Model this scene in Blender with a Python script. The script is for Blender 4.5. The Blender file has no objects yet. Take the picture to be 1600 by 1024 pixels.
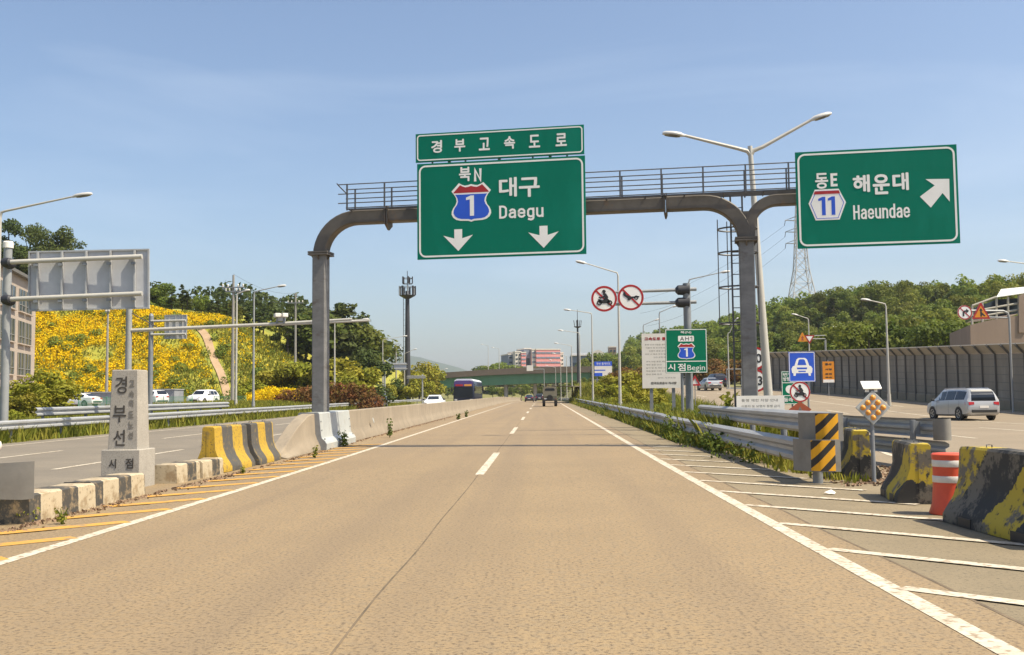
import bpy, math, random
import numpy as np
from mathutils import Matrix, Vector
R = math.radians
SC = bpy.context.scene
COL = SC.collection
random.seed(7)

# ------------------------------------------------------------------ camera
FPX = 1600.0                                   # focal length in pixels of a 1600 px wide picture
VPX, VPY, ROLL = 848.0, 623.0, 0.010
CAM_Z = 1.45
cam = bpy.data.cameras.new('camera')
cam.sensor_width = 36.0
cam.lens = 36.0 * FPX / 1600.0
cam.clip_start = 0.1
cam.clip_end = 20000.0
camo = bpy.data.objects.new('camera', cam)
COL.objects.link(camo)
SC.camera = camo
def _cam_rot():
    # direction of +Y seen at (VPX, VPY)
    dx, dy = VPX - 800.0, 512.0 - VPY
    c, s = math.cos(ROLL), math.sin(ROLL)
    ux, uy = c * dx + s * dy, -s * dx + c * dy   # undo roll
    pitch = math.atan2(-uy, FPX)
    yaw = math.atan2(ux * math.cos(pitch), FPX)
    return (Matrix.Rotation(yaw, 3, 'Z') @ Matrix.Rotation(math.pi / 2 + pitch, 3, 'X') @ Matrix.Rotation(-ROLL, 3, 'Z'))
CR = _cam_rot()
camo.matrix_world = Matrix.Translation((0, 0, CAM_Z)) @ CR.to_4x4()

def ray(px, py):
    return CR @ Vector(((px - 800.0) / FPX, (512.0 - py) / FPX, -1.0))
def at(px, py, Y):
    """point of the place seen at photo pixel (px, py) on the plane y = Y"""
    d = ray(px, py)
    t = Y / d.y
    return Vector((d.x * t, Y, CAM_Z + d.z * t))
def gx(px, Y, py=620):
    return at(px, py, Y).x

# ------------------------------------------------------------------ sky, sun, exposure
SUN = Vector((0.62, -0.20, 1.0)).normalized()  # direction towards the sun
elev = math.asin(SUN.z)
azim = math.atan2(SUN.x, SUN.y)                 # clockwise from +Y
w = bpy.data.worlds.new('World')
SC.world = w
w.use_nodes = True
nt = w.node_tree
bg = nt.nodes['Background']
sky = nt.nodes.new('ShaderNodeTexSky')
sky.sky_type = 'NISHITA'
sky.sun_disc = False
sky.sun_elevation = elev
sky.sun_rotation = azim
sky.altitude = 0
sky.air_density = 1.0
sky.dust_density = 2.0
sky.ozone_density = 2.2
wtc = nt.nodes.new('ShaderNodeTexCoord')
wmp = nt.nodes.new('ShaderNodeMapping'); wmp.inputs['Scale'].default_value = (1.2, 2.5, 7.0); wmp.inputs['Rotation'].default_value = (0.15, 0.1, 0.5)
wno = nt.nodes.new('ShaderNodeTexNoise'); wno.inputs['Scale'].default_value = 1.6; wno.inputs['Detail'].default_value = 7; wno.inputs['Distortion'].default_value = 0.6
wmr = nt.nodes.new('ShaderNodeMapRange'); wmr.inputs['From Min'].default_value = 0.48; wmr.inputs['From Max'].default_value = 0.80; wmr.inputs['To Max'].default_value = 0.16
wmx = nt.nodes.new('ShaderNodeMix'); wmx.data_type = 'RGBA'; wmx.inputs[7].default_value = (6.4, 6.9, 7.4, 1)
nt.links.new(wtc.outputs['Generated'], wmp.inputs['Vector']); nt.links.new(wmp.outputs[0], wno.inputs['Vector'])
nt.links.new(wno.outputs['Fac'], wmr.inputs['Value']); nt.links.new(wmr.outputs[0], wmx.inputs['Factor'])
nt.links.new(sky.outputs[0], wmx.inputs[6]); nt.links.new(wmx.outputs[2], bg.inputs[0])
bg.inputs[1].default_value = 0.11
sl = bpy.data.lights.new('sun', 'SUN')
sl.energy = 4.6
sl.angle = R(0.5)
sl.color = (1.0, 0.905, 0.72)
so = bpy.data.objects.new('sun', sl)
COL.objects.link(so)
so.rotation_euler = (-SUN).to_track_quat('-Z', 'Y').to_euler()
SC.view_settings.view_transform = 'Standard'
SC.view_settings.look = 'None'
SC.view_settings.exposure = 0.7
SC.view_settings.gamma = 1.0
SC.render.engine = 'CYCLES'
SC.cycles.use_denoising = True
SC.cycles.max_bounces = 5
SC.cycles.diffuse_bounces = 3
SC.cycles.transparent_max_bounces = 8

# ------------------------------------------------------------------ materials
MATS = {}
def pmat(name, c1, c2=None, scale=4.0, rough=0.8, metal=0.0, detail=6.0, contrast=(0.35, 0.65), bump=0.0, bscale=None,
         speck=None, speck_scale=120.0, speck_amt=(0.55, 0.7), coord='Object', trans=0.0, rnd=0.0, stretch=None, spec=0.5, streak=None, streak_amt=(.45, .7), c3=None, c3scale=1.0, c3c=(0.5, 0.7)):
    """principled material: two noise mixed colours, optional speckle colour, third large patch colour, bump"""
    if name in MATS: return MATS[name]
    m = bpy.data.materials.new(name)
    m.use_nodes = True
    t = m.node_tree
    b = t.nodes['Principled BSDF']
    b.inputs['Roughness'].default_value = rough
    b.inputs['Metallic'].default_value = metal
    b.inputs['Specular IOR Level'].default_value = spec
    tc = t.nodes.new('ShaderNodeTexCoord')
    vec = tc.outputs[coord]
    if stretch:
        mp = t.nodes.new('ShaderNodeMapping')
        mp.inputs['Scale'].default_value = stretch
        t.links.new(vec, mp.inputs['Vector'])
        vec = mp.outputs[0]
    def noise(sc, det=detail):
        n = t.nodes.new('ShaderNodeTexNoise')
        n.inputs['Scale'].default_value = sc
        n.inputs['Detail'].default_value = det
        n.inputs['Roughness'].default_value = 0.65
        t.links.new(vec, n.inputs['Vector'])
        return n.outputs['Fac']
    def mix(fac, a, c):
        mx = t.nodes.new('ShaderNodeMix')
        mx.data_type = 'RGBA'
        t.links.new(fac, mx.inputs['Factor'])
        for i, q in ((6, a), (7, c)):
            if isinstance(q, tuple): mx.inputs[i].default_value = (*q, 1)
            else: t.links.new(q, mx.inputs[i])
        return mx.outputs[2]
    def rng(f, lo, hi):
        mr = t.nodes.new('ShaderNodeMapRange')
        mr.inputs['From Min'].default_value = lo
        mr.inputs['From Max'].default_value = hi
        t.links.new(f, mr.inputs['Value'])
        return mr.outputs[0]
    if c2 is None:
        c2 = tuple(q * 0.8 for q in c1)
    col = mix(rng(noise(scale), *contrast), c1, c2)
    if c3: col = mix(rng(noise(c3scale, 4.0), *c3c), col, c3)
    if streak:
        sm = t.nodes.new('ShaderNodeMapping'); sm.inputs['Scale'].default_value = (1.0, 0.018, 1.0)
        t.links.new(tc.outputs['Object'], sm.inputs['Vector'])
        sn = t.nodes.new('ShaderNodeTexNoise'); sn.inputs['Scale'].default_value = 1.15; sn.inputs['Detail'].default_value = 3.0
        t.links.new(sm.outputs[0], sn.inputs['Vector'])
        col = mix(rng(sn.outputs['Fac'], *streak_amt), col, streak)
    if speck: col = mix(rng(noise(speck_scale, 2.0), *speck_amt), col, speck)
    if rnd:
        oi = t.nodes.new('ShaderNodeObjectInfo')
        hs = t.nodes.new('ShaderNodeHueSaturation')
        mr = t.nodes.new('ShaderNodeMapRange')
        mr.inputs['To Min'].default_value = 1.0 - rnd
        mr.inputs['To Max'].default_value = 1.0 + rnd
        t.links.new(oi.outputs['Random'], mr.inputs['Value'])
        t.links.new(mr.outputs[0], hs.inputs['Value'])
        ml = t.nodes.new('ShaderNodeMath'); ml.operation = 'MULTIPLY'; ml.inputs[1].default_value = 7.31
        fr = t.nodes.new('ShaderNodeMath'); fr.operation = 'FRACT'
        m2 = t.nodes.new('ShaderNodeMapRange'); m2.inputs['To Min'].default_value = 0.5 - rnd * 0.09; m2.inputs['To Max'].default_value = 0.5 + rnd * 0.06
        t.links.new(oi.outputs['Random'], ml.inputs[0]); t.links.new(ml.outputs[0], fr.inputs[0]); t.links.new(fr.outputs[0], m2.inputs['Value'])
        t.links.new(m2.outputs[0], hs.inputs['Hue'])
        t.links.new(col, hs.inputs['Color'])
        col = hs.outputs[0]
    t.links.new(col, b.inputs['Base Color'])
    if bump:
        bp = t.nodes.new('ShaderNodeBump')
        bp.inputs['Strength'].default_value = bump
        bp.inputs['Distance'].default_value = 0.02
        t.links.new(noise(bscale or scale * 6), bp.inputs['Height'])
        t.links.new(bp.outputs[0], b.inputs['Normal'])
    if trans:
        tr = t.nodes.new('ShaderNodeBsdfTranslucent')
        t.links.new(col, tr.inputs['Color'])
        ms = t.nodes.new('ShaderNodeMixShader')
        ms.inputs[0].default_value = trans
        out = t.nodes['Material Output']
        t.links.new(b.outputs[0], ms.inputs[1]); t.links.new(tr.outputs[0], ms.inputs[2])
        t.links.new(ms.outputs[0], out.inputs['Surface'])
    MATS[name] = m
    return m

def stripe_mat(name, ca, cb, vecdir, period, duty=0.5, phase=0.0, wear=None, wear_amt=(0.55, 0.65), wear_scale=6.0, rough=0.7, edge=0.0, wear2=None, wear2_amt=(0.6, 0.7)):
    """stripes across object direction vecdir, with painted wear"""
    if name in MATS: return MATS[name]
    m = bpy.data.materials.new(name)
    m.use_nodes = True
    t = m.node_tree
    b = t.nodes['Principled BSDF']
    b.inputs['Roughness'].default_value = rough
    tc = t.nodes.new('ShaderNodeTexCoord')
    n0 = t.nodes.new('ShaderNodeTexNoise'); n0.inputs['Scale'].default_value = wear_scale; n0.inputs['Detail'].default_value = 7; n0.inputs['Roughness'].default_value = 0.7
    t.links.new(tc.outputs['Object'], n0.inputs['Vector'])
    dp = t.nodes.new('ShaderNodeVectorMath'); dp.operation = 'DOT_PRODUCT'; dp.inputs[1].default_value = vecdir
    t.links.new(tc.outputs['Object'], dp.inputs[0])
    ad = t.nodes.new('ShaderNodeMath'); ad.operation = 'MULTIPLY_ADD'; ad.inputs[1].default_value = edge; 
    t.links.new(n0.outputs['Fac'], ad.inputs[0]); t.links.new(dp.outputs['Value'], ad.inputs[2])
    ma = t.nodes.new('ShaderNodeMath'); ma.operation = 'MULTIPLY_ADD'; ma.inputs[1].default_value = 1.0 / period; ma.inputs[2].default_value = phase + 100
    t.links.new(ad.outputs[0], ma.inputs[0])
    fr = t.nodes.new('ShaderNodeMath'); fr.operation = 'FRACT'; t.links.new(ma.outputs[0], fr.inputs[0])
    gt = t.nodes.new('ShaderNodeMath'); gt.operation = 'GREATER_THAN'; gt.inputs[1].default_value = duty; t.links.new(fr.outputs[0], gt.inputs[0])
    mx = t.nodes.new('ShaderNodeMix'); mx.data_type = 'RGBA'
    mx.inputs[6].default_value = (*ca, 1); mx.inputs[7].default_value = (*cb, 1)
    t.links.new(gt.outputs[0], mx.inputs['Factor'])
    col = mx.outputs[2]
    for wc, wa, sc_ in ((wear, wear_amt, None), (wear2, wear2_amt, wear_scale * 4.3)):
        if not wc: continue
        src = n0.outputs['Fac']
        if sc_:
            n1 = t.nodes.new('ShaderNodeTexNoise'); n1.inputs['Scale'].default_value = sc_; n1.inputs['Detail'].default_value = 5
            t.links.new(tc.outputs['Object'], n1.inputs['Vector']); src = n1.outputs['Fac']
        mr = t.nodes.new('ShaderNodeMapRange'); mr.inputs['From Min'].default_value = wa[0]; mr.inputs['From Max'].default_value = wa[1]
        t.links.new(src, mr.inputs['Value'])
        m3 = t.nodes.new('ShaderNodeMix'); m3.data_type = 'RGBA'; m3.inputs[7].default_value = (*wc, 1)
        t.links.new(mr.outputs[0], m3.inputs['Factor']); t.links.new(col, m3.inputs[6])
        col = m3.outputs[2]
    t.links.new(col, b.inputs['Base Color'])
    bp = t.nodes.new('ShaderNodeBump'); bp.inputs['Strength'].default_value = 0.25; bp.inputs['Distance'].default_value = 0.02
    t.links.new(n0.outputs['Fac'], bp.inputs['Height']); t.links.new(bp.outputs[0], b.inputs['Normal'])
    MATS[name] = m
    return m

# roads
M_conc_road = pmat('pale worn road concrete', (0.318, 0.222, 0.113), (0.262, 0.184, 0.095), scale=0.35, rough=0.68, coord='Object', streak=(0.235, 0.168, 0.094), streak_amt=(.46, .72), speck=(0.120, 0.084, 0.046), speck_scale=30, speck_amt=(0.50, 0.68), bump=0.25, bscale=60, c3=(0.262, 0.192, 0.108), c3scale=11.0, c3c=(0.45, 0.62))
M_shoulder = pmat('grey olive shoulder asphalt', (0.245, 0.192, 0.117), (0.192, 0.152, 0.092), scale=0.6, rough=0.92, speck=(0.105, 0.086, 0.056), speck_scale=30, speck_amt=(0.55, 0.72), bump=0.4, bscale=55)
M_opp = pmat('grey road surface', (0.205, 0.172, 0.128), (0.165, 0.14, 0.106), scale=0.4, rough=0.9, speck=(0.11, 0.096, 0.075), speck_scale=25, speck_amt=(0.56, 0.72), bump=0.3, bscale=50)
M_ramp = pmat('pale ramp road surface', (0.26, 0.205, 0.138), (0.215, 0.168, 0.112), scale=0.3, rough=0.9, speck=(0.13, 0.105, 0.075), speck_scale=22, speck_amt=(0.58, 0.72), bump=0.3, bscale=45)
M_line = pmat('white road paint', (0.60, 0.535, 0.425), (0.50, 0.435, 0.335), scale=3, rough=0.8, speck=(0.27, 0.20, 0.125), speck_scale=13, speck_amt=(0.50, 0.66), c3=(0.40, 0.32, 0.22), c3scale=1.6, c3c=(.52, .75))
M_yline = pmat('worn orange road paint', (0.56, 0.29, 0.045), (0.48, 0.26, 0.05), scale=2.2, rough=0.8, speck=(0.24, 0.18, 0.115), speck_scale=5, speck_amt=(0.56, 0.72))
M_joint = pmat('dark joint filler', (0.10, 0.075, 0.048), (0.19, 0.138, 0.083), scale=3, rough=0.95)
M_ground = pmat('dry grassy earth', (0.15, 0.16, 0.035), (0.22, 0.175, 0.075), scale=0.8, rough=1.0, c3=(0.09, 0.12, 0.025), c3scale=0.35)
M_hillfloor = pmat('wooded hill floor', (0.05, 0.07, 0.018), (0.075, 0.085, 0.025), scale=0.3, rough=1.0)
M_flowerhill = pmat('flower slope soil and greens', (0.25, 0.26, 0.03), (0.33, 0.28, 0.035), scale=0.5, rough=1.0, c3=(0.13, 0.16, 0.025), c3scale=0.3)
M_lot = pmat('pale parking lot surface', (0.30, 0.25, 0.19), (0.24, 0.20, 0.15), scale=0.5, rough=0.95)
M_trail = pmat('bare earth trail', (0.42, 0.29, 0.18), (0.34, 0.23, 0.13), scale=1.0, rough=1.0)
M_earth = pmat('bare pinkish earth', (0.30, 0.22, 0.145), (0.22, 0.165, 0.10), scale=1.4, rough=1.0, bump=.4, bscale=14, c3=(0.16, 0.155, 0.05), c3scale=.9, c3c=(.55, .7))
M_mount = pmat('far wooded mountain', (0.05, 0.075, 0.05), (0.065, 0.09, 0.055), scale=0.01, rough=1.0)
# built things
M_conc = pmat('weathered barrier concrete', (0.30, 0.245, 0.175), (0.235, 0.19, 0.135), scale=1.6, rough=0.92, bump=0.3, bscale=30, stretch=(1, 0.5, 0.35), c3=(0.20, 0.165, 0.12), c3scale=3.0, c3c=(0.55, 0.75))
M_conc2 = pmat('grey parapet concrete', (0.42, 0.39, 0.33), (0.35, 0.32, 0.27), scale=1.0, rough=0.9)
M_galv = pmat('galvanised steel', (0.44, 0.44, 0.43), (0.36, 0.365, 0.37), scale=2.2, rough=0.55, metal=0.35, stretch=(1, 0.4, 1), c3=(0.33, 0.31, 0.28), c3scale=1.2, c3c=(0.55, 0.8))
M_wing = pmat('weathered dull zinc sheet', (0.24, 0.225, 0.195), (0.185, 0.172, 0.15), scale=2.5, rough=0.65, metal=0.1, c3=(0.17, 0.145, 0.115), c3scale=3.0, c3c=(0.55, 0.75))
M_galvd = pmat('dull galvanised steel post', (0.25, 0.26, 0.27), (0.20, 0.21, 0.22), scale=3, rough=0.6, metal=0.3)
M_cover = pmat('pale grey steel cover', (0.46, 0.47, 0.44), (0.40, 0.41, 0.39), scale=2, rough=0.55, metal=0.1, c3=(0.35, 0.33, 0.28), c3scale=2.5, c3c=(0.55, 0.8))
M_gantry = pmat('weathered dark gantry steel', (0.135, 0.118, 0.098), (0.095, 0.082, 0.068), scale=1.5, rough=0.6, metal=0.25, c3=(0.17, 0.105, 0.06), c3scale=2.2, c3c=(0.6, 0.75))
M_gantrypole = pmat('grey weathered gantry column steel', (0.215, 0.21, 0.20), (0.15, 0.145, 0.14), scale=2.5, rough=0.6, metal=0.2, stretch=(1, 1, 1.8), c3=(0.11, 0.09, 0.075), c3scale=2.0, c3c=(0.55, 0.75))
M_rail = pmat('dark catwalk rail steel', (0.13, 0.13, 0.135), (0.09, 0.09, 0.092), scale=5, rough=0.55, metal=0.4)
M_lamp = pmat('pale lamp pole paint', (0.50, 0.475, 0.42), (0.44, 0.42, 0.37), scale=1.0, rough=0.5, metal=0.1)
M_lampgrey = pmat('grey lamp pole paint', (0.33, 0.335, 0.33), (0.27, 0.275, 0.27), scale=1.2, rough=0.5, metal=0.1)
M_head = pmat('lamp head casing', (0.60, 0.58, 0.54), (0.5, 0.48, 0.45), scale=3, rough=0.4)
M_lens = pmat('lamp lens', (0.30, 0.29, 0.26), (0.25, 0.24, 0.22), scale=6, rough=0.2)
M_green = pmat('green sign sheeting', (0.0, 0.175, 0.108), (0.0, 0.16, 0.098), scale=1.2, rough=0.5, spec=0.15, stretch=(1, 1, .35), c3=(0.004, 0.20, 0.13), c3scale=0.7)
M_greend = pmat('small green sign sheeting', (0.0, 0.18, 0.092), (0.002, 0.16, 0.083), scale=2, rough=0.5, spec=0.15)
M_white = pmat('white sign sheeting', (0.90, 0.88, 0.83), (0.84, 0.82, 0.77), scale=2, rough=0.5)
M_board = pmat('white painted notice board', (0.78, 0.74, 0.68), (0.72, 0.68, 0.61), scale=2, rough=0.6)
M_red = pmat('red sign sheeting', (0.42, 0.018, 0.02), (0.36, 0.016, 0.018), scale=3, rough=0.5)
M_blue = pmat('blue sign sheeting', (0.02, 0.10, 0.62), (0.018, 0.085, 0.55), scale=2, rough=0.45)
M_black = pmat('black sign sheeting', (0.018, 0.018, 0.02), (0.025, 0.024, 0.024), scale=4, rough=0.5)
M_orange = pmat('orange sign sheeting', (0.75, 0.27, 0.01), (0.68, 0.24, 0.012), scale=3, rough=0.5)
M_rust = pmat('dull red sign sheeting', (0.40, 0.085, 0.03), (0.32, 0.07, 0.03), scale=6, rough=0.6)
M_signback = pmat('bare aluminium sign back', (0.50, 0.50, 0.51), (0.44, 0.44, 0.45), scale=1.5, rough=0.5, metal=0.2)
M_stone = pmat('pale granite', (0.40, 0.365, 0.31), (0.33, 0.30, 0.255), scale=3, rough=0.85, speck=(0.20, 0.185, 0.16), speck_scale=90, speck_amt=(0.52, 0.66), bump=0.15, bscale=70)
M_carve = pmat('dark carved lettering', (0.045, 0.04, 0.035), (0.07, 0.06, 0.05), scale=20, rough=0.9)
M_carve2 = pmat('faded carved lettering', (0.16, 0.145, 0.12), (0.22, 0.20, 0.17), scale=20, rough=0.9)
M_kerb = stripe_mat('black and white kerb paint', (0.060, 0.055, 0.046), (0.46, 0.38, 0.255), (0, 1, 0), 1.02, 0.44, 0.0, wear=(0.30, 0.22, 0.125), wear_amt=(0.50, 0.62), wear_scale=5.0, edge=0.12, wear2=(0.16, 0.12, 0.075), wear2_amt=(0.60, 0.72))
M_barL = stripe_mat('yellow and charcoal barrier paint', (0.075, 0.07, 0.062), (0.43, 0.27, 0.022), (0, 1, 0.08), 1.33, 0.50, 0.40, wear=(0.24, 0.165, 0.05), wear_amt=(0.56, 0.66), wear_scale=6.0, edge=0.06, wear2=(0.11, 0.085, 0.04), wear2_amt=(0.57, 0.68))
M_barL2 = stripe_mat('yellow and charcoal barrier paint, second', (0.075, 0.07, 0.062), (0.43, 0.27, 0.022), (0, 1, 0.08), 1.33, 0.50, 0.75, wear=(0.24, 0.165, 0.05), wear_amt=(0.56, 0.66), wear_scale=6.0, edge=0.06, wear2=(0.11, 0.085, 0.04), wear2_amt=(0.57, 0.68))
M_barR = stripe_mat('worn yellow and black barrier paint', (0.022, 0.021, 0.019), (0.46, 0.33, 0.02), (0, 0.75, 0.66), 1.25, 0.55, 0.62, wear=(0.135, 0.115, 0.085), wear_amt=(0.50, 0.56), wear_scale=2.6, edge=0.5, wear2=(0.035, 0.032, 0.022), wear2_amt=(0.58, 0.68))
M_chev = stripe_mat('black and amber diagonal stripes', (0.025, 0.02, 0.016), (0.72, 0.34, 0.005), (0.72, 0, -0.70), 0.205, 0.46, 0.2, wear_scale=3)
M_drum = pmat('orange drum plastic', (0.68, 0.085, 0.03), (0.58, 0.07, 0.03), scale=3, rough=0.5)
M_drumw = pmat('white reflective drum band', (0.70, 0.66, 0.58), (0.6, 0.56, 0.5), scale=5, rough=0.5)
M_amber = pmat('amber lens', (0.78, 0.33, 0.05), (0.72, 0.30, 0.05), scale=4, rough=0.3)
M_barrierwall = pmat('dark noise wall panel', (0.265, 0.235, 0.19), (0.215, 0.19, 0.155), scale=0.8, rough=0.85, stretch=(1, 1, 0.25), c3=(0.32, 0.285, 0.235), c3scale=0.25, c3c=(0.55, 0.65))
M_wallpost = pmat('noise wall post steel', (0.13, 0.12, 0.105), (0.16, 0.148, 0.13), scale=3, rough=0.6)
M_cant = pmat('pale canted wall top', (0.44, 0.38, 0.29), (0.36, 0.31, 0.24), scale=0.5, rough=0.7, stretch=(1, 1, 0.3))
M_facade = pmat('beige building render', (0.44, 0.36, 0.29), (0.38, 0.31, 0.25), scale=0.6, rough=0.9)
M_glassb = pmat('dark building glass', (0.03, 0.045, 0.06), (0.05, 0.07, 0.085), scale=0.4, rough=0.12)
M_frame = pmat('window frame', (0.25, 0.24, 0.22), (0.2, 0.2, 0.18), scale=3, rough=0.5)
M_pink = pmat('pink facade', (0.80, 0.33, 0.31), (0.74, 0.30, 0.28), scale=0.2, rough=0.9)
M_pale = pmat('pale facade', (0.72, 0.65, 0.57), (0.66, 0.60, 0.52), scale=0.2, rough=0.9)
M_bluegrey = pmat('blue grey facade', (0.22, 0.25, 0.31), (0.2, 0.22, 0.27), scale=0.2, rough=0.9)
M_brownwall = pmat('brown concrete wall', (0.30, 0.22, 0.17), (0.25, 0.18, 0.14), scale=0.5, rough=0.95, stretch=(1, 1, 0.3))
M_roofw = pmat('white metal roof', (0.75, 0.73, 0.68), (0.7, 0.68, 0.62), scale=0.5, rough=0.5)
M_girder = pmat('green bridge girder paint', (0.10, 0.25, 0.13), (0.085, 0.21, 0.11), scale=0.15, rough=0.6)
M_deck = pmat('brown bridge parapet', (0.15, 0.115, 0.085), (0.12, 0.095, 0.07), scale=0.2, rough=0.9)
M_shed = pmat('grey ribbed cladding', (0.30, 0.31, 0.33), (0.25, 0.26, 0.28), scale=0.6, rough=0.6, metal=0.1)
M_mesh = pmat('green mesh fencing', (0.08, 0.32, 0.17), (0.07, 0.27, 0.14), scale=2, rough=0.7)
M_tower = pmat('dark mast steel', (0.035, 0.035, 0.042), (0.05, 0.05, 0.055), scale=1, rough=0.6, metal=0.2)
M_pylon = pmat('pale pylon steel', (0.50, 0.47, 0.43), (0.45, 0.42, 0.38), scale=0.2, rough=0.6)
M_utility = pmat('grey concrete utility pole', (0.30, 0.28, 0.25), (0.24, 0.225, 0.20), scale=0.8, rough=0.9)
M_cable = pmat('dark cable', (0.06, 0.06, 0.065), (0.05, 0.05, 0.05), scale=1, rough=0.7)
# vehicles
M_silver = pmat('silver car paint', (0.50, 0.505, 0.51), (0.47, 0.475, 0.48), scale=1, rough=0.25, metal=0.25)
M_carwhite = pmat('white car paint', (0.80, 0.80, 0.79), (0.77, 0.77, 0.76), scale=1, rough=0.25)
M_cardark = pmat('dark car paint', (0.025, 0.028, 0.045), (0.03, 0.03, 0.045), scale=1, rough=0.2)
M_cglass = pmat('tinted car glass', (0.012, 0.016, 0.024), (0.016, 0.02, 0.028), scale=1, rough=0.08)
M_tyre = pmat('tyre rubber', (0.016, 0.016, 0.017), (0.02, 0.02, 0.02), scale=20, rough=0.9)
M_seam = pmat('dark panel seam', (0.05, 0.05, 0.05), (0.06, 0.06, 0.06), scale=5, rough=0.8)
M_rim = pmat('alloy rim', (0.42, 0.42, 0.43), (0.36, 0.36, 0.37), scale=8, rough=0.35, metal=0.6)
M_trim = pmat('black plastic trim', (0.02, 0.02, 0.021), (0.026, 0.026, 0.026), scale=20, rough=0.6)
M_tail = pmat('red tail lamp', (0.40, 0.015, 0.012), (0.34, 0.012, 0.01), scale=10, rough=0.2)
M_bus = pmat('dark blue bus paint', (0.016, 0.02, 0.05), (0.014, 0.018, 0.042), scale=1, rough=0.3)
M_busp = pmat('purple bus paint', (0.10, 0.06, 0.22), (0.09, 0.055, 0.20), scale=1, rough=0.3)
M_army = pmat('olive drab paint', (0.115, 0.11, 0.075), (0.095, 0.09, 0.062), scale=3, rough=0.8)
M_canvas = pmat('olive canvas', (0.20, 0.18, 0.13), (0.17, 0.155, 0.11), scale=2, rough=0.95)
# foliage
M_leaf = pmat('broad leaf green', (0.115, 0.160, 0.022), (0.175, 0.195, 0.028), scale=0.7, rough=0.7, trans=0.40, rnd=0.32, spec=0.25)
M_leafd = pmat('dark pine green', (0.058, 0.088, 0.022), (0.095, 0.118, 0.028), scale=0.9, rough=0.75, trans=0.3, rnd=0.25, spec=0.2)
M_leafy = pmat('yellow green leaf', (0.215, 0.235, 0.022), (0.29, 0.26, 0.024), scale=0.8, rough=0.7, trans=0.3, rnd=0.2, spec=0.2)
M_leafr = pmat('reddish hedge leaf', (0.23, 0.085, 0.028), (0.15, 0.125, 0.028), scale=0.9, rough=0.7, trans=0.25, rnd=0.15, spec=0.2)
M_weed = pmat('weed green', (0.19, 0.215, 0.024), (0.28, 0.24, 0.04), scale=1.2, rough=0.8, trans=0.3, spec=0.2, c3=(0.11, 0.15, 0.02), c3scale=0.8)
M_weedd = pmat('dark weed leaf', (0.085, 0.125, 0.02), (0.13, 0.155, 0.028), scale=3, rough=0.8, trans=0.25, spec=0.2)
M_flower = pmat('yellow flower heads', (0.80, 0.53, 0.008), (0.66, 0.50, 0.012), scale=0.6, rough=0.8, trans=0.3, spec=0.1)
M_bark = pmat('tree bark', (0.075, 0.055, 0.038), (0.055, 0.04, 0.028), scale=3, rough=0.95)
M_litter = pmat('dry leaf litter', (0.26, 0.17, 0.11), (0.20, 0.13, 0.08), scale=4, rough=1.0)

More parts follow.
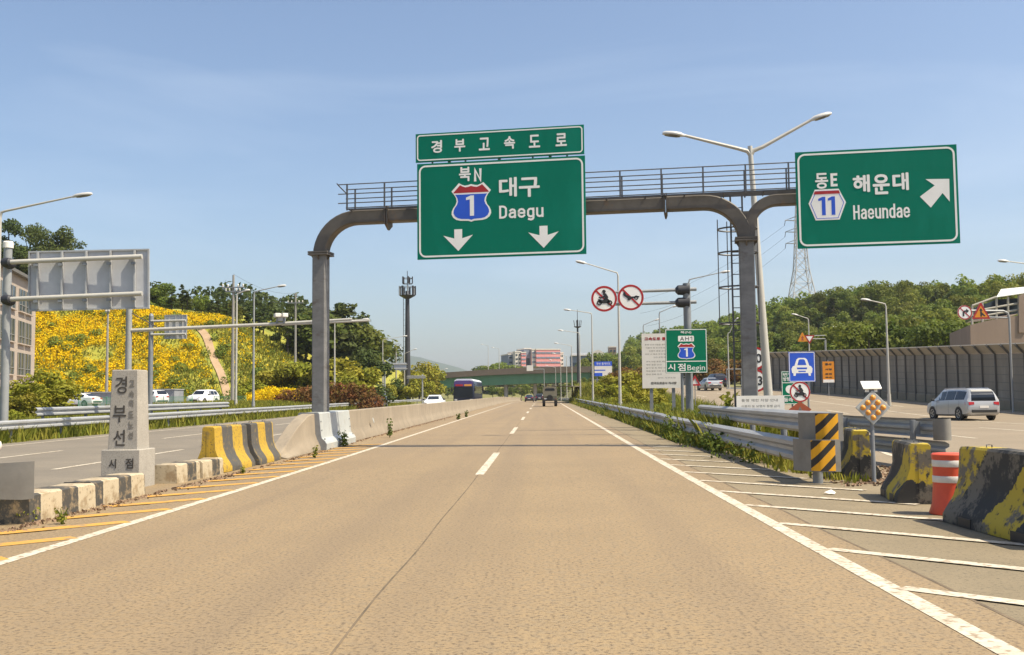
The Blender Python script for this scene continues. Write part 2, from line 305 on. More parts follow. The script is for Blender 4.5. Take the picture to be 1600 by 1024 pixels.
# ------------------------------------------------------------------ mesh helpers
class MB:
    def __init__(s):
        s.v = []; s.f = []; s.smooth = True
    def add(s, vs, fs):
        o = len(s.v)
        s.v += [tuple(p) for p in vs]
        s.f += [tuple(i + o for i in f) for f in fs]
        return s
    def box(s, c, d, rz=0.0, rx=0.0, ry=0.0, top=1.0):
        hx, hy, hz = d[0] / 2, d[1] / 2, d[2] / 2
        M = Matrix.Rotation(rz, 3, 'Z') @ Matrix.Rotation(ry, 3, 'Y') @ Matrix.Rotation(rx, 3, 'X')
        vs = []
        for z, k in ((-hz, 1.0), (hz, top)):
            for x, y in ((-hx, -hy), (hx, -hy), (hx, hy), (-hx, hy)):
                vs.append(Vector(c) + M @ Vector((x * k, y * k, z)))
        return s.add(vs, [(3, 2, 1, 0), (4, 5, 6, 7), (0, 1, 5, 4), (1, 2, 6, 5), (2, 3, 7, 6), (3, 0, 4, 7)])
    def tube(s, pts, r, n=8, cap=True):
        pts = [Vector(p) for p in pts]
        rs = r if isinstance(r, (list, tuple)) else [r] * len(pts)
        t0 = (pts[1] - pts[0]).normalized()
        up = Vector((0, 0, 1)) if abs(t0.z) < 0.9 else Vector((0, 1, 0))
        a = t0.cross(up).normalized()
        vs = []
        for i, p in enumerate(pts):
            if i == 0: t = pts[1] - pts[0]
            elif i == len(pts) - 1: t = pts[-1] - pts[-2]
            else: t = (pts[i + 1] - p).normalized() + (p - pts[i - 1]).normalized()
            t.normalize()
            a = (a - t * a.dot(t)).normalized()
            b = t.cross(a)
            for k in range(n):
                q = 2 * math.pi * k / n
                vs.append(p + (a * math.cos(q) + b * math.sin(q)) * rs[i])
        fs = []
        for i in range(len(pts) - 1):
            for k in range(n):
                k2 = (k + 1) % n
                fs.append((i * n + k, i * n + k2, (i + 1) * n + k2, (i + 1) * n + k))
        if cap:
            fs.append(tuple(range(n - 1, -1, -1)))
            fs.append(tuple((len(pts) - 1) * n + k for k in range(n)))
        return s.add(vs, fs)
    def loft(s, rings, cap=True, closed=True):
        n = len(rings[0])
        vs = [p for r_ in rings for p in r_]
        fs = []
        for i in range(len(rings) - 1):
            for k in range(n if closed else n - 1):
                k2 = (k + 1) % n
                fs.append((i * n + k, i * n + k2, (i + 1) * n + k2, (i + 1) * n + k))
        if cap:
            fs.append(tuple(range(n - 1, -1, -1)))
            fs.append(tuple((len(rings) - 1) * n + k for k in range(n)))
        return s.add(vs, fs)
    def lathe(s, prof, n=20, c=(0, 0, 0)):
        rings = [[(c[0] + r_ * math.cos(2 * math.pi * k / n), c[1] + r_ * math.sin(2 * math.pi * k / n), c[2] + z) for k in range(n)] for r_, z in prof]
        return s.loft(rings)
    def plate(s, pts, y0, th=0.003):
        """flat outline (x, z) facing -y, front at y0 - th"""
        n = len(pts)
        ar = sum(pts[i][0] * pts[(i + 1) % n][1] - pts[(i + 1) % n][0] * pts[i][1] for i in range(n))
        if ar < 0: pts = pts[::-1]
        vs = [(x, y0 - th, z) for x, z in pts] + [(x, y0, z) for x, z in pts]
        fs = [tuple(range(n)), tuple(range(2 * n - 1, n - 1, -1))]
        for i in range(n):
            j = (i + 1) % n
            fs.append((i, i + n, j + n, j))
        return s.add(vs, fs)
    def band(s, outer, inner, y0, th=0.003):
        n = len(outer)
        vs = [(x, y0 - th, z) for x, z in outer] + [(x, y0 - th, z) for x, z in inner]
        fs = []
        for i in range(n):
            j = (i + 1) % n
            fs.append((i, j, j + n, i + n))
        vs += [(x, y0, z) for x, z in outer] + [(x, y0, z) for x, z in inner]
        for i in range(n):
            j = (i + 1) % n
            fs.append((i, i + 2 * n, j + 2 * n, j)); fs.append((i + n, j + n, j + 3 * n, i + 3 * n))
        return s.add(vs, fs)
    def build(s, name, mat, parent=None, ang=35, bevel=0.0, loc=None):
        me = bpy.data.meshes.new(name)
        me.from_pydata(s.v, [], s.f)
        me.materials.append(mat)
        me.validate()
        for p in me.polygons: p.use_smooth = True
        me.set_sharp_from_angle(angle=R(ang))
        o = bpy.data.objects.new(name, me)
        COL.objects.link(o)
        if parent is not None: o.parent = parent
        if loc is not None: o.location = loc
        if bevel:
            b = o.modifiers.new('bevel', 'BEVEL'); b.width = bevel; b.segments = 2; b.limit_method = 'ANGLE'; b.angle_limit = R(40)
        return o

def npmesh(name, V, F, mat, parent=None, smooth=False):
    """numpy verts (n,3) and quads/tris (m,k)"""
    me = bpy.data.meshes.new(name)
    k = F.shape[1]
    me.vertices.add(len(V)); me.vertices.foreach_set('co', np.asarray(V, np.float32).ravel())
    me.loops.add(F.size); me.loops.foreach_set('vertex_index', F.astype(np.int32).ravel())
    me.polygons.add(len(F))
    me.polygons.foreach_set('loop_start', np.arange(0, F.size, k, dtype=np.int32))
    me.polygons.foreach_set('loop_total', np.full(len(F), k, np.int32))
    if smooth: me.polygons.foreach_set('use_smooth', np.ones(len(F), bool))
    me.update(); me.validate()
    me.materials.append(mat)
    o = bpy.data.objects.new(name, me)
    COL.objects.link(o)
    if parent is not None: o.parent = parent
    return o

def tag(o, label=None, cat=None, group=None, kind=None):
    if label: o['label'] = label
    if cat: o['category'] = cat
    if group: o['group'] = group
    if kind: o['kind'] = kind
    return o
def thing(name, label, cat, loc=(0, 0, 0), rz=0.0, group=None):
    o = bpy.data.objects.new(name, None)
    COL.objects.link(o)
    o.location = loc; o.rotation_euler = (0, 0, rz)
    o.empty_display_size = 0.2
    return tag(o, label, cat, group)
def copy_tree(o, parent=None):
    c = o.copy(); COL.objects.link(c)
    if parent is not None: c.parent = parent
    for ch in list(o.children):
        copy_tree(ch, c)
    return c
def again(proto, loc, rz=0.0, label=None, scale=None, group=None):
    c = copy_tree(proto)
    c.location = loc; c.rotation_euler = (0, 0, rz)
    if scale is not None: c.scale = (scale, scale, scale) if not isinstance(scale, tuple) else scale
    if label: c['label'] = label
    if group: c['group'] = group
    return c
def struct(o): return tag(o, kind='structure')
def sstep(a, b, x):
    t = min(1.0, max(0.0, (x - a) / (b - a)))
    return t * t * (3 - 2 * t)

# text ------------------------------------------------------------
def glyphs(text):
    c = bpy.data.curves.new('t', 'FONT'); c.body = text; c.resolution_u = 3
    o = bpy.data.objects.new('t', c); COL.objects.link(o)
    dg = bpy.context.evaluated_depsgraph_get()
    me = bpy.data.meshes.new_from_object(o.evaluated_get(dg))
    v = np.array([p.co[:2] for p in me.vertices]); f = [tuple(p.vertices) for p in me.polygons]
    bpy.data.objects.remove(o); bpy.data.curves.remove(c); bpy.data.meshes.remove(me)
    return v, f
def _bowl(x): return [(x, .56), (x - .08, .67), (.19, .70), (.08, .66), (0, .53), (0, .17), (.08, .04), (.19, 0), (x - .08, .03), (x, .14)]
STROKES = {
    'D': (.42, [([(0, 0), (0, 1), (.2, 1), (.33, .95), (.42, .80), (.42, .20), (.33, .05), (.2, 0)], True)]),
    'a': (.38, [([(.05, .60), (.12, .68), (.21, .70), (.32, .66), (.38, .54), (.38, 0)], False), ([(.38, .41), (.2, .41), (.07, .36), (0, .25), (0, .14), (.06, .03), (.17, 0), (.29, .04), (.38, .15)], False)]),
    'e': (.40, [([(.39, .12), (.32, .03), (.2, 0), (.08, .04), (0, .17), (0, .53), (.08, .66), (.2, .70), (.32, .66), (.40, .53), (.40, .35), (0, .35)], False)]),
    'g': (.38, [([(.38, .70), (.38, -.12), (.32, -.24), (.2, -.28), (.06, -.23)], False), (_bowl(.38), False)]),
    'd': (.38, [([(.38, 0), (.38, 1.0)], False), (_bowl(.38), False)]),
    'u': (.38, [([(0, .70), (0, .16), (.07, .04), (.18, 0), (.3, .04), (.38, .16)], False), ([(.38, .70), (.38, 0)], False)]),
    'n': (.38, [([(0, 0), (0, .70)], False), ([(0, .54), (.08, .66), (.2, .70), (.31, .66), (.38, .54), (.38, 0)], False)]),
    'H': (.42, [([(0, 0), (0, 1)], False), ([(.42, 0), (.42, 1)], False), ([(0, .52), (.42, .52)], False)]),
    'A': (.44, [([(0, 0), (.22, 1), (.44, 0)], False), ([(.08, .30), (.36, .30)], False)]),
    '1': (.2, [([(0, .80), (.2, 1), (.2, 0)], False)]),
    'N': (.42, [([(0, 0), (0, 1), (.42, 0), (.42, 1)], False)]),
    'E': (.36, [([(.36, 1), (0, 1), (0, 0), (.36, 0)], False), ([(0, .52), (.31, .52)], False)]),
}
def stroke_text(mb, text, box, y, wgt):
    x0, x1, z0, z1 = box
    adv = [STROKES[c][0] + .27 for c in text]
    W = sum(adv) - .27; lo = -.28 if 'g' in text else 0.0
    hs = wgt / 2
    sx = (x1 - x0 - wgt) / W; sz = (z1 - z0 - wgt) / (1 - lo)
    X = 0.0; k = 0
    for c, ad in zip(text, adv):
        for pts, closed in STROKES[c][1]:
            P = [(x0 + hs + (X + a) * sx, z0 + hs + (b - lo) * sz) for a, b in pts]
            n = len(P); L, Rr = [], []
            for i in range(n):
                a = P[i - 1] if (i > 0 or closed) else None; b = P[(i + 1) % n] if (i < n - 1 or closed) else None
                d = []
                for u, v in ((a, P[i]), (P[i], b)):
                    if u is None or v is None: continue
                    l = math.hypot(v[0] - u[0], v[1] - u[1]) or 1; d.append(((v[0] - u[0]) / l, (v[1] - u[1]) / l))
                tx, tz = sum(q[0] for q in d), sum(q[1] for q in d); l = math.hypot(tx, tz) or 1; tx /= l; tz /= l
                m = min(2.2, 1.0 / max(.35, abs(tx * d[0][0] + tz * d[0][1])))
                e = (hs * (1 if a is None else 0), hs * (1 if b is None else 0))
                px_, pz_ = P[i][0] - tx * e[0] + tx * e[1], P[i][1] - tz * e[0] + tz * e[1]
                L.append((px_ - tz * hs * m, pz_ + tx * hs * m)); Rr.append((px_ + tz * hs * m, pz_ - tx * hs * m))
            yy = y - .003 - .0005 * (k % 3); k += 1
            vs = [(p[0], yy, p[1]) for p in L] + [(p[0], yy, p[1]) for p in Rr]
            mb.add(vs, [(i, (i + 1) % n, n + (i + 1) % n, n + i) for i in range(n if closed else n - 1)])
        X += ad
def text_into(mb, text, box, y, bold=0.0):
    if text not in ('1', '11') and all(c in STROKES for c in text): return stroke_text(mb, text, box, y, (box[3] - box[2]) * (.19 if text in 'NE' else .15 if text == 'AH1' else .125))

    """letters fitted to box = (x0, x1, z0, z1) on a face at y looking to -y"""
    if text in ('1', '11'):
        x0, x1, z0, z1 = box
        n = len(text); wd = (x1 - x0) / (n + 0.35 * (n - 1)); h = z1 - z0
        for i in range(n):
            a = x0 + i * wd * 1.35
            sx = a + wd * 0.48
            mb.plate([(a + wd, z0), (a + wd, z1), (sx + wd * .10, z1), (a, z1 - h * .10), (a, z1 - h * .22), (sx, z1 - h * .19), (sx, z0)], y)
        return
    v, f = glyphs(text)
    mn, mx = v.min(0), v.max(0)
    x0, x1, z0, z1 = box
    x0 += bold; x1 -= bold; z0 += bold; z1 -= bold
    sx = (x1 - x0) / max(1e-6, mx[0] - mn[0]); sz = (z1 - z0) / max(1e-6, mx[1] - mn[1])
    P = np.column_stack((x0 + (v[:, 0] - mn[0]) * sx, z0 + (v[:, 1] - mn[1]) * sz))
    offs = [(0, 0)]
    if bold: offs += [(bold * a, bold * b) for a, b in ((1, 0), (-1, 0), (0, 1), (0, -1), (.7, .7), (-.7, .7), (.7, -.7), (-.7, -.7))]
    for i, (a, b) in enumerate(offs):
        yy = y - 0.002 - 0.0006 * i
        mb.add([(p[0] + a, yy, p[1] + b) for p in P], f)

# ================================================================== TERRAIN AND ROADS
def road_z(y):
    if y < 8: return 0.0
    if y < 32: return 0.0056 * (y - 8) ** 2 / 48
    zz = 0.0056 * (y - 20)
    if y > 150:
        t = min(y, 180.0) - 150
        zz = 0.0056 * 130 + 0.0056 * (t - t * t / 60)
    return zz
def ramp_z(y):
    if y < 50: return 0.0
    if y < 66: return 0.035 * (y - 50) ** 2 / 32
    if y < 140: return 0.035 * (y - 58)
    t = min(y, 170.0) - 140
    return 0.035 * 82 + 0.035 * (t - t * t / 60)
def ramp_shift(y):
    return -0.0022 * max(0.0, y - 95) ** 2
def hill_r(x, y):
    s = sstep(0, np.interp(y, [150, 320], [62, 40]), x - np.interp(y, [150, 260, 420], [32.5, 27.0, 16.0]))
    H = np.interp(y, [20, 70, 110, 150, 200, 260, 330, 420, 520, 700, 900], [0.0, 0.5, 3.0, 7.0, 11.5, 18.5, 18.0, 14.5, 10, 5, 0])
    bump = 1.2 * math.sin(x * 0.13 + y * 0.05) + 0.9 * math.sin(y * 0.11 - x * 0.07)
    return s * (H + bump * sstep(40, 60, x))
def ground_z(x, y):
    zr = road_z(y)
    if x >= 5.0:
        k = sstep(5.2, max(6.6, 11.0 + ramp_shift(y)), x)
        z = zr * (1 - k) + ramp_z(y) * k
        if y > 165: z = zr * (1 - k) + (ramp_z(y)) * k
        z += hill_r(x, y)
    elif x <= -19.5:
        k = sstep(-19.5, -25, x) if False else min(1.0, (-19.5 - x) / 6.0)
        z = zr + k * 0.55 * sstep(45, 90, y)
    else:
        z = zr
    z += 12.0 * math.exp(-((x - 5) / 70) ** 2 - ((y - 470) / 70) ** 2) * (1 if y > 335 else sstep(330, 335, y))
    return z
def on_ground(px, py, guess=40.0):
    """point where the sight line through a photo pixel meets the ground"""
    lo, hi = 3.0, 900.0
    Y = lo
    while Y < hi:
        p = at(px, py, Y)
        if p.z <= ground_z(p.x, Y): break
        Y *= 1.01
    return at(px, py, Y)

def sheet(name, xs, ys, zf, mat, off=0.0, xf=None):
    V = np.array([((xf(x, y) if xf else x), y, zf((xf(x, y) if xf else x), y) + off) for y in ys for x in xs])
    nx = len(xs)
    F = np.array([(j * nx + i, j * nx + i + 1, (j + 1) * nx + i + 1, (j + 1) * nx + i) for j in range(len(ys) - 1) for i in range(nx - 1)])
    return npmesh(name, V, F, mat, smooth=True)

_ys = list(np.arange(-20, 200, 4.0)) + list(np.arange(200, 340, 8.0)) + list(np.arange(340, 640, 20.0)) + [700, 800, 950, 1200, 1600, 2400, 3600, 5000]
_xs = [-5000, -3000, -1200, -600, -350, -220, -150, -110] + list(np.arange(-90, -24, 6.0)) + list(np.arange(-24, 34, 1.5)) + list(np.arange(34, 120, 5.0)) + [130, 150, 180, 230, 300, 420, 600, 1200, 3000, 5000]
struct(sheet('ground', _xs, _ys, ground_z, M_ground, off=-0.05))

ysr = list(np.arange(-6, 34, 1.0)) + list(np.arange(34, 200, 2.5)) + [200, 230, 270, 320, 400]
struct(sheet('road', [-5.6, -4.0, -1.24, 1.0, 3.02], ysr, lambda x, y: road_z(y), M_conc_road, off=0.0))
struct(sheet('shoulder', [-6.9, -5.6], ysr, lambda x, y: road_z(y), M_conc_road, off=-0.006))
def shoulder_edge(y): return np.interp(y, [-6, 8, 16, 19, 24, 29.5, 36, 60, 400], [8.2, 8.0, 6.6, 5.6, 4.5, 4.0, 4.05, 4.1, 4.1])
struct(sheet('paved_shoulder', [0, 0.5, 1.0], ysr, lambda x, y: road_z(y), M_shoulder, off=-0.006, xf=lambda t, y: 3.02 + t * (shoulder_edge(y) - 3.02)))
struct(sheet('opposite_carriageway', [-18.6, -15, -11, -6.9], ysr, lambda x, y: road_z(y), M_opp, off=-0.004))
ysp = list(np.arange(-6, 60, 2.0)) + list(np.arange(60, 176, 3.0))
def ramp_left(y): return np.interp(y, [-6, 8, 16, 24, 34, 60, 100, 176], [7.6, 7.0, 6.5, 6.9, 9.0, 11.2, 11.6, 11.6]) + ramp_shift(y)
def ramp_right(y): return np.interp(y, [-6, 60, 130, 176], [31.6, 31.0, 28.5, 27.5]) + ramp_shift(y)
struct(sheet('ramp_road', [0, .2, .4, .6, .8, 1.0], ysp, lambda x, y: ramp_z(y), M_ramp, off=0.012, xf=lambda t, y: ramp_left(y) + t * (ramp_right(y) - ramp_left(y))))
struct(sheet('bare_earth', [0, .25, .5, .75, 1.0], list(np.arange(15.0, 32, 1.0)), lambda x, y: road_z(y), M_earth, off=-.001, xf=lambda t, y: shoulder_edge(y) - .05 + t * (ramp_left(y) + .05 - shoulder_edge(y))))
struct(sheet('parking_lot', [-62, -50, -40, -32, -25], list(np.arange(62, 121, 4.0)), ground_z, M_lot, off=0.03))

# ---- markings: thin sheets 4 mm above the road
def strip(mb, pts, wd, zf, off=0.004, seg=2.5):
    """ribbon of width wd along ground points (x, y)"""
    P = []
    for (x0, y0), (x1, y1) in zip(pts[:-1], pts[1:]):
        n = max(1, int(math.hypot(x1 - x0, y1 - y0) / seg))
        for i in range(n): P.append((x0 + (x1 - x0) * i / n, y0 + (y1 - y0) * i / n))
    P.append(pts[-1])
    vs = []
    for i, (x, y) in enumerate(P):
        a = P[max(0, i - 1)]; b = P[min(len(P) - 1, i + 1)]
        dx, dy = b[0] - a[0], b[1] - a[1]; L = math.hypot(dx, dy) or 1
        nx, ny = -dy / L, dx / L
        for sgn in (1, -1):
            X, Y = x + nx * wd / 2 * sgn, y + ny * wd / 2 * sgn
            vs.append((X, Y, zf(X, Y) + off))
    fs = [(2 * i, 2 * i + 1, 2 * i + 3, 2 * i + 2) for i in range(len(P) - 1)]
    mb.add(vs, fs)
rz_ = lambda x, y: road_z(y)
mb = MB()
strip(mb, [(-4.97, -2), (-4.97, 330)], 0.15, rz_)
strip(mb, [(2.60, -2), (2.60, 330)], 0.165, rz_)
y = 19.6
while y < 230:
    strip(mb, [(-1.22, y), (-1.22, y + 7.4)], 0.17, rz_); y += 20.0
struct(mb.build('lane_marking', M_line))
mb = MB()
strip(mb, [(-1.235 + 0.008 * math.sin(k * .9) + 0.005 * math.sin(k * 5.1), k * 0.8 - 2) for k in range(0, 140)], 0.018, rz_, off=0.002, seg=0.8)
strip(mb, [(3.02 + 0.012 * math.sin(k * 1.3), k * 1.0 - 2) for k in range(0, 50)], 0.030, rz_, off=0.002, seg=1.0)
struct(mb.build('pavement_joint', M_joint))
mb = MB()
for k in range(0, 13):
    y0 = 5.9 + 2.0 * k
    xe = np.interp(y0 - 2, [2, 9.5, 12.5, 15, 18, 22, 30], [8.5, 4.9, 4.85, 5.0, 4.6, 4.2, 3.6])
    if y0 < 12: xe = np.interp(y0, [5, 12], [6.8, 4.75])
    d = (xe - 2.68) * 0.93
    strip(mb, [(2.68, y0), (xe, y0 - d)], 0.165, rz_, off=0.006, seg=0.6)
struct(mb.build('hatched_marking', M_line))
mb = MB()
for k in range(0, 18):
    y0 = 8.2 + 1.42 * k
    strip(mb, [(-5.07, y0), (-6.12, y0 - 1.05)], 0.25, rz_, off=0.005, seg=0.4)
struct(mb.build('orange_hatched_marking', M_yline))
mb = MB()
for x, dash in ((-17.6, 0), (-14.2, 1), (-10.6, 1), (-7.6, 0)):
    if dash:
        y = 6.0
        while y < 200: strip(mb, [(x, y), (x, y + 8)], 0.15, rz_, off=0.004); y += 16
    else: strip(mb, [(x, -4), (x, 260)], 0.15, rz_, off=0.004)
struct(mb.build('opposite_lane_marking', M_line))
mb = MB()
rmz = lambda x, y: ramp_z(y)
yy = list(np.arange(10, 172, 3.0))
def rline(t, y0, y1): strip(mb, [(ramp_left(y) + t * (ramp_right(y) - ramp_left(y)), y) for y in np.arange(y0, y1 + .1, 2.5)], 0.15, rmz, off=0.018)
rline(0.05, 10, 170); rline(0.60, 20, 170); rline(0.93, 10, 170)
for y in np.arange(8, 160, 13.0): rline(0.23, y, y + 6)
for y in np.arange(14, 160, 13.0): rline(0.42, y, y + 6)
for y in np.arange(10, 160, 13.0): rline(0.77, y, y + 6)
struct(mb.build('ramp_lane_marking', M_line))

# ---- far mountain
V, F = [], []
nx, ny = 60, 14
for j in range(ny):
    for i in range(nx):
        x = -1500 + 2600 * i / (nx - 1); y = 3300 + 900 * j / (ny - 1)
        prof = np.interp(x, [-1500, -900, -700, -560, -430, -330, -240, -150, -60, 100, 500, 1100], [40, 90, 150, 172, 165, 135, 100, 55, 25, 25, 40, 20])
        ridge = math.exp(-((y - 3750) / 330) ** 2)
        V.append((x, y, -20 + prof * 1.08 * ridge + 5 * math.sin(x * .02 + j) * ridge))
for j in range(ny - 1):
    for i in range(nx - 1): F.append((j * nx + i, j * nx + i + 1, (j + 1) * nx + i + 1, (j + 1) * nx + i))
struct(npmesh('mountain', np.array(V), np.array(F), M_mount, smooth=True))

# ---- flower covered hillside on the left
def hillL_top(x):
    return np.interp(x, [-120, -75, -62, -52, -44, -37, -31, -27], [15.5, 14.6, 14.2, 13.2, 11.6, 7.6, 3.0, 0.4])
def hillL_z(x, y):
    foot = 119.0 + 0.12 * max(0, -30 - x) * 0
    t = (y - foot) / 23.0
    top = hillL_top(x)
    if t <= 0: return ground_z(x, y) - 0.3 + t
    z = 0.7 + top * (sstep(0, 1.0, t) * 0.35 + 0.65 * min(1, t)) if t < 1 else 0.7 + top + ((t - 1) * 1.6 - 0.15 * (t - 1) ** 2) * top / 14.0
    return z + 0.35 * math.sin(x * 0.5 + y * 0.3) + 0.25 * math.sin(x * 0.23 - y * 0.6)
struct(sheet('flower_hillside', list(np.arange(-110, -29, 2.0)), list(np.arange(117, 190, 2.0)) + [200, 220, 250], hillL_z, M_flowerhill))
def left_z(x, y):
    return max(ground_z(x, y), hillL_z(x, y)) if (-110 < x < -30 and 117 < y < 250) else ground_z(x, y)
mb = MB()
trail = [(310, 522, 139), (322, 533, 136.5), (333, 548, 133), (343, 562, 130), (352, 578, 126.5), (358, 592, 123.5), (362, 604, 121), (368, 618, 119)]
tp = [(gx(px, d, py), d) for px, py, d in trail]
tp = [(a[0] + (b[0] - a[0]) * k / 4, a[1] + (b[1] - a[1]) * k / 4) for a, b in zip(tp[:-1], tp[1:]) for k in range(4)] + [tp[-1]]
strip(mb, tp, .95, hillL_z, off=0.16, seg=.5)
struct(mb.build('trail', M_trail))

# ================================================================== GANTRY AND OVERHEAD SIGNS
GA = Vector((gx(501, 30.8, 600), 30.8, 0)); GB = Vector((gx(1169, 28.9, 500), 28.9, 0))
GL = (GB - GA).length
GRZ = math.atan2(GB.y - GA.y, GB.x - GA.x)
g_base = Vector((GA.x, GA.y, road_z(30)))
def g_local(px, py, off=0.0):
    """(u, z) on the gantry plane shifted off towards the camera, for a photo pixel"""
    d = ray(px, py)
    n = Vector((math.sin(GRZ), -math.cos(GRZ), 0))
    o = g_base + n * off
    t = (o - Vector((0, 0, CAM_Z))).dot(n) / d.dot(n)
    p = Vector((0, 0, CAM_Z)) + d * t - g_base
    return p.x * math.cos(GRZ) + p.y * math.sin(GRZ), p.z
gantry = thing('sign_gantry', 'dark steel gantry arching across the road on two square columns, carrying the overhead signs', 'sign gantry', g_base, GRZ)
def rect_sweep(mb, pts, wds, dep):
    """square tube in the xz plane with chamfered corners"""
    rings = []
    for i, p in enumerate(pts):
        a = Vector(pts[max(0, i - 1)]); b = Vector(pts[min(len(pts) - 1, i + 1)])
        t = (b - a).normalized(); nrm = Vector((-t.z, 0, t.x))
        h = wds[i] / 2 if isinstance(wds, (list, tuple)) else wds / 2
        e = dep / 2; c = min(h, e) * 0.16
        ring = []
        for u, v in ((-h, -e + c), (-h + c, -e), (h - c, -e), (h, -e + c), (h, e - c), (h - c, e), (-h + c, e), (-h, e - c)):
            ring.append(Vector(p) + nrm * u + Vector((0, v, 0)))
        rings.append(ring)
    return mb.loft(rings)
def arc(cx, cz, r, a0, a1, n=10):
    return [(cx + r * math.cos(R(a0 + (a1 - a0) * i / n)), 0, cz + r * math.sin(R(a0 + (a1 - a0) * i / n))) for i in range(n + 1)]
zb = g_local(780, 331)[1]                        # beam axis height
zfl = g_local(501, 398)[1]; zfr = g_local(1164, 376)[1]
rb = 1.15
mb = MB(); rect_sweep(mb, [(0, 0, -0.05), (0, 0, zfl)], 0.42, 0.42); col1 = mb.build('column', M_gantrypole, gantry)
mb = MB(); rect_sweep(mb, [(GL, 0, -0.05), (GL, 0, zfr)], 0.42, 0.42); col2 = mb.build('column', M_gantrypole, gantry)
mb = MB(); rect_sweep(mb, [(0, 0, zfl + .03)] + arc(rb, zb - rb, rb, 180, 90) + [(2.12, 0, zb)], 0.40, 0.40); mb.build('corner_bend', M_gantry, gantry)
mb = MB(); rect_sweep(mb, [(2.16, 0, zb), (GL - 2.25, 0, zb)], 0.37, 0.40); mb.build('beam', M_gantry, gantry)
mb = MB(); rect_sweep(mb, [(GL - 2.21, 0, zb)] + [(GL - 0.02 - rb + p[0], 0, zb - rb + p[2]) for p in arc(0, 0, rb, 90, 8)] + [(GL, 0, zfr + .04)], 0.40, 0.40); mb.build('corner_bend', M_gantry, gantry)
ue = g_local(1246, 322)[0]
r2 = 0.78
mb = MB(); rect_sweep(mb, [(GL + .10, 0, zfr + .04)] + [(GL + .10 + r2 + p[0], 0.004, zb - .02 - r2 + p[2]) for p in arc(0, 0, r2, 172, 90)] + [(ue + 3.9, 0, zb - .02)], [0.3] + [0.30] * 11 + [0.28], 0.37); mb.build('branch_beam', M_gantry, gantry)
mb = MB(); mb.plate([(GL - .20, zfr + .05), (GL + .24, zfr + .05), (GL + .30, zb - .45), (GL + .26, zb - .32), (GL - .10, zb - .32), (GL - .24, zb - .55)], 0.17, 0.34); mb.build('web_plate', M_gantry, gantry)
def flange(u, z, vert=False):
    mb = MB()
    if vert:
        for s_ in (-.03, .03):
            mb.box((u + s_, 0, z), (0.035, 0.56, 0.56), rx=R(0))
        mb.loft([[(u - .05, -.24, z - .28), (u + .05, -.24, z - .28), (u + .05, .24, z - .28), (u - .05, .24, z - .28)], [(u - .02, -.05, z - .42), (u + .02, -.05, z - .42), (u + .02, .05, z - .42), (u - .02, .05, z - .42)]])
    else:
        mb.box((u, 0, z), (0.62, 0.62, 0.05)); mb.box((u, 0, z + .065), (0.62, 0.62, 0.05))
        for a, b in ((1, 0), (-1, 0), (0, 1), (0, -1)):
            mb.loft([[(u + a * .20 - b * .02, b * .20 - a * .02, z - .03), (u + a * .30 - b * .02, b * .30 - a * .02, z - .03), (u + a * .30 + b * .02, b * .30 + a * .02, z - .03), (u + a * .20 + b * .02, b * .20 + a * .02, z - .03)],
                     [(u + a * .20 - b * .02, b * .20 - a * .02, z - .16), (u + a * .215 - b * .02, b * .215 - a * .02, z - .16), (u + a * .215 + b * .02, b * .215 + a * .02, z - .16), (u + a * .20 + b * .02, b * .20 + a * .02, z - .16)]])
    mb.build('flange', M_gantry, gantry)
flange(0, zfl - .02); flange(GL, zfr - .02)
flange(2.14, zb, True); flange(GL - 2.23, zb, True)
mb = MB(); mb.box((0, 0, .015), (.8, .8, .03)); mb.build('base_plate', M_gantrypole, gantry)
mb = MB(); mb.box((GL, 0, .015), (.8, .8, .03)); mb.build('base_plate', M_gantrypole, gantry)
# catwalk
u0 = g_local(534, 300)[0]; u1 = ue + 3.7
zr0 = zb + .20
mb = MB(); 
for q in range(9): mb.box(((u0 + .3 + u1) / 2, -.32 + q * .08, zr0 + .012), (u1 - u0 - .3, 0.012, 0.03))
u = u0 + .4
while u < u1: mb.box((u, 0, zr0 - .005), (0.03, .72, .03)); u += 1.1
mb.build('walkway_grating', M_rail, gantry)
for s_, ys_ in (('front', -.37), ('back', .37)):
    mb = MB()
    uu0 = u0 + (0.0 if ys_ > 0 else 0.02)
    for h in (.19, .47, .76): mb.tube([(uu0, ys_, zr0 + h), (u1, ys_, zr0 + h)], 0.017, 6)
    u = u0 + .30
    while u < u1:
        mb.box((u, ys_, zr0 + .37), (.045, .035, .80)); u += 1.17
    mb.build('catwalk_railing', M_rail, gantry)
mb = MB(); mb.tube([(u0 - .02, -.37, zr0 + .80), (u0 + .02, -.2, zr0 + .72), (u0 + .06, .37, zr0 + .60)], .018, 6); mb.build('railing_end_bar', M_rail, gantry)
# caged ladder behind the right column
def ladder():
    l = bpy.data.objects.new('ladder', None); COL.objects.link(l)
    xl, yl = GL - .38, .34
    mb = MB()
    for a in (-.0, .33): mb.box((xl + a - .02, yl, 3.6), (.05, .05, 7.2))
    z = .4
    while z < 7.1: mb.tube([(xl - .02, yl, z), (xl + .31, yl, z)], .014, 6); z += .32
    rails = mb.build('ladder', M_rail, gantry)
    bpy.data.objects.remove(l)
    mb = MB()
    for z in (3.5, 4.55, 5.55, 6.25):
        pts = [(xl + .17 + .56 * math.cos(R(a)), yl + .42 + .46 * math.sin(R(a)), z) for a in range(0, 361, 15)]
        mb.tube(pts, .025, 6)
    for a in (0, 60, 120, 180):
        x, y = xl + .17 + .56 * math.cos(R(a)), yl + .42 + .46 * math.sin(R(a))
        mb.box((x, y, 5.0), (.028, .028, 3.1))
    mb.build('safety_cage', M_rail, gantry)
ladder()

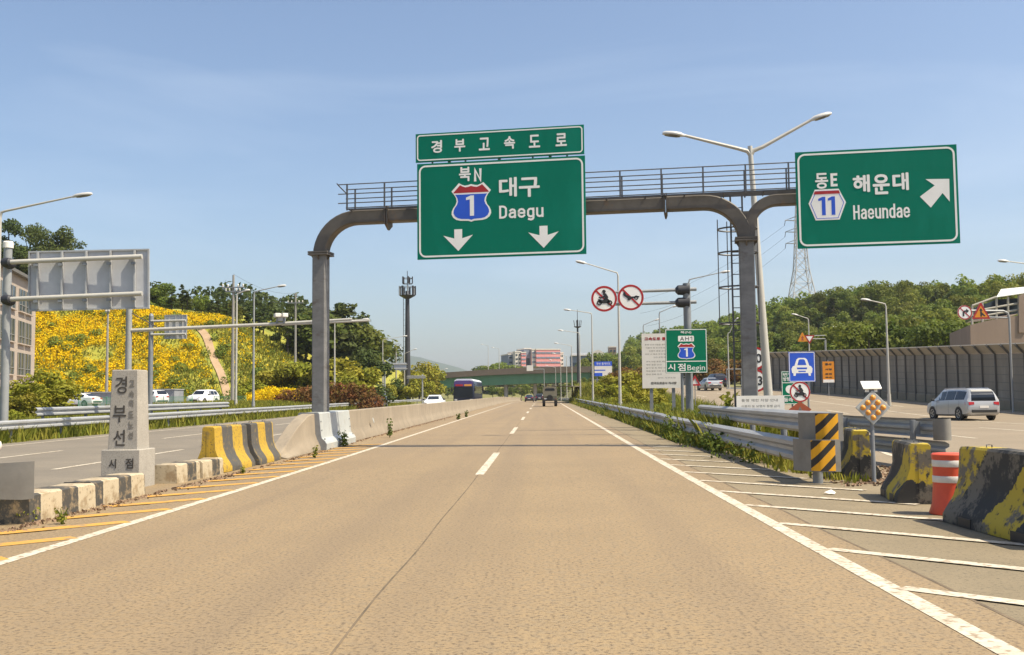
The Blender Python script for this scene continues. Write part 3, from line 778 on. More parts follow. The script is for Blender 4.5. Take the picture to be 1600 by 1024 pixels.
# ------------------------------------------------------------------ sign construction
def rrect(x0, x1, z0, z1, r, n=5):
    pts = []
    for cx, cz, a in ((x1 - r, z0 + r, -90), (x1 - r, z1 - r, 0), (x0 + r, z1 - r, 90), (x0 + r, z0 + r, 180)):
        for i in range(n + 1):
            q = R(a + 90 * i / n); pts.append((cx + r * math.cos(q), cz + r * math.sin(q)))
    return pts
def sign(name, label, cat, W, H, loc, rz, face, inset=.07, bw=.05, rad=.16, border=True, th=.06, group=None, ry=0.0, bmat=None):
    t = thing(name, label, cat, loc, rz, group)
    t.rotation_euler = (0, ry, rz)
    mb = MB(); mb.box((0, th / 2, H / 2), (W, th, H)); mb.build('panel', face, t)
    if border:
        mb = MB(); mb.band(rrect(-W / 2 + inset, W / 2 - inset, inset, H - inset, rad), rrect(-W / 2 + inset + bw, W / 2 - inset - bw, inset + bw, H - inset - bw, max(.01, rad - bw)), 0, .004)
        mb.build('border', bmat or M_white, t)
    if W > 4 and H > 2:
        for k in range(1, 4):
            mb = MB(); mb.box((0, -.0003, H * k / 4), (W - .02, .001, .006)); mb.build('panel_seam', M_greend, t)
    t['W'] = W; t['H'] = H
    return t
def uvbox(W, H, u0, u1, v0, v1): return (u0 * W - W / 2, u1 * W - W / 2, H * (1 - v1), H * (1 - v0))
def uvp(W, H, pts): return [(u * W - W / 2, H * (1 - v)) for u, v in pts]
def words(t, items, mat, y=0.0, name='lettering'):
    W, H = t['W'], t['H']
    for s_, u0, u1, v0, v1, b in items:
        mb = MB(); text_into(mb, s_, uvbox(W, H, u0, u1, v0, v1), y, b); mb.build(name, mat, t, ang=1)
def shield(t, W, H, u0, u1, v0, v1, numeral=(0.37, 0.57, .33, .85)):
    x0, x1, z0, z1 = uvbox(W, H, u0, u1, v0, v1)
    half = [(0.5, 0.035), (.415, .06), (.34, .07), (.26, .04), (.19, 0.0), (.09, .11), (0.0, .21), (.07, .30), (.115, .38), (.13, .47), (.10, .56), (.04, .64), (.005, .72), (.0, .80), (.04, .88), (.12, .94), (.22, .965), (.34, .97), (.43, .975), (.5, 1.0)]
    full = half + [(1 - a, b) for a, b in half[-2:0:-1]]
    full = [(a, b) for a, b in full]
    def m(p, k=1.0): return [(x0 + (0.5 + (a - .5) * k) * (x1 - x0), z1 - (0.52 + (b - .52) * k) * (z1 - z0)) for a, b in p]
    mb = MB(); mb.plate(m(full), 0, .004); sh = mb.build('route_shield', M_white, t)
    k = .90
    ff = full
    # red band (top) and blue field, clipped at two heights
    def clip(lo, hi):
        out = []
        n = len(ff)
        P = m(ff, k)
        zlo = z1 - hi * (z1 - z0); zhi = z1 - lo * (z1 - z0)
        def cl(pts, f, inside):
            res = []
            for i in range(len(pts)):
                a, b = pts[i], pts[(i + 1) % len(pts)]
                ia, ib = inside(a), inside(b)
                if ia: res.append(a)
                if ia != ib:
                    q = (f - a[1]) / (b[1] - a[1]); res.append((a[0] + (b[0] - a[0]) * q, f))
            return res
        P = cl(P, zlo, lambda p: p[1] >= zlo - 1e-9)
        return cl(P, zhi, lambda p: p[1] <= zhi + 1e-9)
    mb = MB(); mb.plate(clip(-1, .255), -.004, .002); mb.build('red_band', M_red, sh)
    mb = MB(); mb.plate(clip(.295, 2), -.004, .002); mb.build('blue_field', M_blue, sh)
    mb = MB(); a, b, c, d = numeral
    text_into(mb, '1', (x0 + a * (x1 - x0), x0 + b * (x1 - x0), z1 - d * (z1 - z0), z1 - c * (z1 - z0)), -.006); mb.build('numeral', M_white, sh)
    return sh

def face_geom(px0, px1, py0, py1, off=.52):
    uc, zc = g_local((px0 + px1) / 2, (py0 + py1) / 2, off)
    ua, _ = g_local(px0, (py0 + py1) / 2, off); ub, _ = g_local(px1, (py0 + py1) / 2, off)
    _, za = g_local((px0 + px1) / 2, py1, off); _, zt = g_local((px0 + px1) / 2, py0, off)
    W, H = ub - ua, zt - za
    n = Vector((math.sin(GRZ), -math.cos(GRZ), 0))
    p = g_base + n * off + Vector((math.cos(GRZ) * uc, math.sin(GRZ) * uc, 0)); p.z = g_base.z + za
    return W, H, p
# narrow name sign
W, H, p = face_geom(647.5, 910.5, 202.5, 247.5)
t = sign('overhead_sign', 'narrow green overhead sign with one row of six white Korean letters, above the Daegu sign', 'road sign', W, H, p, GRZ, M_green, inset=.04, bw=.035, rad=.10)
words(t, [(c, u - .033, u + .033, .255, .70, .012) for c, u in zip('경부고속도로', (.128, .268, .415, .565, .712, .868))], M_white)
for u in (-.4, -.2, 0, .2, .4):
    mb = MB(); mb.box((u * W, .04, -.06), (.05, .03, .14)); mb.build('hanger_bar', M_rail, t)
for u in (-.3, 0, .3):
    mb = MB(); mb.box((u * W, .10, H / 2 - .6), (.08, .07, H * .9 + 1.2)); mb.build('support_bar', M_rail, t)
# main sign
W, H, p = face_geom(650, 913, 250, 401.5)
t = sign('overhead_sign', 'large green overhead sign pointing down to Daegu with a route 1 shield and two arrows', 'road sign', W, H, p, GRZ, M_green, inset=.055, bw=.05, rad=.20)
words(t, [('북', .255, .326, .055, .205, .012), ('N', .345, .391, .078, .212, .014), ('대', .494, .60, .186, .388, .016), ('구', .612, .735, .196, .398, .016), ('Daegu', .494, .755, .475, .640, .012)], M_white)
shield(t, W, H, .209, .446, .222, .627)
for uc, vo in ((.248, 0.0), (.754, .0)):
    mb = MB()
    pts = [(-.0235, .70), (-.0235, .795), (-.089, .762), (0, .925), (.088, .762), (.0235, .795), (.0235, .70)]
    mb.plate(uvp(W, H, [(uc + a, b + vo) for a, b in pts]), 0, .004); mb.build('arrow', M_white, t)
for u in (-.38, -.13, .13, .38):
    mb = MB(); mb.box((u * W, .10, H / 2), (.09, .08, H * .94)); mb.build('support_bar', M_rail, t)
# right sign
W, H, p = face_geom(1242.5, 1496, 232, 384.5, .52)
t = sign('overhead_sign', 'large green overhead sign to Haeundae with route 11 hexagon and slanting arrow, on the right', 'road sign', W, H, p, GRZ, M_green, inset=.055, bw=.05, rad=.20)
words(t, [('동', .122, .204, .228, .392, .012), ('E', .219, .262, .236, .372, .014), ('해', .357, .463, .266, .446, .018), ('운', .480, .585, .268, .476, .018), ('대', .602, .702, .262, .444, .018), ('Haeundae', .354, .702, .576, .722, .011)], M_white)
mb = MB()
def hexa(k): return [(.193 + (a - .193) * k, .557 + (b - .557) * k) for a, b in ((.118, .398), (.268, .398), (.311, .54), (.268, .716), (.118, .716), (.076, .54))]
mb.plate(uvp(W, H, hexa(1.0)), 0, .004); hx = mb.build('route_hexagon', M_white, t)
mb = MB(); mb.band(uvp(W, H, hexa(.90)), uvp(W, H, hexa(.865)), -.004, .002); mb.build('blue_outline', M_blue, hx)
mb = MB(); mb.plate(uvp(W, H, [(.117, .415), (.269, .415), (.276, .448), (.110, .448)]), -.006, .002); mb.build('red_band', M_red, hx)
mb = MB(); text_into(mb, '11', uvbox(W, H, .138, .243, .475, .665), -.004); mb.build('numeral', M_blue, hx)
mb = MB()
ap = [(1338, 352), (1152, 355), (1225, 405), (1110, 495), (1198, 582), (1288, 465), (1345, 532)]
def cpt(x, y):
    v = .3
    for _ in range(4):
        u = (x - 90 - 45 * v) / 1300; v = (y - 140 + 65 * u) / 785
    return u, v
mb.plate(uvp(W, H, [cpt(*q) for q in ap]), 0, .004); mb.build('arrow', M_white, t)
for u in (-.36, -.12, .12, .36):
    mb = MB(); mb.box((u * W, .10, H / 2), (.09, .08, H * .94)); mb.build('support_bar', M_rail, t)

# ================================================================== STREET LAMPS
def lamp(label, x, y, z, H, arm, side, pm=M_lamp, r0=.11, r1=.055, group=None, double=False, rise=.35, lean=0.0, rz=0.0, headlen=.75, arm2=None, rise2=None):
    t = thing('street_lamp', label, 'street lamp', (x, y, z), rz, group)
    t.rotation_euler = (0, lean, rz)
    mb = MB()
    if double or H > 20: top = H - .05
    else: top = H - .25
    mb.tube([(0, 0, 0), (0, 0, .02), (0, 0, top)], [r0 * 1.0, r0, r1], 12)
    mb.tube([(0, 0, 0), (0, 0, .9)], [r0 * 1.25, r0 * 1.22], 12)
    mb.build('pole', pm, t)
    mb = MB(); mb.box((0, 0, .015), (.42, .42, .03)); mb.build('base_plate', M_galvd, t)
    for k, (sd, ar, rs) in enumerate(((side, arm, rise), (-side, arm2 or arm, rise2 if rise2 is not None else rise)) if double else ((side, arm, rise),)):
        mb = MB()
        if double: pts = [(0, 0, H - .38), (sd * .10, 0, H - .22), (sd * .45, 0, H - .10), (sd * ar, 0, H + rs)]
        else: pts = [(0, 0, top - .02), (sd * .06, 0, H - .06), (sd * .25, 0, H), (sd * ar, 0, H + rs)]
        mb.tube(pts, [r1 * 1.0, r1 * .95, r1 * .8, r1 * .6], 8); mb.build('arm', pm, t)
        ang = math.atan2(rs, ar) * .8
        c, s_ = math.cos(ang), math.sin(ang)
        def q(a, b, hgt): return (sd * (ar - .05 + a * c - hgt * s_ * 1), b, H + rs + a * s_ + hgt * c)
        rings = []
        L = headlen
        for a, wd, hg in ((0, .055, .05), (.08, .075, .07), (.22 * L, .14, .11), (.55 * L, .165, .12), (.85 * L, .13, .10), (L, .06, .055)):
            ring = []
            for k2 in range(10):
                an = math.pi * k2 / 9
                ring.append(q(a, wd * math.cos(an), -.02 + hg * math.sin(an)))
            ring.append(q(a, -wd * .9, -.05)); ring.append(q(a, wd * .9, -.05))
            rings.append(ring)
        mb = MB(); mb.loft(rings); hd = mb.build('lamp_head', M_head, t, ang=50)
        mb = MB()
        rings = [[q(a, wd * math.cos(2 * math.pi * k2 / 10), -.052 + (-.035 if k2 in (0,) else 0) - .03 * abs(math.sin(2 * math.pi * k2 / 10))) for k2 in range(10)] for a, wd in ((.22 * L, .05), (.35 * L, .12), (.7 * L, .12), (.9 * L, .05))]
        mb.loft(rings); mb.build('lens', M_lens, hd)
    return t
def lamp_px(label, px, py_top, px_tip, py_tip, Y, Hx=None, group=None, pm=M_lamp, **k):
    p = at(px, py_top, Y); q = at(px_tip, py_tip, Y)
    z = left_z(p.x, Y)
    side = 1 if q.x > p.x else -1
    ar = abs(q.x - p.x) - .75
    return lamp(label, p.x, Y, z, p.z - z, max(.6, ar), side, pm, group=group, rise=q.z - p.z, **k)
G1 = 'street lamps in the right verge'
lamp_px('pale street lamp on the right verge nearest the camera, behind the two round prohibition signs', 965.5, 425, 898, 412, 68.5, group=G1)
lamp_px('pale street lamp on the right verge, next beyond the one behind the round prohibition signs', 924.5, 489, 880, 485, 103, group=G1)
lamp_px('pale street lamp on the right verge, a dark antenna mast rising beside its top', 905.5, 520, 871, 517, 137, group=G1)
lamp_px('pale street lamp on the right verge, next beyond the one beside the antenna mast', 893, 540, 865, 537, 172, group=G1)
lamp_px('small far street lamp on the right verge before the pink building’s pale end', 885, 556, 862, 553, 206, group=G1)
lamp_px('tiny far street lamp on the right verge in front of the pink facade', 876, 566, 857, 563, 244, group=G1)
lamp_px('tiny far street lamp on the right verge directly behind the army truck', 868, 574, 852, 572, 285, group=G1)
G2 = 'street lamps on the far side of the opposite carriageway'
lamp_px('tall pale street lamp at the left edge, its arm above the large grey sign back', .5, 330, 139, 307, 46, group=G2, r0=.12, r1=.07, headlen=.95)
lamp_px('grey street lamp in front of the flower slope, arm crossing below the crossarm pole', 397, 455, 448, 448, 78, group=G2, pm=M_lampgrey)
lamp_px('pale street lamp just right of the left gantry column, in front of the reddish hedge', 523, 503, 577, 499, 108, group=G2)
lamp_px('slim pale street lamp standing at the right end of the reddish hedge', 598, 531, 637, 526, 140, group=G2, pm=M_lamp)
lamp_px('far slim street lamp between the two distant sign backs by the yellow trees', 632, 552, 652, 547, 178, group=G2)
lamp_px('far slim street lamp at the left end of the green bridge', 678, 581, 700, 577, 240, group=G2)
lamp_px('thin white lamp pole with a short arm beside the utility pole before the flower slope', 370, 458, 379, 455, 80, group=G2, r0=.10, r1=.07, headlen=.5)
pd = at(1178, 226, 36)
qa = at(1040, 207, 36); qb = at(1311, 190, 36)
zg = ground_z(pd.x, 36)
lamp('tall pale double armed street lamp standing right behind the gantry fork', pd.x + .33, 36, zg, pd.z - zg, pd.x - qa.x - .80, -1, M_lamp, r0=.17, r1=.085, double=True, rise=qa.z - pd.z, arm2=qb.x - pd.x - .80, rise2=qb.z - pd.z - .02, lean=-.046, headlen=.80)
G3 = 'street lamps along the ramp'
lamp_px('grey street lamp on the ramp edge just behind the top of the square sign mast', 1076, 436, 1142, 426, 74, group=G3, pm=M_lampgrey)
lamp_px('grey street lamp on the ramp edge rising behind the white notice board', 1030, 487, 1062, 480, 100, group=G3, pm=M_lampgrey)
lamp_px('small grey street lamp rising behind the left corner of the tall notice board', 1005, 507, 1032, 501, 122, group=G3, pm=M_lampgrey)
lamp_px('pale street lamp in front of the dark noise wall, left of the white van', 1384, 474, 1344, 470, 76, group=G3)
lamp_px('pale street lamp on the ramp behind the small orange and triangular signs', 1263, 497, 1236, 493, 112, group=G3)
lamp_px('slim street lamp among the trees behind the noise wall left of the tall wall lamp', 1317, 514, 1300, 512, 150, group=G3)
lamp_px('pale street lamp on the ramp seen just left of the right gantry column', 1137, 520, 1157, 503, 128, group=G3)
pz = at(1624, 414, 69)
lamp('street lamp whose pole stands outside the right edge, only its arm in the sky', pz.x, 69, ground_z(pz.x, 69), pz.z - ground_z(pz.x, 69), pz.x - at(1558, 410, 69).x - .75, -1, M_lamp, group=G3, rise=at(1558, 409, 69).z - pz.z)

# ================================================================== GUARDRAILS
def wprof(h=.33, d=.085):
    """W-beam section: (offset outwards, height) polyline"""
    return [(0.0, -h / 2), (d * .25, -h * .47), (d, -h * .36), (d, -h * .20), (d * .15, -h * .07), (d * .15, h * .07), (d, h * .20), (d, h * .36), (d * .25, h * .47), (0.0, h / 2)]
def wbeam(mb, pts, h, d, side):
    """pts: (x, y, z centre); side +1: corrugation bulges to the left of the travel direction"""
    prof = wprof(h, d)
    th = .006
    ringsF = []
    for i, p in enumerate(pts):
        a = Vector(pts[max(0, i - 1)]); b = Vector(pts[min(len(pts) - 1, i + 1)])
        t = (b - a); t.z = 0; t.normalize()
        n = Vector((-t.y, t.x, 0)) * side
        front = [Vector(p) + n * o + Vector((0, 0, hh)) for o, hh in prof]
        back = [Vector(p) + n * (o - th) + Vector((0, 0, hh)) for o, hh in prof[::-1]]
        ringsF.append(front + back)
    mb.loft(ringsF)
def path_pts(pts, step=2.0):
    out = []
    for (a, b) in zip(pts[:-1], pts[1:]):
        a, b = Vector(a), Vector(b)
        n = max(1, int((b - a).length / step))
        for i in range(n): out.append(a + (b - a) * i / n)
    out.append(Vector(pts[-1]))
    return out
def guardrail(label, pts, zc, h, side, post_step, d=.085, zf=ground_z, post=.12, post_off=.14, posts=True, group=None, mat=None, maxposts=95, post_h=None):
    t = thing('guardrail', label, 'guardrail', (pts[0][0], pts[0][1], zf(pts[0][0], pts[0][1])), 0, group)
    o = Vector(t.location)
    P = path_pts([(x, y, 0) for x, y in pts])
    zcf = zc if callable(zc) else (lambda y: zc)
    P = [Vector((p.x, p.y, zf(p.x, p.y) + zcf(p.y))) for p in P]
    mb = MB(); wbeam(mb, [p - o for p in P], h, d, side); mb.build('beam', mat or M_galv, t, ang=25)
    acc = 0; nxt = 1.0; cnt = 0
    for a, b in zip(P[:-1], P[1:]):
        L = (b - a).length
        while posts and nxt <= acc + L and cnt < maxposts:
            q = a + (b - a) * ((nxt - acc) / L)
            tt = (b - a); tt.z = 0; tt.normalize()
            n = Vector((-tt.y, tt.x, 0)) * (-side)
            g = q + n * post_off
            zg_ = zf(g.x, g.y)
            top = zcf(q.y) + h * .42 if post_h is None else post_h
            mb = MB(); mb.tube([(0, 0, -.05), (0, 0, top + .0)], post / 2, 10)
            po = mb.build('post', M_galvd, t); po.location = Vector((g.x, g.y, zg_)) - o
            if nxt < 60:
                mb = MB(); mb.box((0, 0, 0), (.10, .10, h * .7), rz=math.atan2(tt.y, tt.x)); sb = mb.build('spacer', M_galvd, po); sb.location = -n * (post_off * .52) + Vector((0, 0, zcf(q.y)))
            cnt += 1; nxt += post_step * (1 if nxt < 80 else 2)
        acc += L
    return t
# lower rail along the right edge of the main road; upper rail behind it
gr1 = guardrail('long low guardrail along the right road edge, ending in the lower striped pad', [(4.62, 17.3), (4.62, 36), (4.66, 60), (4.72, 110), (4.9, 200), (5.0, 320)], lambda y: .46 if y < 40 else .5, .44, 1, 4.0, d=.10, post_off=.20, post=.14, zf=lambda x, y: road_z(y))
gr2 = guardrail('short high guardrail behind the long low one, ending in the upper striped pad', [(4.78, 17.2), (5.05, 25), (5.5, 36)], lambda y: .97 - max(0, y - 17) * .004, .40, 1, 4.0, d=.10, post_off=.20, post=.14, zf=lambda x, y: road_z(y))
def end_pad(parent, px0, px1, py0, py1, Y, name='striped_pad'):
    """rounded end wing with a diagonal striped sheet"""
    a = at(px0, py1, Y); b = at(px1, py0, Y)
    o = Vector(parent.location)
    W = b.x - a.x; H = b.z - a.z
    n = 14
    def prof(k, off):
        # plan curve: comes along the beam on the left, turns to face the camera
        pts = []
        for i in range(n + 1):
            q = i / n
            x = a.x - .10 + (W + .16) * q
            yv = Y + 0.50 * (1 - min(1, q * 1.9)) ** 2 + .12 * max(0, q - .75)
            pts.append((x, yv - off))
        return pts
    mb = MB()
    for off, z0, z1, q0, q1, nm, mt in ((0, a.z - .01, b.z + .01, 0, 1, 'end_wing', M_wing), (.006, a.z + .005, b.z - .005, .28, .86, name, M_chev)):
        P = prof(0, off); P = [p for i, p in enumerate(P) if q0 - 1e-6 <= i / n <= q1 + 1e-6]
        mb = MB()
        rings = []
        for x, yv in P:
            rings.append([(x, yv, z0), (x, yv, z1), (x, yv + .02, z1), (x, yv + .02, z0)] if off == 0 else [(x, yv, z0), (x, yv, z1), (x, yv + .004, z1), (x, yv + .004, z0)])
        rings = [[Vector(p) - o for p in rg] for rg in rings]
        mb.loft(rings)
        mb.build(nm, mt, parent, ang=50)
end_pad(gr1, 1262, 1308, 688, 737, 16.9)
end_pad(gr2, 1270, 1312, 646, 689, 17.05)
mb = MB(); mb.tube([(0, 0, -.05), (0, 0, 1.0)], .085, 12); q = mb.build('end_post', M_galvd, gr1); q.location = Vector((at(1279, 740, 17.2).x, 17.25, 0)) - Vector(gr1.location)
# rail along the near ramp edge
gr3 = guardrail('guardrail on the ramp side behind the striped pads, ending in a rounded grey nose', [(7.55, 19.6), (7.2, 24), (7.6, 32), (9.6, 44)], .80, .36, -1, 4.0, d=.09, zf=lambda x, y: 0.0, post_off=.16)
mb = MB(); wbeam(mb, [Vector((7.55, 19.6, .40)) - Vector(gr3.location), Vector((7.2, 24, .40)) - Vector(gr3.location), Vector((7.6, 32, .40)) - Vector(gr3.location)], .34, .09, -1); mb.build('lower_beam', M_galv, gr3, ang=25)
mb = MB()
rings = []
for i in range(11):
    a = R(180 * i / 10)
    x, yv = 7.46 + .16 * math.cos(a) * 1.0, 19.5 - .22 * math.sin(a)
    rings.append([Vector((x, yv, z)) - Vector(gr3.location) for z in (.60, 1.0)] + [Vector((7.46 + .145 * math.cos(a), 19.5 - .2 * math.sin(a), z)) - Vector(gr3.location) for z in (1.0, .60)])
mb.loft(rings); mb.build('nose', M_wing, gr3, ang=50)
# far left side of the opposite carriageway
gr4 = guardrail('long galvanised guardrail along the far side of the opposite carriageway, passing behind the monument', [(-19.2, 24), (-19.4, 60), (-19.6, 120), (-19.6, 180)], .58, .36, -1, 4.0, d=.09, zf=lambda x, y: road_z(y), post_off=.16)
gr5 = guardrail('second galvanised guardrail set a little higher behind the long one, on the left', [(-20.05, at(38, 650, 40).y), (-20.3, 58), (-20.4, 66)], 1.0, .36, -1, 4.0, d=.09, zf=lambda x, y: road_z(y), post_off=.16)
# near left end: nose of the median guardrail
t = thing('guardrail', 'weathered guardrail end with a broad flat wing at the left edge by the striped kerb', 'guardrail', (-6.7, 12.2, 0))
mb = MB(); wbeam(mb, [(-.05, -4.5, .60), (-.02, -2, .60), (.02, -.35, .60), (.06, -.1, .60)], .33, .09, -1); mb.build('beam', M_galv, t, ang=25)
mb = MB(); wbeam(mb, [(-.05, -4.5, .22), (-.02, -2, .22), (.02, -.35, .22), (.06, -.1, .22)], .33, .09, -1); mb.build('lower_beam', M_galv, t, ang=25)
mb = MB()
rings = []
for i in range(13):
    q = i / 12
    x = -.14 + .73 * q; yv = -.06 + .05 * q + .10 * max(0, q - .8) ** 1.2
    lo, hi = .32 - .02 * q + .10 * max(0, q - .85), .725 + .035 * q
    rings.append([(x, yv, lo), (x, yv, hi), (x, yv + .007, hi), (x, yv + .007, lo)])
mb.loft(rings); ew = mb.build('end_wing', M_wing, t, ang=20)
for bx, bz in ((.02, .66), (.12, .665), (.02, .42), (.12, .415)):
    mb = MB(); mb.tube([(bx, -.062, bz), (bx, -.040, bz)], .018, 8); mb.build('bolt', M_galvd, ew)
mb = MB(); mb.tube([(.0, .16, -.05), (.0, .16, .84)], .07, 12); po = mb.build('post', M_galvd, t)
mb = MB(); mb.tube([(-.05, -1.9, -.05), (-.05, -1.9, .75)], .07, 12); mb.build('post', M_galvd, t)
mb = MB(); mb.lathe([(.0, .855), (.05, .86), (.085, .90), (.095, .94), (.085, .985), (.05, 1.02), (.0, 1.03)], 14, (.0, .16, 0)); mb.build('reflector_ball', M_drumw, po, ang=60)

# ================================================================== BARRIERS ON THE LEFT
def jersey_ring(y, wb=.30, wt=.085, h=.86, x=0.0, z=0.0, lean=0.0):
    half = [(wb, 0.0), (wb, .085), (wb * .90, .16), (wb * .62, .30), (wb * .44, .48), (wt + .015, h - .03), (wt - .01, h)]
    return [(x + a, y, z + b) for a, b in half] + [(x - a, y, z + b) for a, b in half[::-1]]
def barrier(label, px, py, L, Y, mat, rz=0.0, h=.90, wb=.32, wt=.11, group=None, seed=0, dy=0.0, slots=True, loc=None):
    p = loc or at(px, py, Y)
    t = thing('jersey_barrier', label, 'barrier', (p[0], p[1], road_z(Y)), rz, group)
    rnd = random.Random(seed)
    mb = MB()
    rings = []
    n = 14
    for i in range(n + 1):
        y = -L / 2 + L * i / n
        rg = jersey_ring(y, wb, wt, h)
        k = 1.0
        if i in (0, n): k = .965
        rings.append([(a * k + rnd.uniform(-.004, .004), b, c * (1 if i not in (0, n) else .985) + rnd.uniform(-.004, .004)) for a, b, c in rg])
    mb.loft(rings)
    o = mb.build('body', mat, t, ang=28)
    if slots:
        for yv in (-L * .25, L * .25):
            for sx in (-1, 1):
                mb = MB(); mb.box((sx * (wb + .001), yv, .05), (.012, .30, .10)); mb.build('fork_slot', M_black, t)
    # end keyway groove
    mb = MB(); mb.box((0, -L / 2 - .001, h * .48), (.07, .012, h * .80)); mb.build('end_groove', mat, t)
    for yv in (-L * .3, L * .3):
        mb = MB(); mb.tube([(-.03, yv, h - .02), (-.03, yv, h + .03), (.03, yv, h + .03), (.03, yv, h - .02)], .008, 6); mb.build('lifting_loop', M_rail, t)
    return t
GBAR = 'yellow and black concrete barriers'
barrier('yellow and black concrete barrier on the left, right after the striped kerb', 0, 0, 2.15, 21.7, M_barL, group=GBAR, seed=1, slots=False, loc=(-6.77, 21.75, 0), rz=R(-1), h=.93, wb=.34)
barrier('yellow and black concrete barrier on the left, touching the sloped concrete wall end', 0, 0, 2.0, 24.0, M_barL2, group=GBAR, seed=2, slots=False, loc=(-6.72, 23.98, 0), rz=R(1), h=.93, wb=.34)
# kerb blocks
def kerb(label, x, y0, y1, wd, h, rz=0.0, seed=0):
    t = bpy.data.objects
    L = y1 - y0
    rnd = random.Random(seed)
    mb = MB(); rings = []
    n = 10
    for i in range(n + 1):
        y = -L / 2 + L * i / n
        e = .02 if 0 < i < n else .035
        hh = h + rnd.uniform(-.008, .006); j = rnd.uniform(-.008, .008)
        rings.append([(wd / 2 + j, y, -.02), (wd / 2 - .015 + j, y, hh - e), (wd / 2 - .05 + j, y, hh), (-wd / 2 + .05, y, hh), (-wd / 2 + .015, y, hh - e), (-wd / 2, y, -.02)])
    mb.loft(rings)
    o = mb.build('kerb_block', M_kerb, None, ang=30, loc=(x, (y0 + y1) / 2, 0))
    o.rotation_euler = (0, 0, rz)
    return tag(o, label, 'kerb', 'black and white kerb blocks')
kerb('worn black and white kerb block nearest the camera, beside the guardrail wing', -6.46, 12.35, 14.2, .46, .345, seed=1)
kerb('worn black and white kerb block ending just before the foot of the stone monument', -6.53, 14.24, 16.2, .46, .345, R(.6), seed=2)
kerb('worn black and white kerb block just beyond the stone monument', -6.72, 18.15, 19.3, .46, .34, R(-1.0), seed=4)
kerb('worn black and white kerb block touching the first yellow and black barrier', -6.66, 19.33, 20.55, .46, .33, R(-.8), seed=5)
# sloped end + long median wall
XB = -6.68
def median_ring(y, h, x=XB, base=.36):
    k = min(1.0, h / .95)
    half = [(base, 0.0), (base * .97, .10 * k), (base * .70, .30 * k), (base * .55, .46 * k), (.17, h - .02), (.15, h)]
    z = road_z(y)
    return [(x + a, y, z + b) for a, b in half] + [(x - a, y, z + b) for a, b in half[::-1]]
t = thing('median_wall', 'long tan concrete median wall with a sloped end, running ahead into the distance', 'median wall', (XB, 25.4, road_z(25)))
o = Vector(t.location)
def sub(r_): return [[Vector(p) - o for p in ring] for ring in r_]
mb = MB(); mb.loft(sub([median_ring(25.25, .10), median_ring(25.8, .26), median_ring(27.2, .72), median_ring(28.3, .98), median_ring(28.9, 1.03), median_ring(29.2, 1.03)])); mb.build('sloped_end', M_conc, t, ang=30)
mb = MB(); mb.loft(sub([median_ring(y, 1.03 if y < 60 else 1.0) for y in list(np.arange(33.7, 120, 3.0)) + list(np.arange(120, 330, 10.0))])); mb.build('wall', M_conc, t, ang=30)
mb = MB(); 
def cover_ring(y, e=0.0):
    half = [(.50 + e, .0), (.51 + e, .17), (.46 + e, .25), (.37 + e, .33), (.345 + e, .42), (.285 + e, 1.03), (.25 + e, 1.055 + e)]
    z = road_z(y)
    return [(XB + a, y, z + b) for a, b in half] + [(XB - a, y, z + b) for a, b in half[::-1]]
mb.loft(sub([cover_ring(29.15), cover_ring(31.2), cover_ring(33.75)])); cv = mb.build('steel_cover', M_cover, t, ang=25)
mb = MB(); mb.loft(sub([cover_ring(29.10, .012), cover_ring(29.16, .012)])); mb.build('edge_angle', M_galvd, cv)
for z_, x_ in ((.30, .43), (.55, .335), (.80, .31)):
    for yv in (29.3, 33.6):
        mb = MB(); mb.tube([(XB + x_ - .02, yv, z_ + road_z(30)), (XB + x_ + .02, yv, z_ + road_z(30))], .022, 8); mb.v = [tuple(Vector(p) - o) for p in mb.v]; mb.build('bolt', M_galvd, cv)
mb = MB(); mb.lathe([(0, -.006), (.10, -.006), (.10, .006), (0, .006)], 16); rf = mb.build('round_patch', M_cover, t); 
rf.location = Vector((XB + .335, 38.3, road_z(38) + .60)) - o; rf.rotation_euler = (0, R(78), 0)

# ================================================================== MONUMENT
t = thing('stone_monument', 'pale granite milestone with carved Korean letters on a square base, among the kerb blocks', 'monument', (-7.17, 17.62, 0))
def block(mb, z0, z1, hw0, hd0, hw1, hd1):
    c = .012
    rings = []
    for z, hw, hd in ((z0, hw0, hd0), (z1 - .012, hw1, hd1), (z1, hw1 - .012, hd1 - .012)):
        rings.append([(hw - c, -hd, z), (hw, -hd + c, z), (hw, hd - c, z), (hw - c, hd, z), (-hw + c, hd, z), (-hw, hd - c, z), (-hw, -hd + c, z), (-hw + c, -hd, z)])
    mb.loft(rings)
zt = at(190, 578, 17.4).z
mb = MB(); block(mb, -.02, .655, .33, .35, .33, .35); bs = mb.build('base', M_stone, t, ang=30)
mb = MB(); block(mb, .655, zt, .258, .26, .225, .225); pl = mb.build('pillar', M_stone, t, ang=30)
for s_, bx in (('시', (-.20, -.07, .34, .50)), ('점', (.09, .225, .335, .51))):
    mb = MB(); text_into(mb, s_, bx, -.352, .004); mb.build('carved_lettering', M_carve, bs, ang=1)
def slope_text(items, mat):
    H = zt - .655
    for s_, x0, x1, v0, v1, b in items:
        mb = MB(); text_into(mb, s_, (x0, x1, zt - v1 * H, zt - v0 * H), 0, b)
        mb.v = [(x, y - .26 + .035 * (z - .655) / H, z) for x, y, z in mb.v]
        mb.build('carved_lettering', mat, pl, ang=1)
slope_text([('경', -.155, .045, .085, .30, .0035), ('부', -.185, .045, .45, .66, .0035), ('선', -.165, .035, .755, .955, .0035)], M_carve)
slope_text([(c, .085, .175, v, v + .085, .003) for c, v in zip('고속국도노선', (.13, .265, .385, .52, .65, .78))], M_carve2)

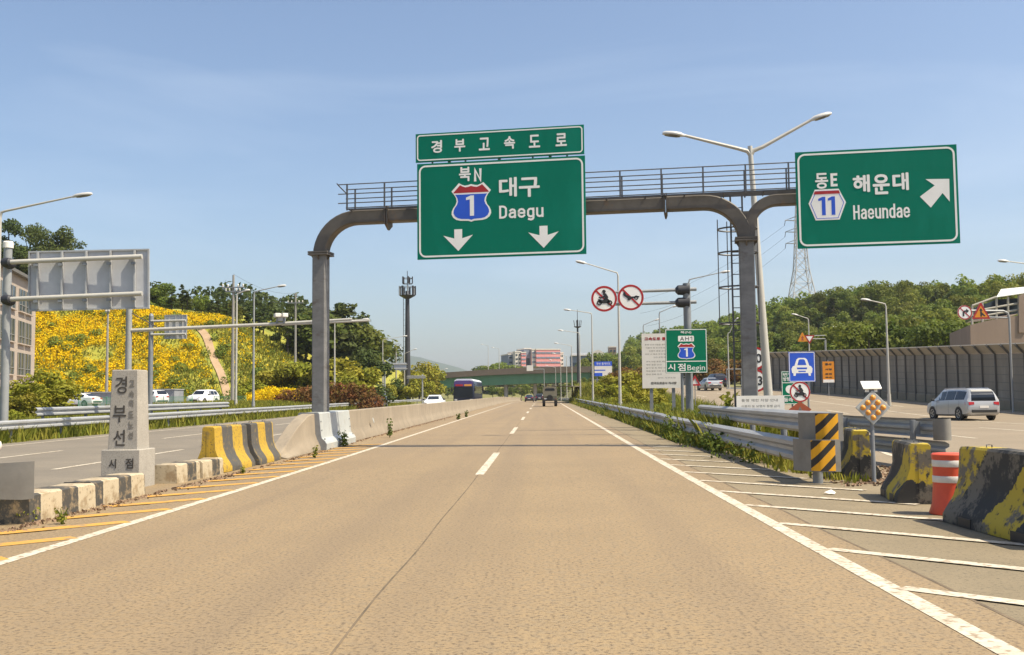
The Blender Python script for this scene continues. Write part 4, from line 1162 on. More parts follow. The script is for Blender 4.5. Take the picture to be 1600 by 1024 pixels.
# ================================================================== BARRIERS, DRUM, DELINEATOR ON THE RIGHT
barrier('badly worn yellow and black concrete barrier nearest the camera, cut by the right edge', 0, 0, 2.35, 10.6, M_barR, group=GBAR, seed=3, loc=(4.96, 10.85, 0), rz=R(2), h=.86, wb=.36, wt=.12)
barrier('worn yellow and black concrete barrier between the orange drum and the round nosed guardrail', 0, 0, 1.35, 14.5, M_barR, group=GBAR, seed=4, loc=(5.13, 14.55, 0), rz=R(-9), h=.80, wb=.33, wt=.12)
barrier('mossy yellow and black concrete barrier half hidden behind the striped guardrail pads', 0, 0, 1.6, 18.4, M_barR, group=GBAR, seed=5, loc=(5.60, 18.65, 0), rz=R(-10), h=.84, wb=.33, wt=.12)
p = at(1476, 799, 12.9)
t = thing('traffic_drum', 'orange plastic traffic drum with two white bands, squeezed between two worn barriers', 'traffic drum', (p.x + .02, 12.75, 0), R(10))
mb = MB(); mb.lathe([(0, 0), (.245, 0), (.25, .02), (.215, .12), (.195, .34), (.195, .37)], 24); mb.build('lower_body', M_drum, t, ang=40)
mb = MB(); mb.lathe([(.193, .37), (.193, .62), (.20, .68), (.205, .72), (.185, .735), (.10, .735), (0, .735)], 24); mb.build('body', M_drum, t, ang=40)
for z0, z1 in ((.385, .465), (.575, .655)):
    mb = MB(); mb.lathe([(.197, z0), (.199, z0 + .003), (.199, z1 - .003), (.197, z1)], 24); mb.build('white_band', M_drumw, t, ang=40)
p = at(1366, 752, 17.2)
t = thing('delineator_sign', 'diamond sign of nine amber lenses under a small solar panel, on a thin post', 'warning light', (p.x, 17.2, 0))
mb = MB(); mb.tube([(0, 0, -.05), (0, .03, 1.62)], .035, 10); mb.build('post', M_galvd, t)
zc = at(1365, 637, 17.2).z
mb = MB(); q = .285; mb.plate([(0, zc - q), (q, zc), (0, zc + q), (-q, zc)], -.04, .03); dp = mb.build('plate', M_cover, t, bevel=.006)
for i in (-1, 0, 1):
    for j in (-1, 0, 1):
        x = (i + j) * .082; z = zc + (i - j) * .082
        mb = MB()
        rings = [[(x + r_ * math.cos(2 * math.pi * k / 14), -.07 - d_, z + r_ * math.sin(2 * math.pi * k / 14)) for k in range(14)] for r_, d_ in ((.046, 0), (.043, .018), (.026, .036), (.004, .042))]
        mb.loft(rings); mb.build('amber_lens', M_amber, dp, ang=60)
mb = MB(); mb.box((0, 0, zc + .37), (.30, .20, .02), rx=R(38)); mb.build('solar_panel', M_white, t)
mb = MB(); mb.box((-.07, 0, zc + .29), (.05, .05, .07)); mb.box((.07, 0, zc + .29), (.05, .05, .07)); mb.build('bracket', M_white, t)

# ================================================================== ROADSIDE SIGNS, RIGHT
def circle(cx, cz, r, n=32): return [(cx + r * math.cos(2 * math.pi * k / n), cz + r * math.sin(2 * math.pi * k / n)) for k in range(n)]
def slash(mb, r, wd, y, tilt=-1):
    a = R(45) * tilt
    c, s_ = math.cos(a), math.sin(a); n = (-s_, c)
    L = r * .97
    mb.plate([(c * L + n[0] * wd, s_ * L + n[1] * wd), (-c * L + n[0] * wd, -s_ * L + n[1] * wd), (-c * L - n[0] * wd, -s_ * L - n[1] * wd), (c * L - n[0] * wd, s_ * L - n[1] * wd)], y, .002)
def moto(mb, r, y, flip=1):
    def m(pts): return [(a * r * flip, b * r) for a, b in pts]
    for cx in (-.36, .40):
        mb.band([(a, b) for a, b in zip(*zip(*circle(cx * r * flip, -.30 * r, .19 * r, 16)))], circle(cx * r * flip, -.30 * r, .10 * r, 16), y, .002)
    mb.plate(m([(-.36, -.34), (.40, -.34), (.44, -.18), (.30, -.02), (.05, -.02), (-.12, -.10), (-.38, -.02), (-.46, -.10)]), y, .002)
    mb.plate(m([(-.05, -.05), (.26, -.05), (.30, .12), (.16, .36), (.02, .44), (-.10, .36), (-.02, .22), (-.30, .10), (-.36, .16), (-.42, .08), (-.30, .0), (.04, .10)]), y - .0025, .002)
    mb.plate(circle(-.01 * r * flip, .53 * r, .13 * r, 14), y - .0035, .002)
def cart(mb, r, y):
    def m(pts): return [(a * r, b * r) for a, b in pts]
    mb.band(circle(.40 * r, -.02 * r, .16 * r, 14), circle(.40 * r, -.02 * r, .09 * r, 14), y, .002)
    mb.plate(m([(-.56, .26), (-.42, .34), (-.30, .18), (.06, .06), (.62, .10), (.62, .0), (.10, -.06), (-.06, -.20), (-.22, -.22), (-.24, -.06), (-.36, .02), (-.50, .12)]), y, .002)
    mb.plate(circle(-.46 * r, .32 * r, .08 * r, 12), y - .002, .002)
def round_sign(name, label, r, loc, rz, symbol, ring=.17, slash_after=False, parent_kind=None):
    t = thing(name, label, 'road sign', loc, rz)
    def up(mb): mb.v = [(x, y, z) for x, y, z in mb.v]; return mb
    mb = MB(); rings = [[(r_ * math.cos(2 * math.pi * k / 36), y, r_ * math.sin(2 * math.pi * k / 36)) for k in range(36)] for y, r_ in ((.03, r), (0, r))]
    mb.loft([rg[::-1] for rg in rings]); mb.build('panel', M_white, t)
    mb = MB(); mb.band(circle(0, 0, r * .99, 36), circle(0, 0, r * (1 - ring), 36), -.001, .004); slash(mb, r, r * .075, -.0065); mb.build('red_ring', M_red, t)
    mb = MB(); symbol(mb, r * 1.05, -.010 if not slash_after else -.002); mb.build('symbol', M_black, t)
    return t
# mast with two arms
YM = 42.0
pm = at(1078, 640, YM); ptop = at(1077, 443, YM)
zg = ground_z(pm.x, YM)
t = thing('sign_mast', 'grey steel mast with two long arms reaching left, carrying the two round prohibition signs', 'sign mast', (pm.x, YM, zg))
mb = MB(); mb.tube([(0, 0, -.1), (-.03, 0, ptop.z - zg)], .155, 14); mb.build('pole', M_galvd, t)
def loc_(p, base): return (p[0] - base[0], p[1] - base[1], p[2] - base[2])
mbase = (pm.x, YM, zg)
for pya, pyb in ((452, 457), (472, 476)):
    a = at(1088, pya, YM); b = at(958, pyb, YM)
    mb = MB(); mb.tube([loc_(a, mbase), loc_(b, mbase)], [.075, .055], 10); mb.build('arm', M_lampgrey, t)
    mb = MB()
    c = loc_(at(1066, (pya + pyb) / 2 - 1, YM), mbase)
    mb.tube([(c[0] - .28, 0, c[2]), (c[0] - .18, 0, c[2]), (c[0] + .14, 0, c[2]), (c[0] + .28, 0, c[2])], [.10, .20, .22, .24], 12); mb.build('clamp', M_tower, t)
c = at(944, 467, YM - .12); round_sign('round_sign', 'round red ringed sign banning motorcycles, the left of two hanging from the mast arms', .535, c, 0, lambda mb, r, y: moto(mb, r, y, 1))
c = at(985.5, 465, YM - .12); round_sign('round_sign', 'round red ringed sign banning handcarts, the right of two hanging from the mast arms', .535, c, 0, cart)
# AH1 begin sign
W = 64.5 * 41.6 / FPX; H = 68.5 * 41.6 / FPX
p = at(1073, 583, 41.6)
t = sign('route_sign', 'square green sign reading AH1 and Begin below a route 1 shield, on the grey mast', 'road sign', W, H, (p.x, 41.6, p.z), 0, M_greend, inset=.012, bw=.028, rad=.02, th=.05)
mb = MB(); mb.plate(uvp(W, H, [(.02, .725), (.98, .725), (.98, .745), (.02, .745)]), 0, .003); mb.build('divider_line', M_white, t)
words(t, [('북(N)', .37, .63, .045, .115, .002), ('시', .055, .225, .79, .94, .007), ('점', .29, .475, .785, .955, .007), ('Begin', .52, .94, .82, .98, .0)], M_white)
mb = MB(); mb.plate(rrect(*uvbox(W, H, .31, .69, .155, .285), .04), 0, .003); pt = mb.build('route_plate', M_white, t)
mb = MB(); text_into(mb, 'AH1', uvbox(W, H, .36, .65, .175, .265), -.003, .008); mb.build('lettering', M_carve, pt, ang=1)
shield(t, W, H, .29, .715, .315, .69, numeral=(.38, .58, .33, .84))
mb = MB(); xl = at(1066, 600, 41.7).x - p.x; mb.tube([(xl, .1, -1.6 - (p.z - 2.0 - zg) * 0), (xl, .1, H * .6)], .06, 10); mb.v = [(x, y, (zg - p.z - .05) if z < -1 else z) for x, y, z in mb.v]; mb.build('post', M_galvd, t)
# white notice board
YB = 45.0
a = at(1004, 607, YB); b = at(1063, 521, YB)
W, H = b.x - a.x, b.z - a.z
t = sign('notice_board', 'tall white notice board with red heading on two legs, half behind the AH1 sign', 'notice board', W, H, ((a.x + b.x) / 2, YB, a.z), 0, M_board, border=False, th=.05)
words(t, [('고속도로 통행안내', .07, .93, .065, .125, .006)], M_red)
lines = ['통행 안내 사항을 알려 드립니다', '이륜차 및 손수레 통행 금지', '보행자 통행 금지 안내', '위반 시 벌금 부과 됩니다', '안전 운행 바랍니다', '과적 차량 통행 제한', '제한 중량 안내', '높이 및 폭 제한 사항', '적재 불량 차량 단속', '안내 전화 문의']
it = []
for i, s_ in enumerate(lines):
    v = .19 + .058 * i + (.02 if i > 4 else 0)
    u0 = (.08, .10, .18, .08, .30, .10, .10, .10, .10, .10)[i]
    it.append((s_, u0, u0 + .058 * len(s_) * .72 + .06, v, v + .028, .0))
it.append(('관리 사무소장', .40, .86, .80, .825, 0)); it.append(('한국도로공사 지사장', .22, .88, .885, .93, .006))
words(t, it, M_carve2)
for s_ in (-.27, .30):
    mb = MB(); mb.box((s_ * W, .09, -.45), (.14, .10, 2.2)); mb.v = [(x, y, (ground_z((a.x + b.x) / 2, YB) - a.z - .05) if z < -1 else z) for x, y, z in mb.v]; mb.build('leg', M_galvd, t)
# blue car sign + motorcycle ban
Yc = 36.0
a = at(1233, 597, Yc); b = at(1273, 550, Yc)
W, H = b.x - a.x, b.z - a.z
t = sign('road_sign', 'square blue sign with a white car symbol, above the small round motorcycle ban', 'road sign', W, H, ((a.x + b.x) / 2, Yc, a.z), R(2), M_blue, inset=.01, bw=.02, rad=.04, th=.03)
mb = MB()
mb.plate(uvp(W, H, [(.10, .56), (.15, .48), (.22, .46), (.30, .25), (.38, .20), (.62, .20), (.70, .25), (.78, .46), (.85, .48), (.90, .56), (.88, .70), (.83, .72), (.83, .80), (.75, .80), (.73, .71), (.27, .71), (.25, .80), (.17, .80), (.17, .72), (.12, .70)]), 0, .003)
cs = mb.build('car_symbol', M_white, t)
mb = MB(); mb.plate(uvp(W, H, [(.33, .44), (.385, .27), (.44, .245), (.56, .245), (.615, .27), (.67, .44)]), -.003, .002)
mb.plate(uvp(W, H, [(.30, .52), (.70, .52), (.68, .58), (.32, .58)]), -.003, .002); mb.plate(uvp(W, H, [(.36, .63), (.64, .63), (.64, .67), (.36, .67)]), -.003, .002)
mb.build('blue_detail', M_blue, cs)
mb = MB(); mb.tube([(.22, .07, ground_z(b.x, Yc) - a.z), (.22, .07, H * .8)], .04, 10); mb.build('post', M_lampgrey, t)
c = at(1250, 612.5, Yc - .15); round_sign('round_sign', 'small round red ringed motorcycle ban right under the blue car sign', .36, c, R(2), lambda mb, r, y: moto(mb, r, y, 1), slash_after=False, ring=.15)
# green direction sign behind
Yd = 40.0
a = at(1222, 632, Yd); b = at(1254, 580, Yd)
W, H = b.x - a.x, b.z - a.z
t = sign('route_sign', 'narrow green route sign mostly hidden behind the blue car sign', 'road sign', W, H, ((a.x + b.x) / 2, Yd, a.z), 0, M_greend, inset=.012, bw=.02, rad=.02, th=.03)
words(t, [('번영로', .08, .80, .05, .16, .004), ('방향', .08, .42, .18, .30, .004), ('동래', .10, .50, .80, .93, .004)], M_white)
mb = MB(); mb.plate(uvp(W, H, [(.03, .34), (.97, .34), (.97, .36), (.03, .36)]), 0, .003); mb.plate(uvp(W, H, [(.03, .73), (.97, .73), (.97, .75), (.03, .75)]), 0, .003); mb.build('divider_line', M_white, t)
mb = MB(); mb.plate([(x, z) for x, z in circle(-.10, H * .45, .16, 20)], 0, .003); mb.build('route_disc', M_white, t)
mb = MB(); mb.tube([(0.0, .06, ground_z(b.x, Yd) - a.z), (0, .06, H * .8)], .035, 8); mb.build('post', M_galvd, t)
# orange diamond behind the rail
c = at(1250, 640, 33)
t = thing('warning_sign', 'dull red diamond roadwork sign leaning low behind the upper guardrail', 'road sign', (c.x, 33, 0))
mb = MB(); zc = c.z; q = .36; mb.plate([(0, zc - q), (q, zc), (0, zc + q * .72), (-q, zc)], 0, .02); pl_ = mb.build('panel', M_rust, t)
mb = MB(); mb.plate([(-.06, zc - .02), (.0, zc + .10), (.06, zc - .02)], -.021, .002); mb.build('symbol', M_carve2, pl_)
mb = MB(); mb.tube([(-.12, .05, 0), (0, .02, zc)], .018, 6); mb.tube([(.12, .05, 0), (0, .02, zc)], .018, 6); mb.build('stand', M_galvd, t)
# white text board behind the guardrail
Yw = 28.0
a = at(1152, 682, Yw); b = at(1226, 618, Yw)
W, H = b.x - a.x, b.z - a.z
t = sign('notice_board', 'low white board with three faded rows of small text, standing behind the upper guardrail', 'notice board', W, H, ((a.x + b.x) / 2, Yw, a.z), R(3), M_board, border=False, th=.04)
words(t, [('통행 제한 차량 안내', .10, .86, .08, .15, 0), ('이륜차 및 보행자 통행 금지', .10, .90, .23, .29, 0), ('화물차 높이 제한 확인', .12, .74, .37, .43, 0)], M_carve2)
for s_ in (-.33, .33):
    mb = MB(); mb.box((s_ * W, .07, -.1), (.06, .06, 1.6)); mb.v = [(x, y, max(z, -a.z - .03)) for x, y, z in mb.v]; mb.build('leg', M_galvd, t)
# two round limit signs on a white post between column and lamp
Yp = 38.0
c = at(1180, 560, Yp)
t = thing('limit_sign_post', 'white post with two round limit signs, mostly hidden between gantry column and lamp pole', 'road sign', (c.x, Yp, ground_z(c.x, Yp)))
zb_ = ground_z(c.x, Yp)
mb = MB(); mb.tube([(0, .05, -.05), (0, .05, c.z - zb_ + .4)], .04, 8); mb.build('post', M_white, t)
for py, s_, b_ in ((560, '40', .012), (595, '4.3', .012)):
    zc = at(1187, py, Yp).z - zb_
    mb = MB(); mb.plate(circle(0, zc, .42, 32), 0, .02); pn = mb.build('panel', M_white, t)
    mb = MB(); mb.band(circle(0, zc, .42, 32), circle(0, zc, .345, 32), -.021, .003); mb.build('red_ring', M_red, pn)
    mb = MB(); text_into(mb, s_, (-.24, .24, zc - .17, zc + .17), -.021, b_); mb.build('lettering', M_black, pn, ang=1)
# thin frame sign seen edge on beside the column
Yf = 62.0
a = at(1136, 608, Yf); b = at(1158, 577, Yf)
t = thing('steel_frame_stand', 'thin empty rectangular steel frame on the ramp edge left of the right gantry column', 'sign frame', (a.x, Yf, ground_z(a.x, Yf)))
zz = ground_z(a.x, Yf)
mb = MB()
for q in (((0, 0, a.z - zz), (0, 0, b.z - zz)), ((b.x - a.x, 0, -.05), (b.x - a.x, 0, b.z - zz)), ((0, 0, a.z - zz + .02), (b.x - a.x, 0, a.z - zz + .02)), ((0, 0, b.z - zz), (b.x - a.x, 0, b.z - zz))): mb.tube(q, .03, 6)
mb.build('frame', M_galvd, t)
# small signs by the far ramp lamp
Ye = 110.0
pp = at(1293, 640, Ye); zz = ramp_z(Ye)
t = thing('sign_mast', 'slim pale mast with two short arms holding the small orange and triangular signs', 'sign mast', (pp.x, Ye, zz))
c1 = at(1292, 531, Ye); 
mb = MB(); mb.tube([(0, 0, -.1), (0, 0, c1.z - zz)], .10, 10); mb.build('pole', M_lampgrey, t)
for py in (525, 530):
    q = at(1250, py, Ye); mb = MB(); mb.tube([(0, 0, q.z - zz), (q.x - pp.x, 0, q.z - zz)], .05, 8); mb.build('arm', M_lampgrey, t)
c = at(1254, 534, Ye - .2)
t = thing('warning_sign', 'small orange triangular warning sign beside the white one, above the blue car sign', 'road sign', c)
mb = MB(); mb.plate([(-.52, 0), (.52, 0), (.06, .95), (-.06, .95)], 0, .02); mb.build('panel', M_orange, t)
mb = MB(); mb.plate([(-.16, .12), (.16, .12), (.06, .30), (.14, .42), (0, .62), (-.14, .42), (-.06, .30)], -.021, .003); mb.build('symbol', M_rust, t)
c = at(1265, 538, Ye - .2)
t = thing('yield_sign', 'small white downward triangle with red edge, above the blue car sign', 'road sign', c)
mb = MB(); mb.plate([(0, 0), (.55, .95), (-.55, .95)], 0, .02); mb.build('panel', M_red, t)
mb = MB(); mb.plate([(0, .26), (.35, .84), (-.35, .84)], -.021, .003); mb.build('white_field', M_white, t)
# right mast by the noise wall
Yr = 66.0
pp = at(1583, 640, Yr); zz = ramp_z(Yr)
top = at(1577, 486, Yr)
t = thing('sign_mast', 'slim grey mast with bent arm before the noise wall, holding two signs', 'sign mast', (pp.x, Yr, zz))
mb = MB(); mb.tube([(0, 0, -.1), (0, 0, top.z - zz - .45), (-.08, 0, top.z - zz - .15), (-.35, 0, top.z - zz), (at(1500, 484, Yr).x - pp.x, 0, top.z - zz + .05)], .07, 10); mb.build('pole', M_lampgrey, t)
mb = MB(); mb.tube([(0, 0, top.z - zz - .45), (at(1500, 492, Yr).x - pp.x, 0, top.z - zz - .30)], .05, 8); mb.build('arm', M_lampgrey, t)
def turn_right(mb, r, y):
    mb.plate([(a * r, b * r) for a, b in ((-.28, -.50), (-.08, -.50), (-.08, -.02), (.02, .08), (.18, .08), (.18, -.14), (.56, .20), (.18, .50), (.18, .28), (-.04, .28), (-.28, .08))], y, .002)
c = at(1507.5, 488.5, Yr - .15); round_sign('round_sign', 'round red ringed no right turn sign beside the orange triangle, before the right hand forest', .46, c, 0, turn_right, ring=.16)
c = at(1533, 498.5, Yr - .15)
t = thing('warning_sign', 'orange triangular merge warning sign with red edge, in front of the brown building', 'road sign', c)
mb = MB(); mb.plate([(-.58, 0), (.58, 0), (.05, 1.02), (-.05, 1.02)], 0, .02); mb.build('panel', M_red, t)
mb = MB(); mb.plate([(-.42, .10), (.42, .10), (.0, .84)], -.021, .003); mb.build('orange_field', M_orange, t)
mb = MB(); mb.plate([(-.05, .14), (.05, .14), (.05, .26), (.22, .14), (.27, .20), (.05, .42), (.05, .52), (.12, .50), (.0, .70), (-.12, .50), (-.05, .52)], -.025, .002); mb.build('symbol', M_black, t)
# far blue direction board
Yq = 160.0
a = at(929, 588, Yq); b = at(956, 565, Yq)
t = sign('direction_board', 'far blue and white direction board among the yellow green bushes right of the lamps', 'road sign', b.x - a.x, b.z - a.z, ((a.x + b.x) / 2, Yq, a.z), 0, M_board, border=False, th=.08)
W, H = t['W'], t['H']
mb = MB(); mb.plate(uvp(W, H, [(0, 0), (1, 0), (1, .30), (0, .30)]), 0, .01); mb.build('blue_header', M_blue, t)
mb = MB(); mb.plate(uvp(W, H, [(0, .78), (.45, .78), (.45, 1), (0, 1)]), 0, .01); mb.plate(uvp(W, H, [(0, .56), (.62, .56), (.62, .63), (0, .63)]), 0, .01); mb.build('blue_field', M_blue, t)
words(t, [('부산 톨게이트', .12, .92, .06, .24, 0)], M_white, y=-.012)
for s_ in (-.35, .35):
    mb = MB(); mb.box((s_ * W, .1, -1.2), (.15, .12, 3.4)); mb.v = [(x, y, max(z, ground_z(a.x, Yq) - a.z)) for x, y, z in mb.v]; mb.build('leg', M_galvd, t)

# ================================================================== SIGNS SEEN FROM BEHIND, LEFT
Ys = 40.0
pb = at(6, 660, Ys); zg = ground_z(pb.x, Ys)
t = thing('sign_mast', 'thick pale mast at the left edge, two white arms carrying the large grey sign', 'sign mast', (pb.x, Ys, zg))
zt = at(6, 388, Ys).z - zg
mb = MB(); mb.tube([(0, 0, -.1), (0, 0, zt)], .16, 16); pole = mb.build('pole', M_lampgrey, t)
mb = MB(); mb.lathe([(0, zt), (.20, zt), (.20, zt + .22), (.16, zt + .27), (0, zt + .28)], 14); mb.build('cap', M_board, pole)
arms = []
for pya, pyb in ((410, 401), (468, 459)):
    a = at(14, pya, Ys - .50); b = at(222, pyb, Ys - .26)
    base = t.location
    mb = MB(); mb.tube([Vector(a) - base, Vector(b) - base], .095, 12); mb.build('arm', M_lamp, t)
    mb = MB(); aa = Vector(a) - base; mb.tube([aa + Vector((-.20, .50, 0)), aa + Vector((-.16, .06, 0)), aa + Vector((.04, 0, 0)), aa + Vector((.08, 0, 0))], [.22, .20, .17, .11], 12); mb.build('clamp', M_tower, t)
a = at(47, 486, Ys); b = at(232, 390, Ys)
W, H = b.x - a.x, b.z - a.z
t = thing('reversed_sign', 'large grey back of an overhead sign with five ribs, beside the left edge', 'road sign', ((a.x + b.x) / 2 + .04, Ys - .05, a.z))
t.rotation_euler = (0, R(-1.0), R(4))
mb = MB(); mb.box((0, .03, H / 2), (W, .03, H)); mb.build('panel', M_signback, t)
mb = MB(); mb.band([(-W / 2, 0), (W / 2, 0), (W / 2, H), (-W / 2, H)], [(-W / 2 + .06, .06), (W / 2 - .06, .06), (W / 2 - .06, H - .06), (-W / 2 + .06, H - .06)], .015, .07); mb.build('edge_frame', M_galv, t)
for i in range(5):
    x = -W / 2 + W * (.085 + .20 * i)
    mb = MB(); mb.box((x, -.10, H / 2), (.05, .20, H - .12)); mb.build('rib', M_galv, t)
    for zf_ in (.20, .80):
        mb = MB(); mb.box((x, -.30, H * zf_ - .12), (.16, .10, .10)); mb.build('clamp', M_galvd, t)
# second small sign back
Y2 = 62.0
pb = at(234, 655, Y2); zg = ground_z(pb.x, Y2); zt = at(234, 494, Y2).z - zg
t = thing('sign_mast', 'grey mast with two short white arms carrying the small grey sign back, behind the monument', 'sign mast', (pb.x, Y2, zg))
mb = MB(); mb.tube([(0, 0, -.1), (0, 0, zt)], .15, 12); mb.lathe([(0, zt), (.15, zt), (.10, zt + .12), (0, zt + .16)], 12); mb.build('pole', M_galvd, t)
for py in (502, 523):
    a = at(236, py, Y2 - .1); b = at(290, py - 1, Y2 - .25)
    mb = MB(); mb.tube([Vector(a) - t.location, Vector(b) - t.location], .07, 10); mb.build('arm', M_lamp, t)
a = at(257, 530, Y2); b = at(292, 492, Y2)
W, H = b.x - a.x, b.z - a.z
t = thing('reversed_sign', 'small grey back of a rectangular sign in front of the flower slope', 'road sign', ((a.x + b.x) / 2, Y2 + .02, a.z))
mb = MB(); mb.box((0, .02, H / 2), (W, .03, H)); mb.build('panel', M_signback, t)
mb = MB(); mb.band([(-W / 2, 0), (W / 2, 0), (W / 2, H), (-W / 2, H)], [(-W / 2 + .04, .04), (W / 2 - .04, .04), (W / 2 - .04, H - .04), (-W / 2 + .04, H - .04)], .005, .05); mb.build('edge_frame', M_galv, t)
for i in (-.3, 0, .3):
    mb = MB(); mb.box((i * W, -.03, H / 2), (.04, .06, H - .1)); mb.build('rib', M_galv, t)
# camera boom
Yk = 45.0
pb = at(199, 660, Yk); zg = ground_z(pb.x, Yk); zt = at(198, 482, Yk).z - zg
t = thing('camera_gantry', 'pale grey mast with a very long boom over the opposite carriageway, carrying traffic cameras', 'camera mast', (pb.x, Yk, zg))
mb = MB(); mb.tube([(0, 0, -.1), (0, 0, zt + .1)], [.155, .13], 14); mb.build('pole', M_lampgrey, t)
a = Vector(at(200, 517, Yk)) - t.location; b = Vector(at(420, 507, Yk)) - t.location; c = Vector(at(550, 499, Yk)) - t.location
mb = MB(); mb.tube([a, b, c], [.085, .075, .055], 10); mb.build('boom', M_lamp, t)
mb = MB(); mb.tube([Vector(at(440, 507.5, Yk)) - t.location, Vector(at(578, 501, Yk)) - t.location], .05, 8); mb.build('lower_boom', M_lamp, t)
mb = MB(); mb.tube([Vector(at(203, 488, Yk)) - t.location, Vector(at(246, 512, Yk)) - t.location], .022, 6); mb.build('stay', M_cable, t)
for px, dx in ((433, .0), (444, .1)):
    q = Vector(at(px, 493, Yk - .1)) - t.location
    mb = MB(); mb.box(q, (.24, .42, .17), rz=R(25 + 60 * dx)); cb = mb.build('camera', M_board, t, bevel=.02)
    mb = MB(); mb.box(q + Vector((0, 0, -.22)), (.08, .08, .30)); mb.build('bracket', M_galvd, cb)
mb = MB(); q = Vector(at(440, 499, Yk)) - t.location; mb.box(q, (.30, .25, .16)); mb.build('control_box', M_signback, t, bevel=.01)
# far sign backs
for lab, x0, x1, y0, y1, Y, pxp in (('far grey sign back between two lamp poles left of the yellow trees', 597, 635, 567, 579, 132, 601), ('tiny far sign back near the foot of the dark mast', 637, 664, 587, 592, 165, 660)):
    a = at(x0, y1, Y); b = at(x1, y0, Y); pq = at(pxp, 640, Y); zg = ground_z(pq.x, Y)
    t = thing('reversed_sign', lab, 'road sign', (pq.x, Y, zg))
    mb = MB(); mb.tube([(0, 0, -.1), (0, 0, b.z - zg + .2)], .14, 10); mb.build('pole', M_lampgrey, t)
    mb = MB(); c = Vector(((a.x + b.x) / 2, Y - .1, (a.z + b.z) / 2)) - t.location
    mb.box(c, (b.x - a.x, .08, b.z - a.z)); mb.build('panel', M_signback, t)
    mb = MB(); mb.box(c + Vector((0, -.08, (b.z - a.z) * .3)), (b.x - a.x + .3, .08, .09)); mb.box(c + Vector((0, -.08, -(b.z - a.z) * .3)), (b.x - a.x + .3, .08, .09)); mb.build('arm', M_lamp, t)

# ================================================================== NOISE WALL
wp = []
for y in np.arange(40, 134, 4.0): wp.append((ramp_right(y) + .9, y))
t = thing('noise_wall', 'long dark panelled noise wall with slanted pale top along the right side of the ramp', 'noise wall', (wp[0][0], wp[0][1], 0))
o = Vector(t.location)
HW = 3.75
def zz(p): return ramp_z(p[1])
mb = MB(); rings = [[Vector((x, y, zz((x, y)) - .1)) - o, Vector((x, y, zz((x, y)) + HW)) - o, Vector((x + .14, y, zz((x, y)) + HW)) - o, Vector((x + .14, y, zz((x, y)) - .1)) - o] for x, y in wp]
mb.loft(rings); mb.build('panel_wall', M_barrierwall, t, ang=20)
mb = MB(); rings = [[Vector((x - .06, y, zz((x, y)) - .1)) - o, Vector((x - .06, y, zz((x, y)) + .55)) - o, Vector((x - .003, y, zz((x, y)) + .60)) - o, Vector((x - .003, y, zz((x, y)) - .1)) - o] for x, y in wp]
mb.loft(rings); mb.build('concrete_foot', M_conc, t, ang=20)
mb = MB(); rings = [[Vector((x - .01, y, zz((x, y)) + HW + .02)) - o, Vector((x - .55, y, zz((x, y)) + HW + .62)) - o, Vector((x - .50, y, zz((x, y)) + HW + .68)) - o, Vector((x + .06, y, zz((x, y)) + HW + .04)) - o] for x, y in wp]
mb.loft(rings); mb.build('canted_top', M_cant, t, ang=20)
for k in range(len(wp) - 1):
    for f in (0.0, .5):
        x = wp[k][0] + (wp[k + 1][0] - wp[k][0]) * f; y = wp[k][1] + 4 * f; z = ramp_z(y)
        mb = MB(); mb.box((0, 0, HW / 2), (.12, .08, HW)); mb.loft([[(-.10, -.06, HW), (-.10, .06, HW), (.02, .06, HW), (.02, -.06, HW)], [(-.66, -.06, HW + .60), (-.66, .06, HW + .60), (-.55, .06, HW + .66), (-.55, -.06, HW + .66)]])
        p_ = mb.build('wall_post', M_wallpost, t); p_.location = Vector((x - .075, y, z)) - o
for k in range(1, 7):
    mb = MB()
    h = HW * k / 7 + .15
    rings = [[Vector((x - .018, y, zz((x, y)) + h)) - o, Vector((x - .018, y, zz((x, y)) + h + .04)) - o, Vector((x - .002, y, zz((x, y)) + h + .04)) - o, Vector((x - .002, y, zz((x, y)) + h)) - o] for x, y in wp]
    mb.loft(rings); mb.build('panel_joint', M_wallpost, t)
# orange board on the wall
Yo = 92.0
a = at(1286, 598, Yo); b = at(1303, 565, Yo)
xw = np.interp(Yo, [p[1] for p in wp], [p[0] for p in wp])
t = sign('notice_board', 'tall orange notice board with dark lettering in front of the noise wall', 'notice board', b.x - a.x, b.z - a.z, ((a.x + b.x) / 2, Yo, a.z), 0, M_orange, border=False, th=.05)
words(t, [('공사', .2, .8, .07, .19, .02), ('서행', .2, .8, .33, .42, .01), ('운전', .2, .8, .55, .64, .01), ('주의', .2, .8, .72, .80, .01)], M_carve)
mb = MB(); mb.box((0, .08, .4), (.08, .06, 3.2)); mb.v = [(x, y, max(z, ramp_z(Yo) - a.z)) for x, y, z in mb.v]; mb.build('post', M_galvd, t)
mb = MB(); mb.plate(uvp(b.x - a.x, b.z - a.z, [(.02, .86), (.98, .86), (.98, 1), (.02, 1)]), 0, .004); mb.build('white_strip', M_white, t)
# parapet wall curving at the far end of the ramp
t = thing('ramp_parapet', 'pale curved concrete parapet at the far end of the ramp behind the two cars', 'parapet', (ramp_right(152), 152, ramp_z(152)))
o = Vector(t.location)
rings = []
for i in range(16):
    q = i / 15
    x = ramp_right(152) + .6 - 13 * q ** 1.2; y = 152 + 22 * math.sin(q * 1.4) ; z = ramp_z(150) + .1
    rings.append([Vector((x - .15, y, z - .4)) - o, Vector((x - .12, y, z + 1.0)) - o, Vector((x + .12, y + .1, z + 1.0)) - o, Vector((x + .15, y + .1, z - .4)) - o])
mb = MB(); mb.loft(rings); mb.build('wall', M_conc2, t)
mb = MB(); mb.tube([(r_[1] + r_[2]) / 2 + Vector((0, 0, .25)) for r_ in rings], .05, 6); mb.build('top_rail', M_galv, t)

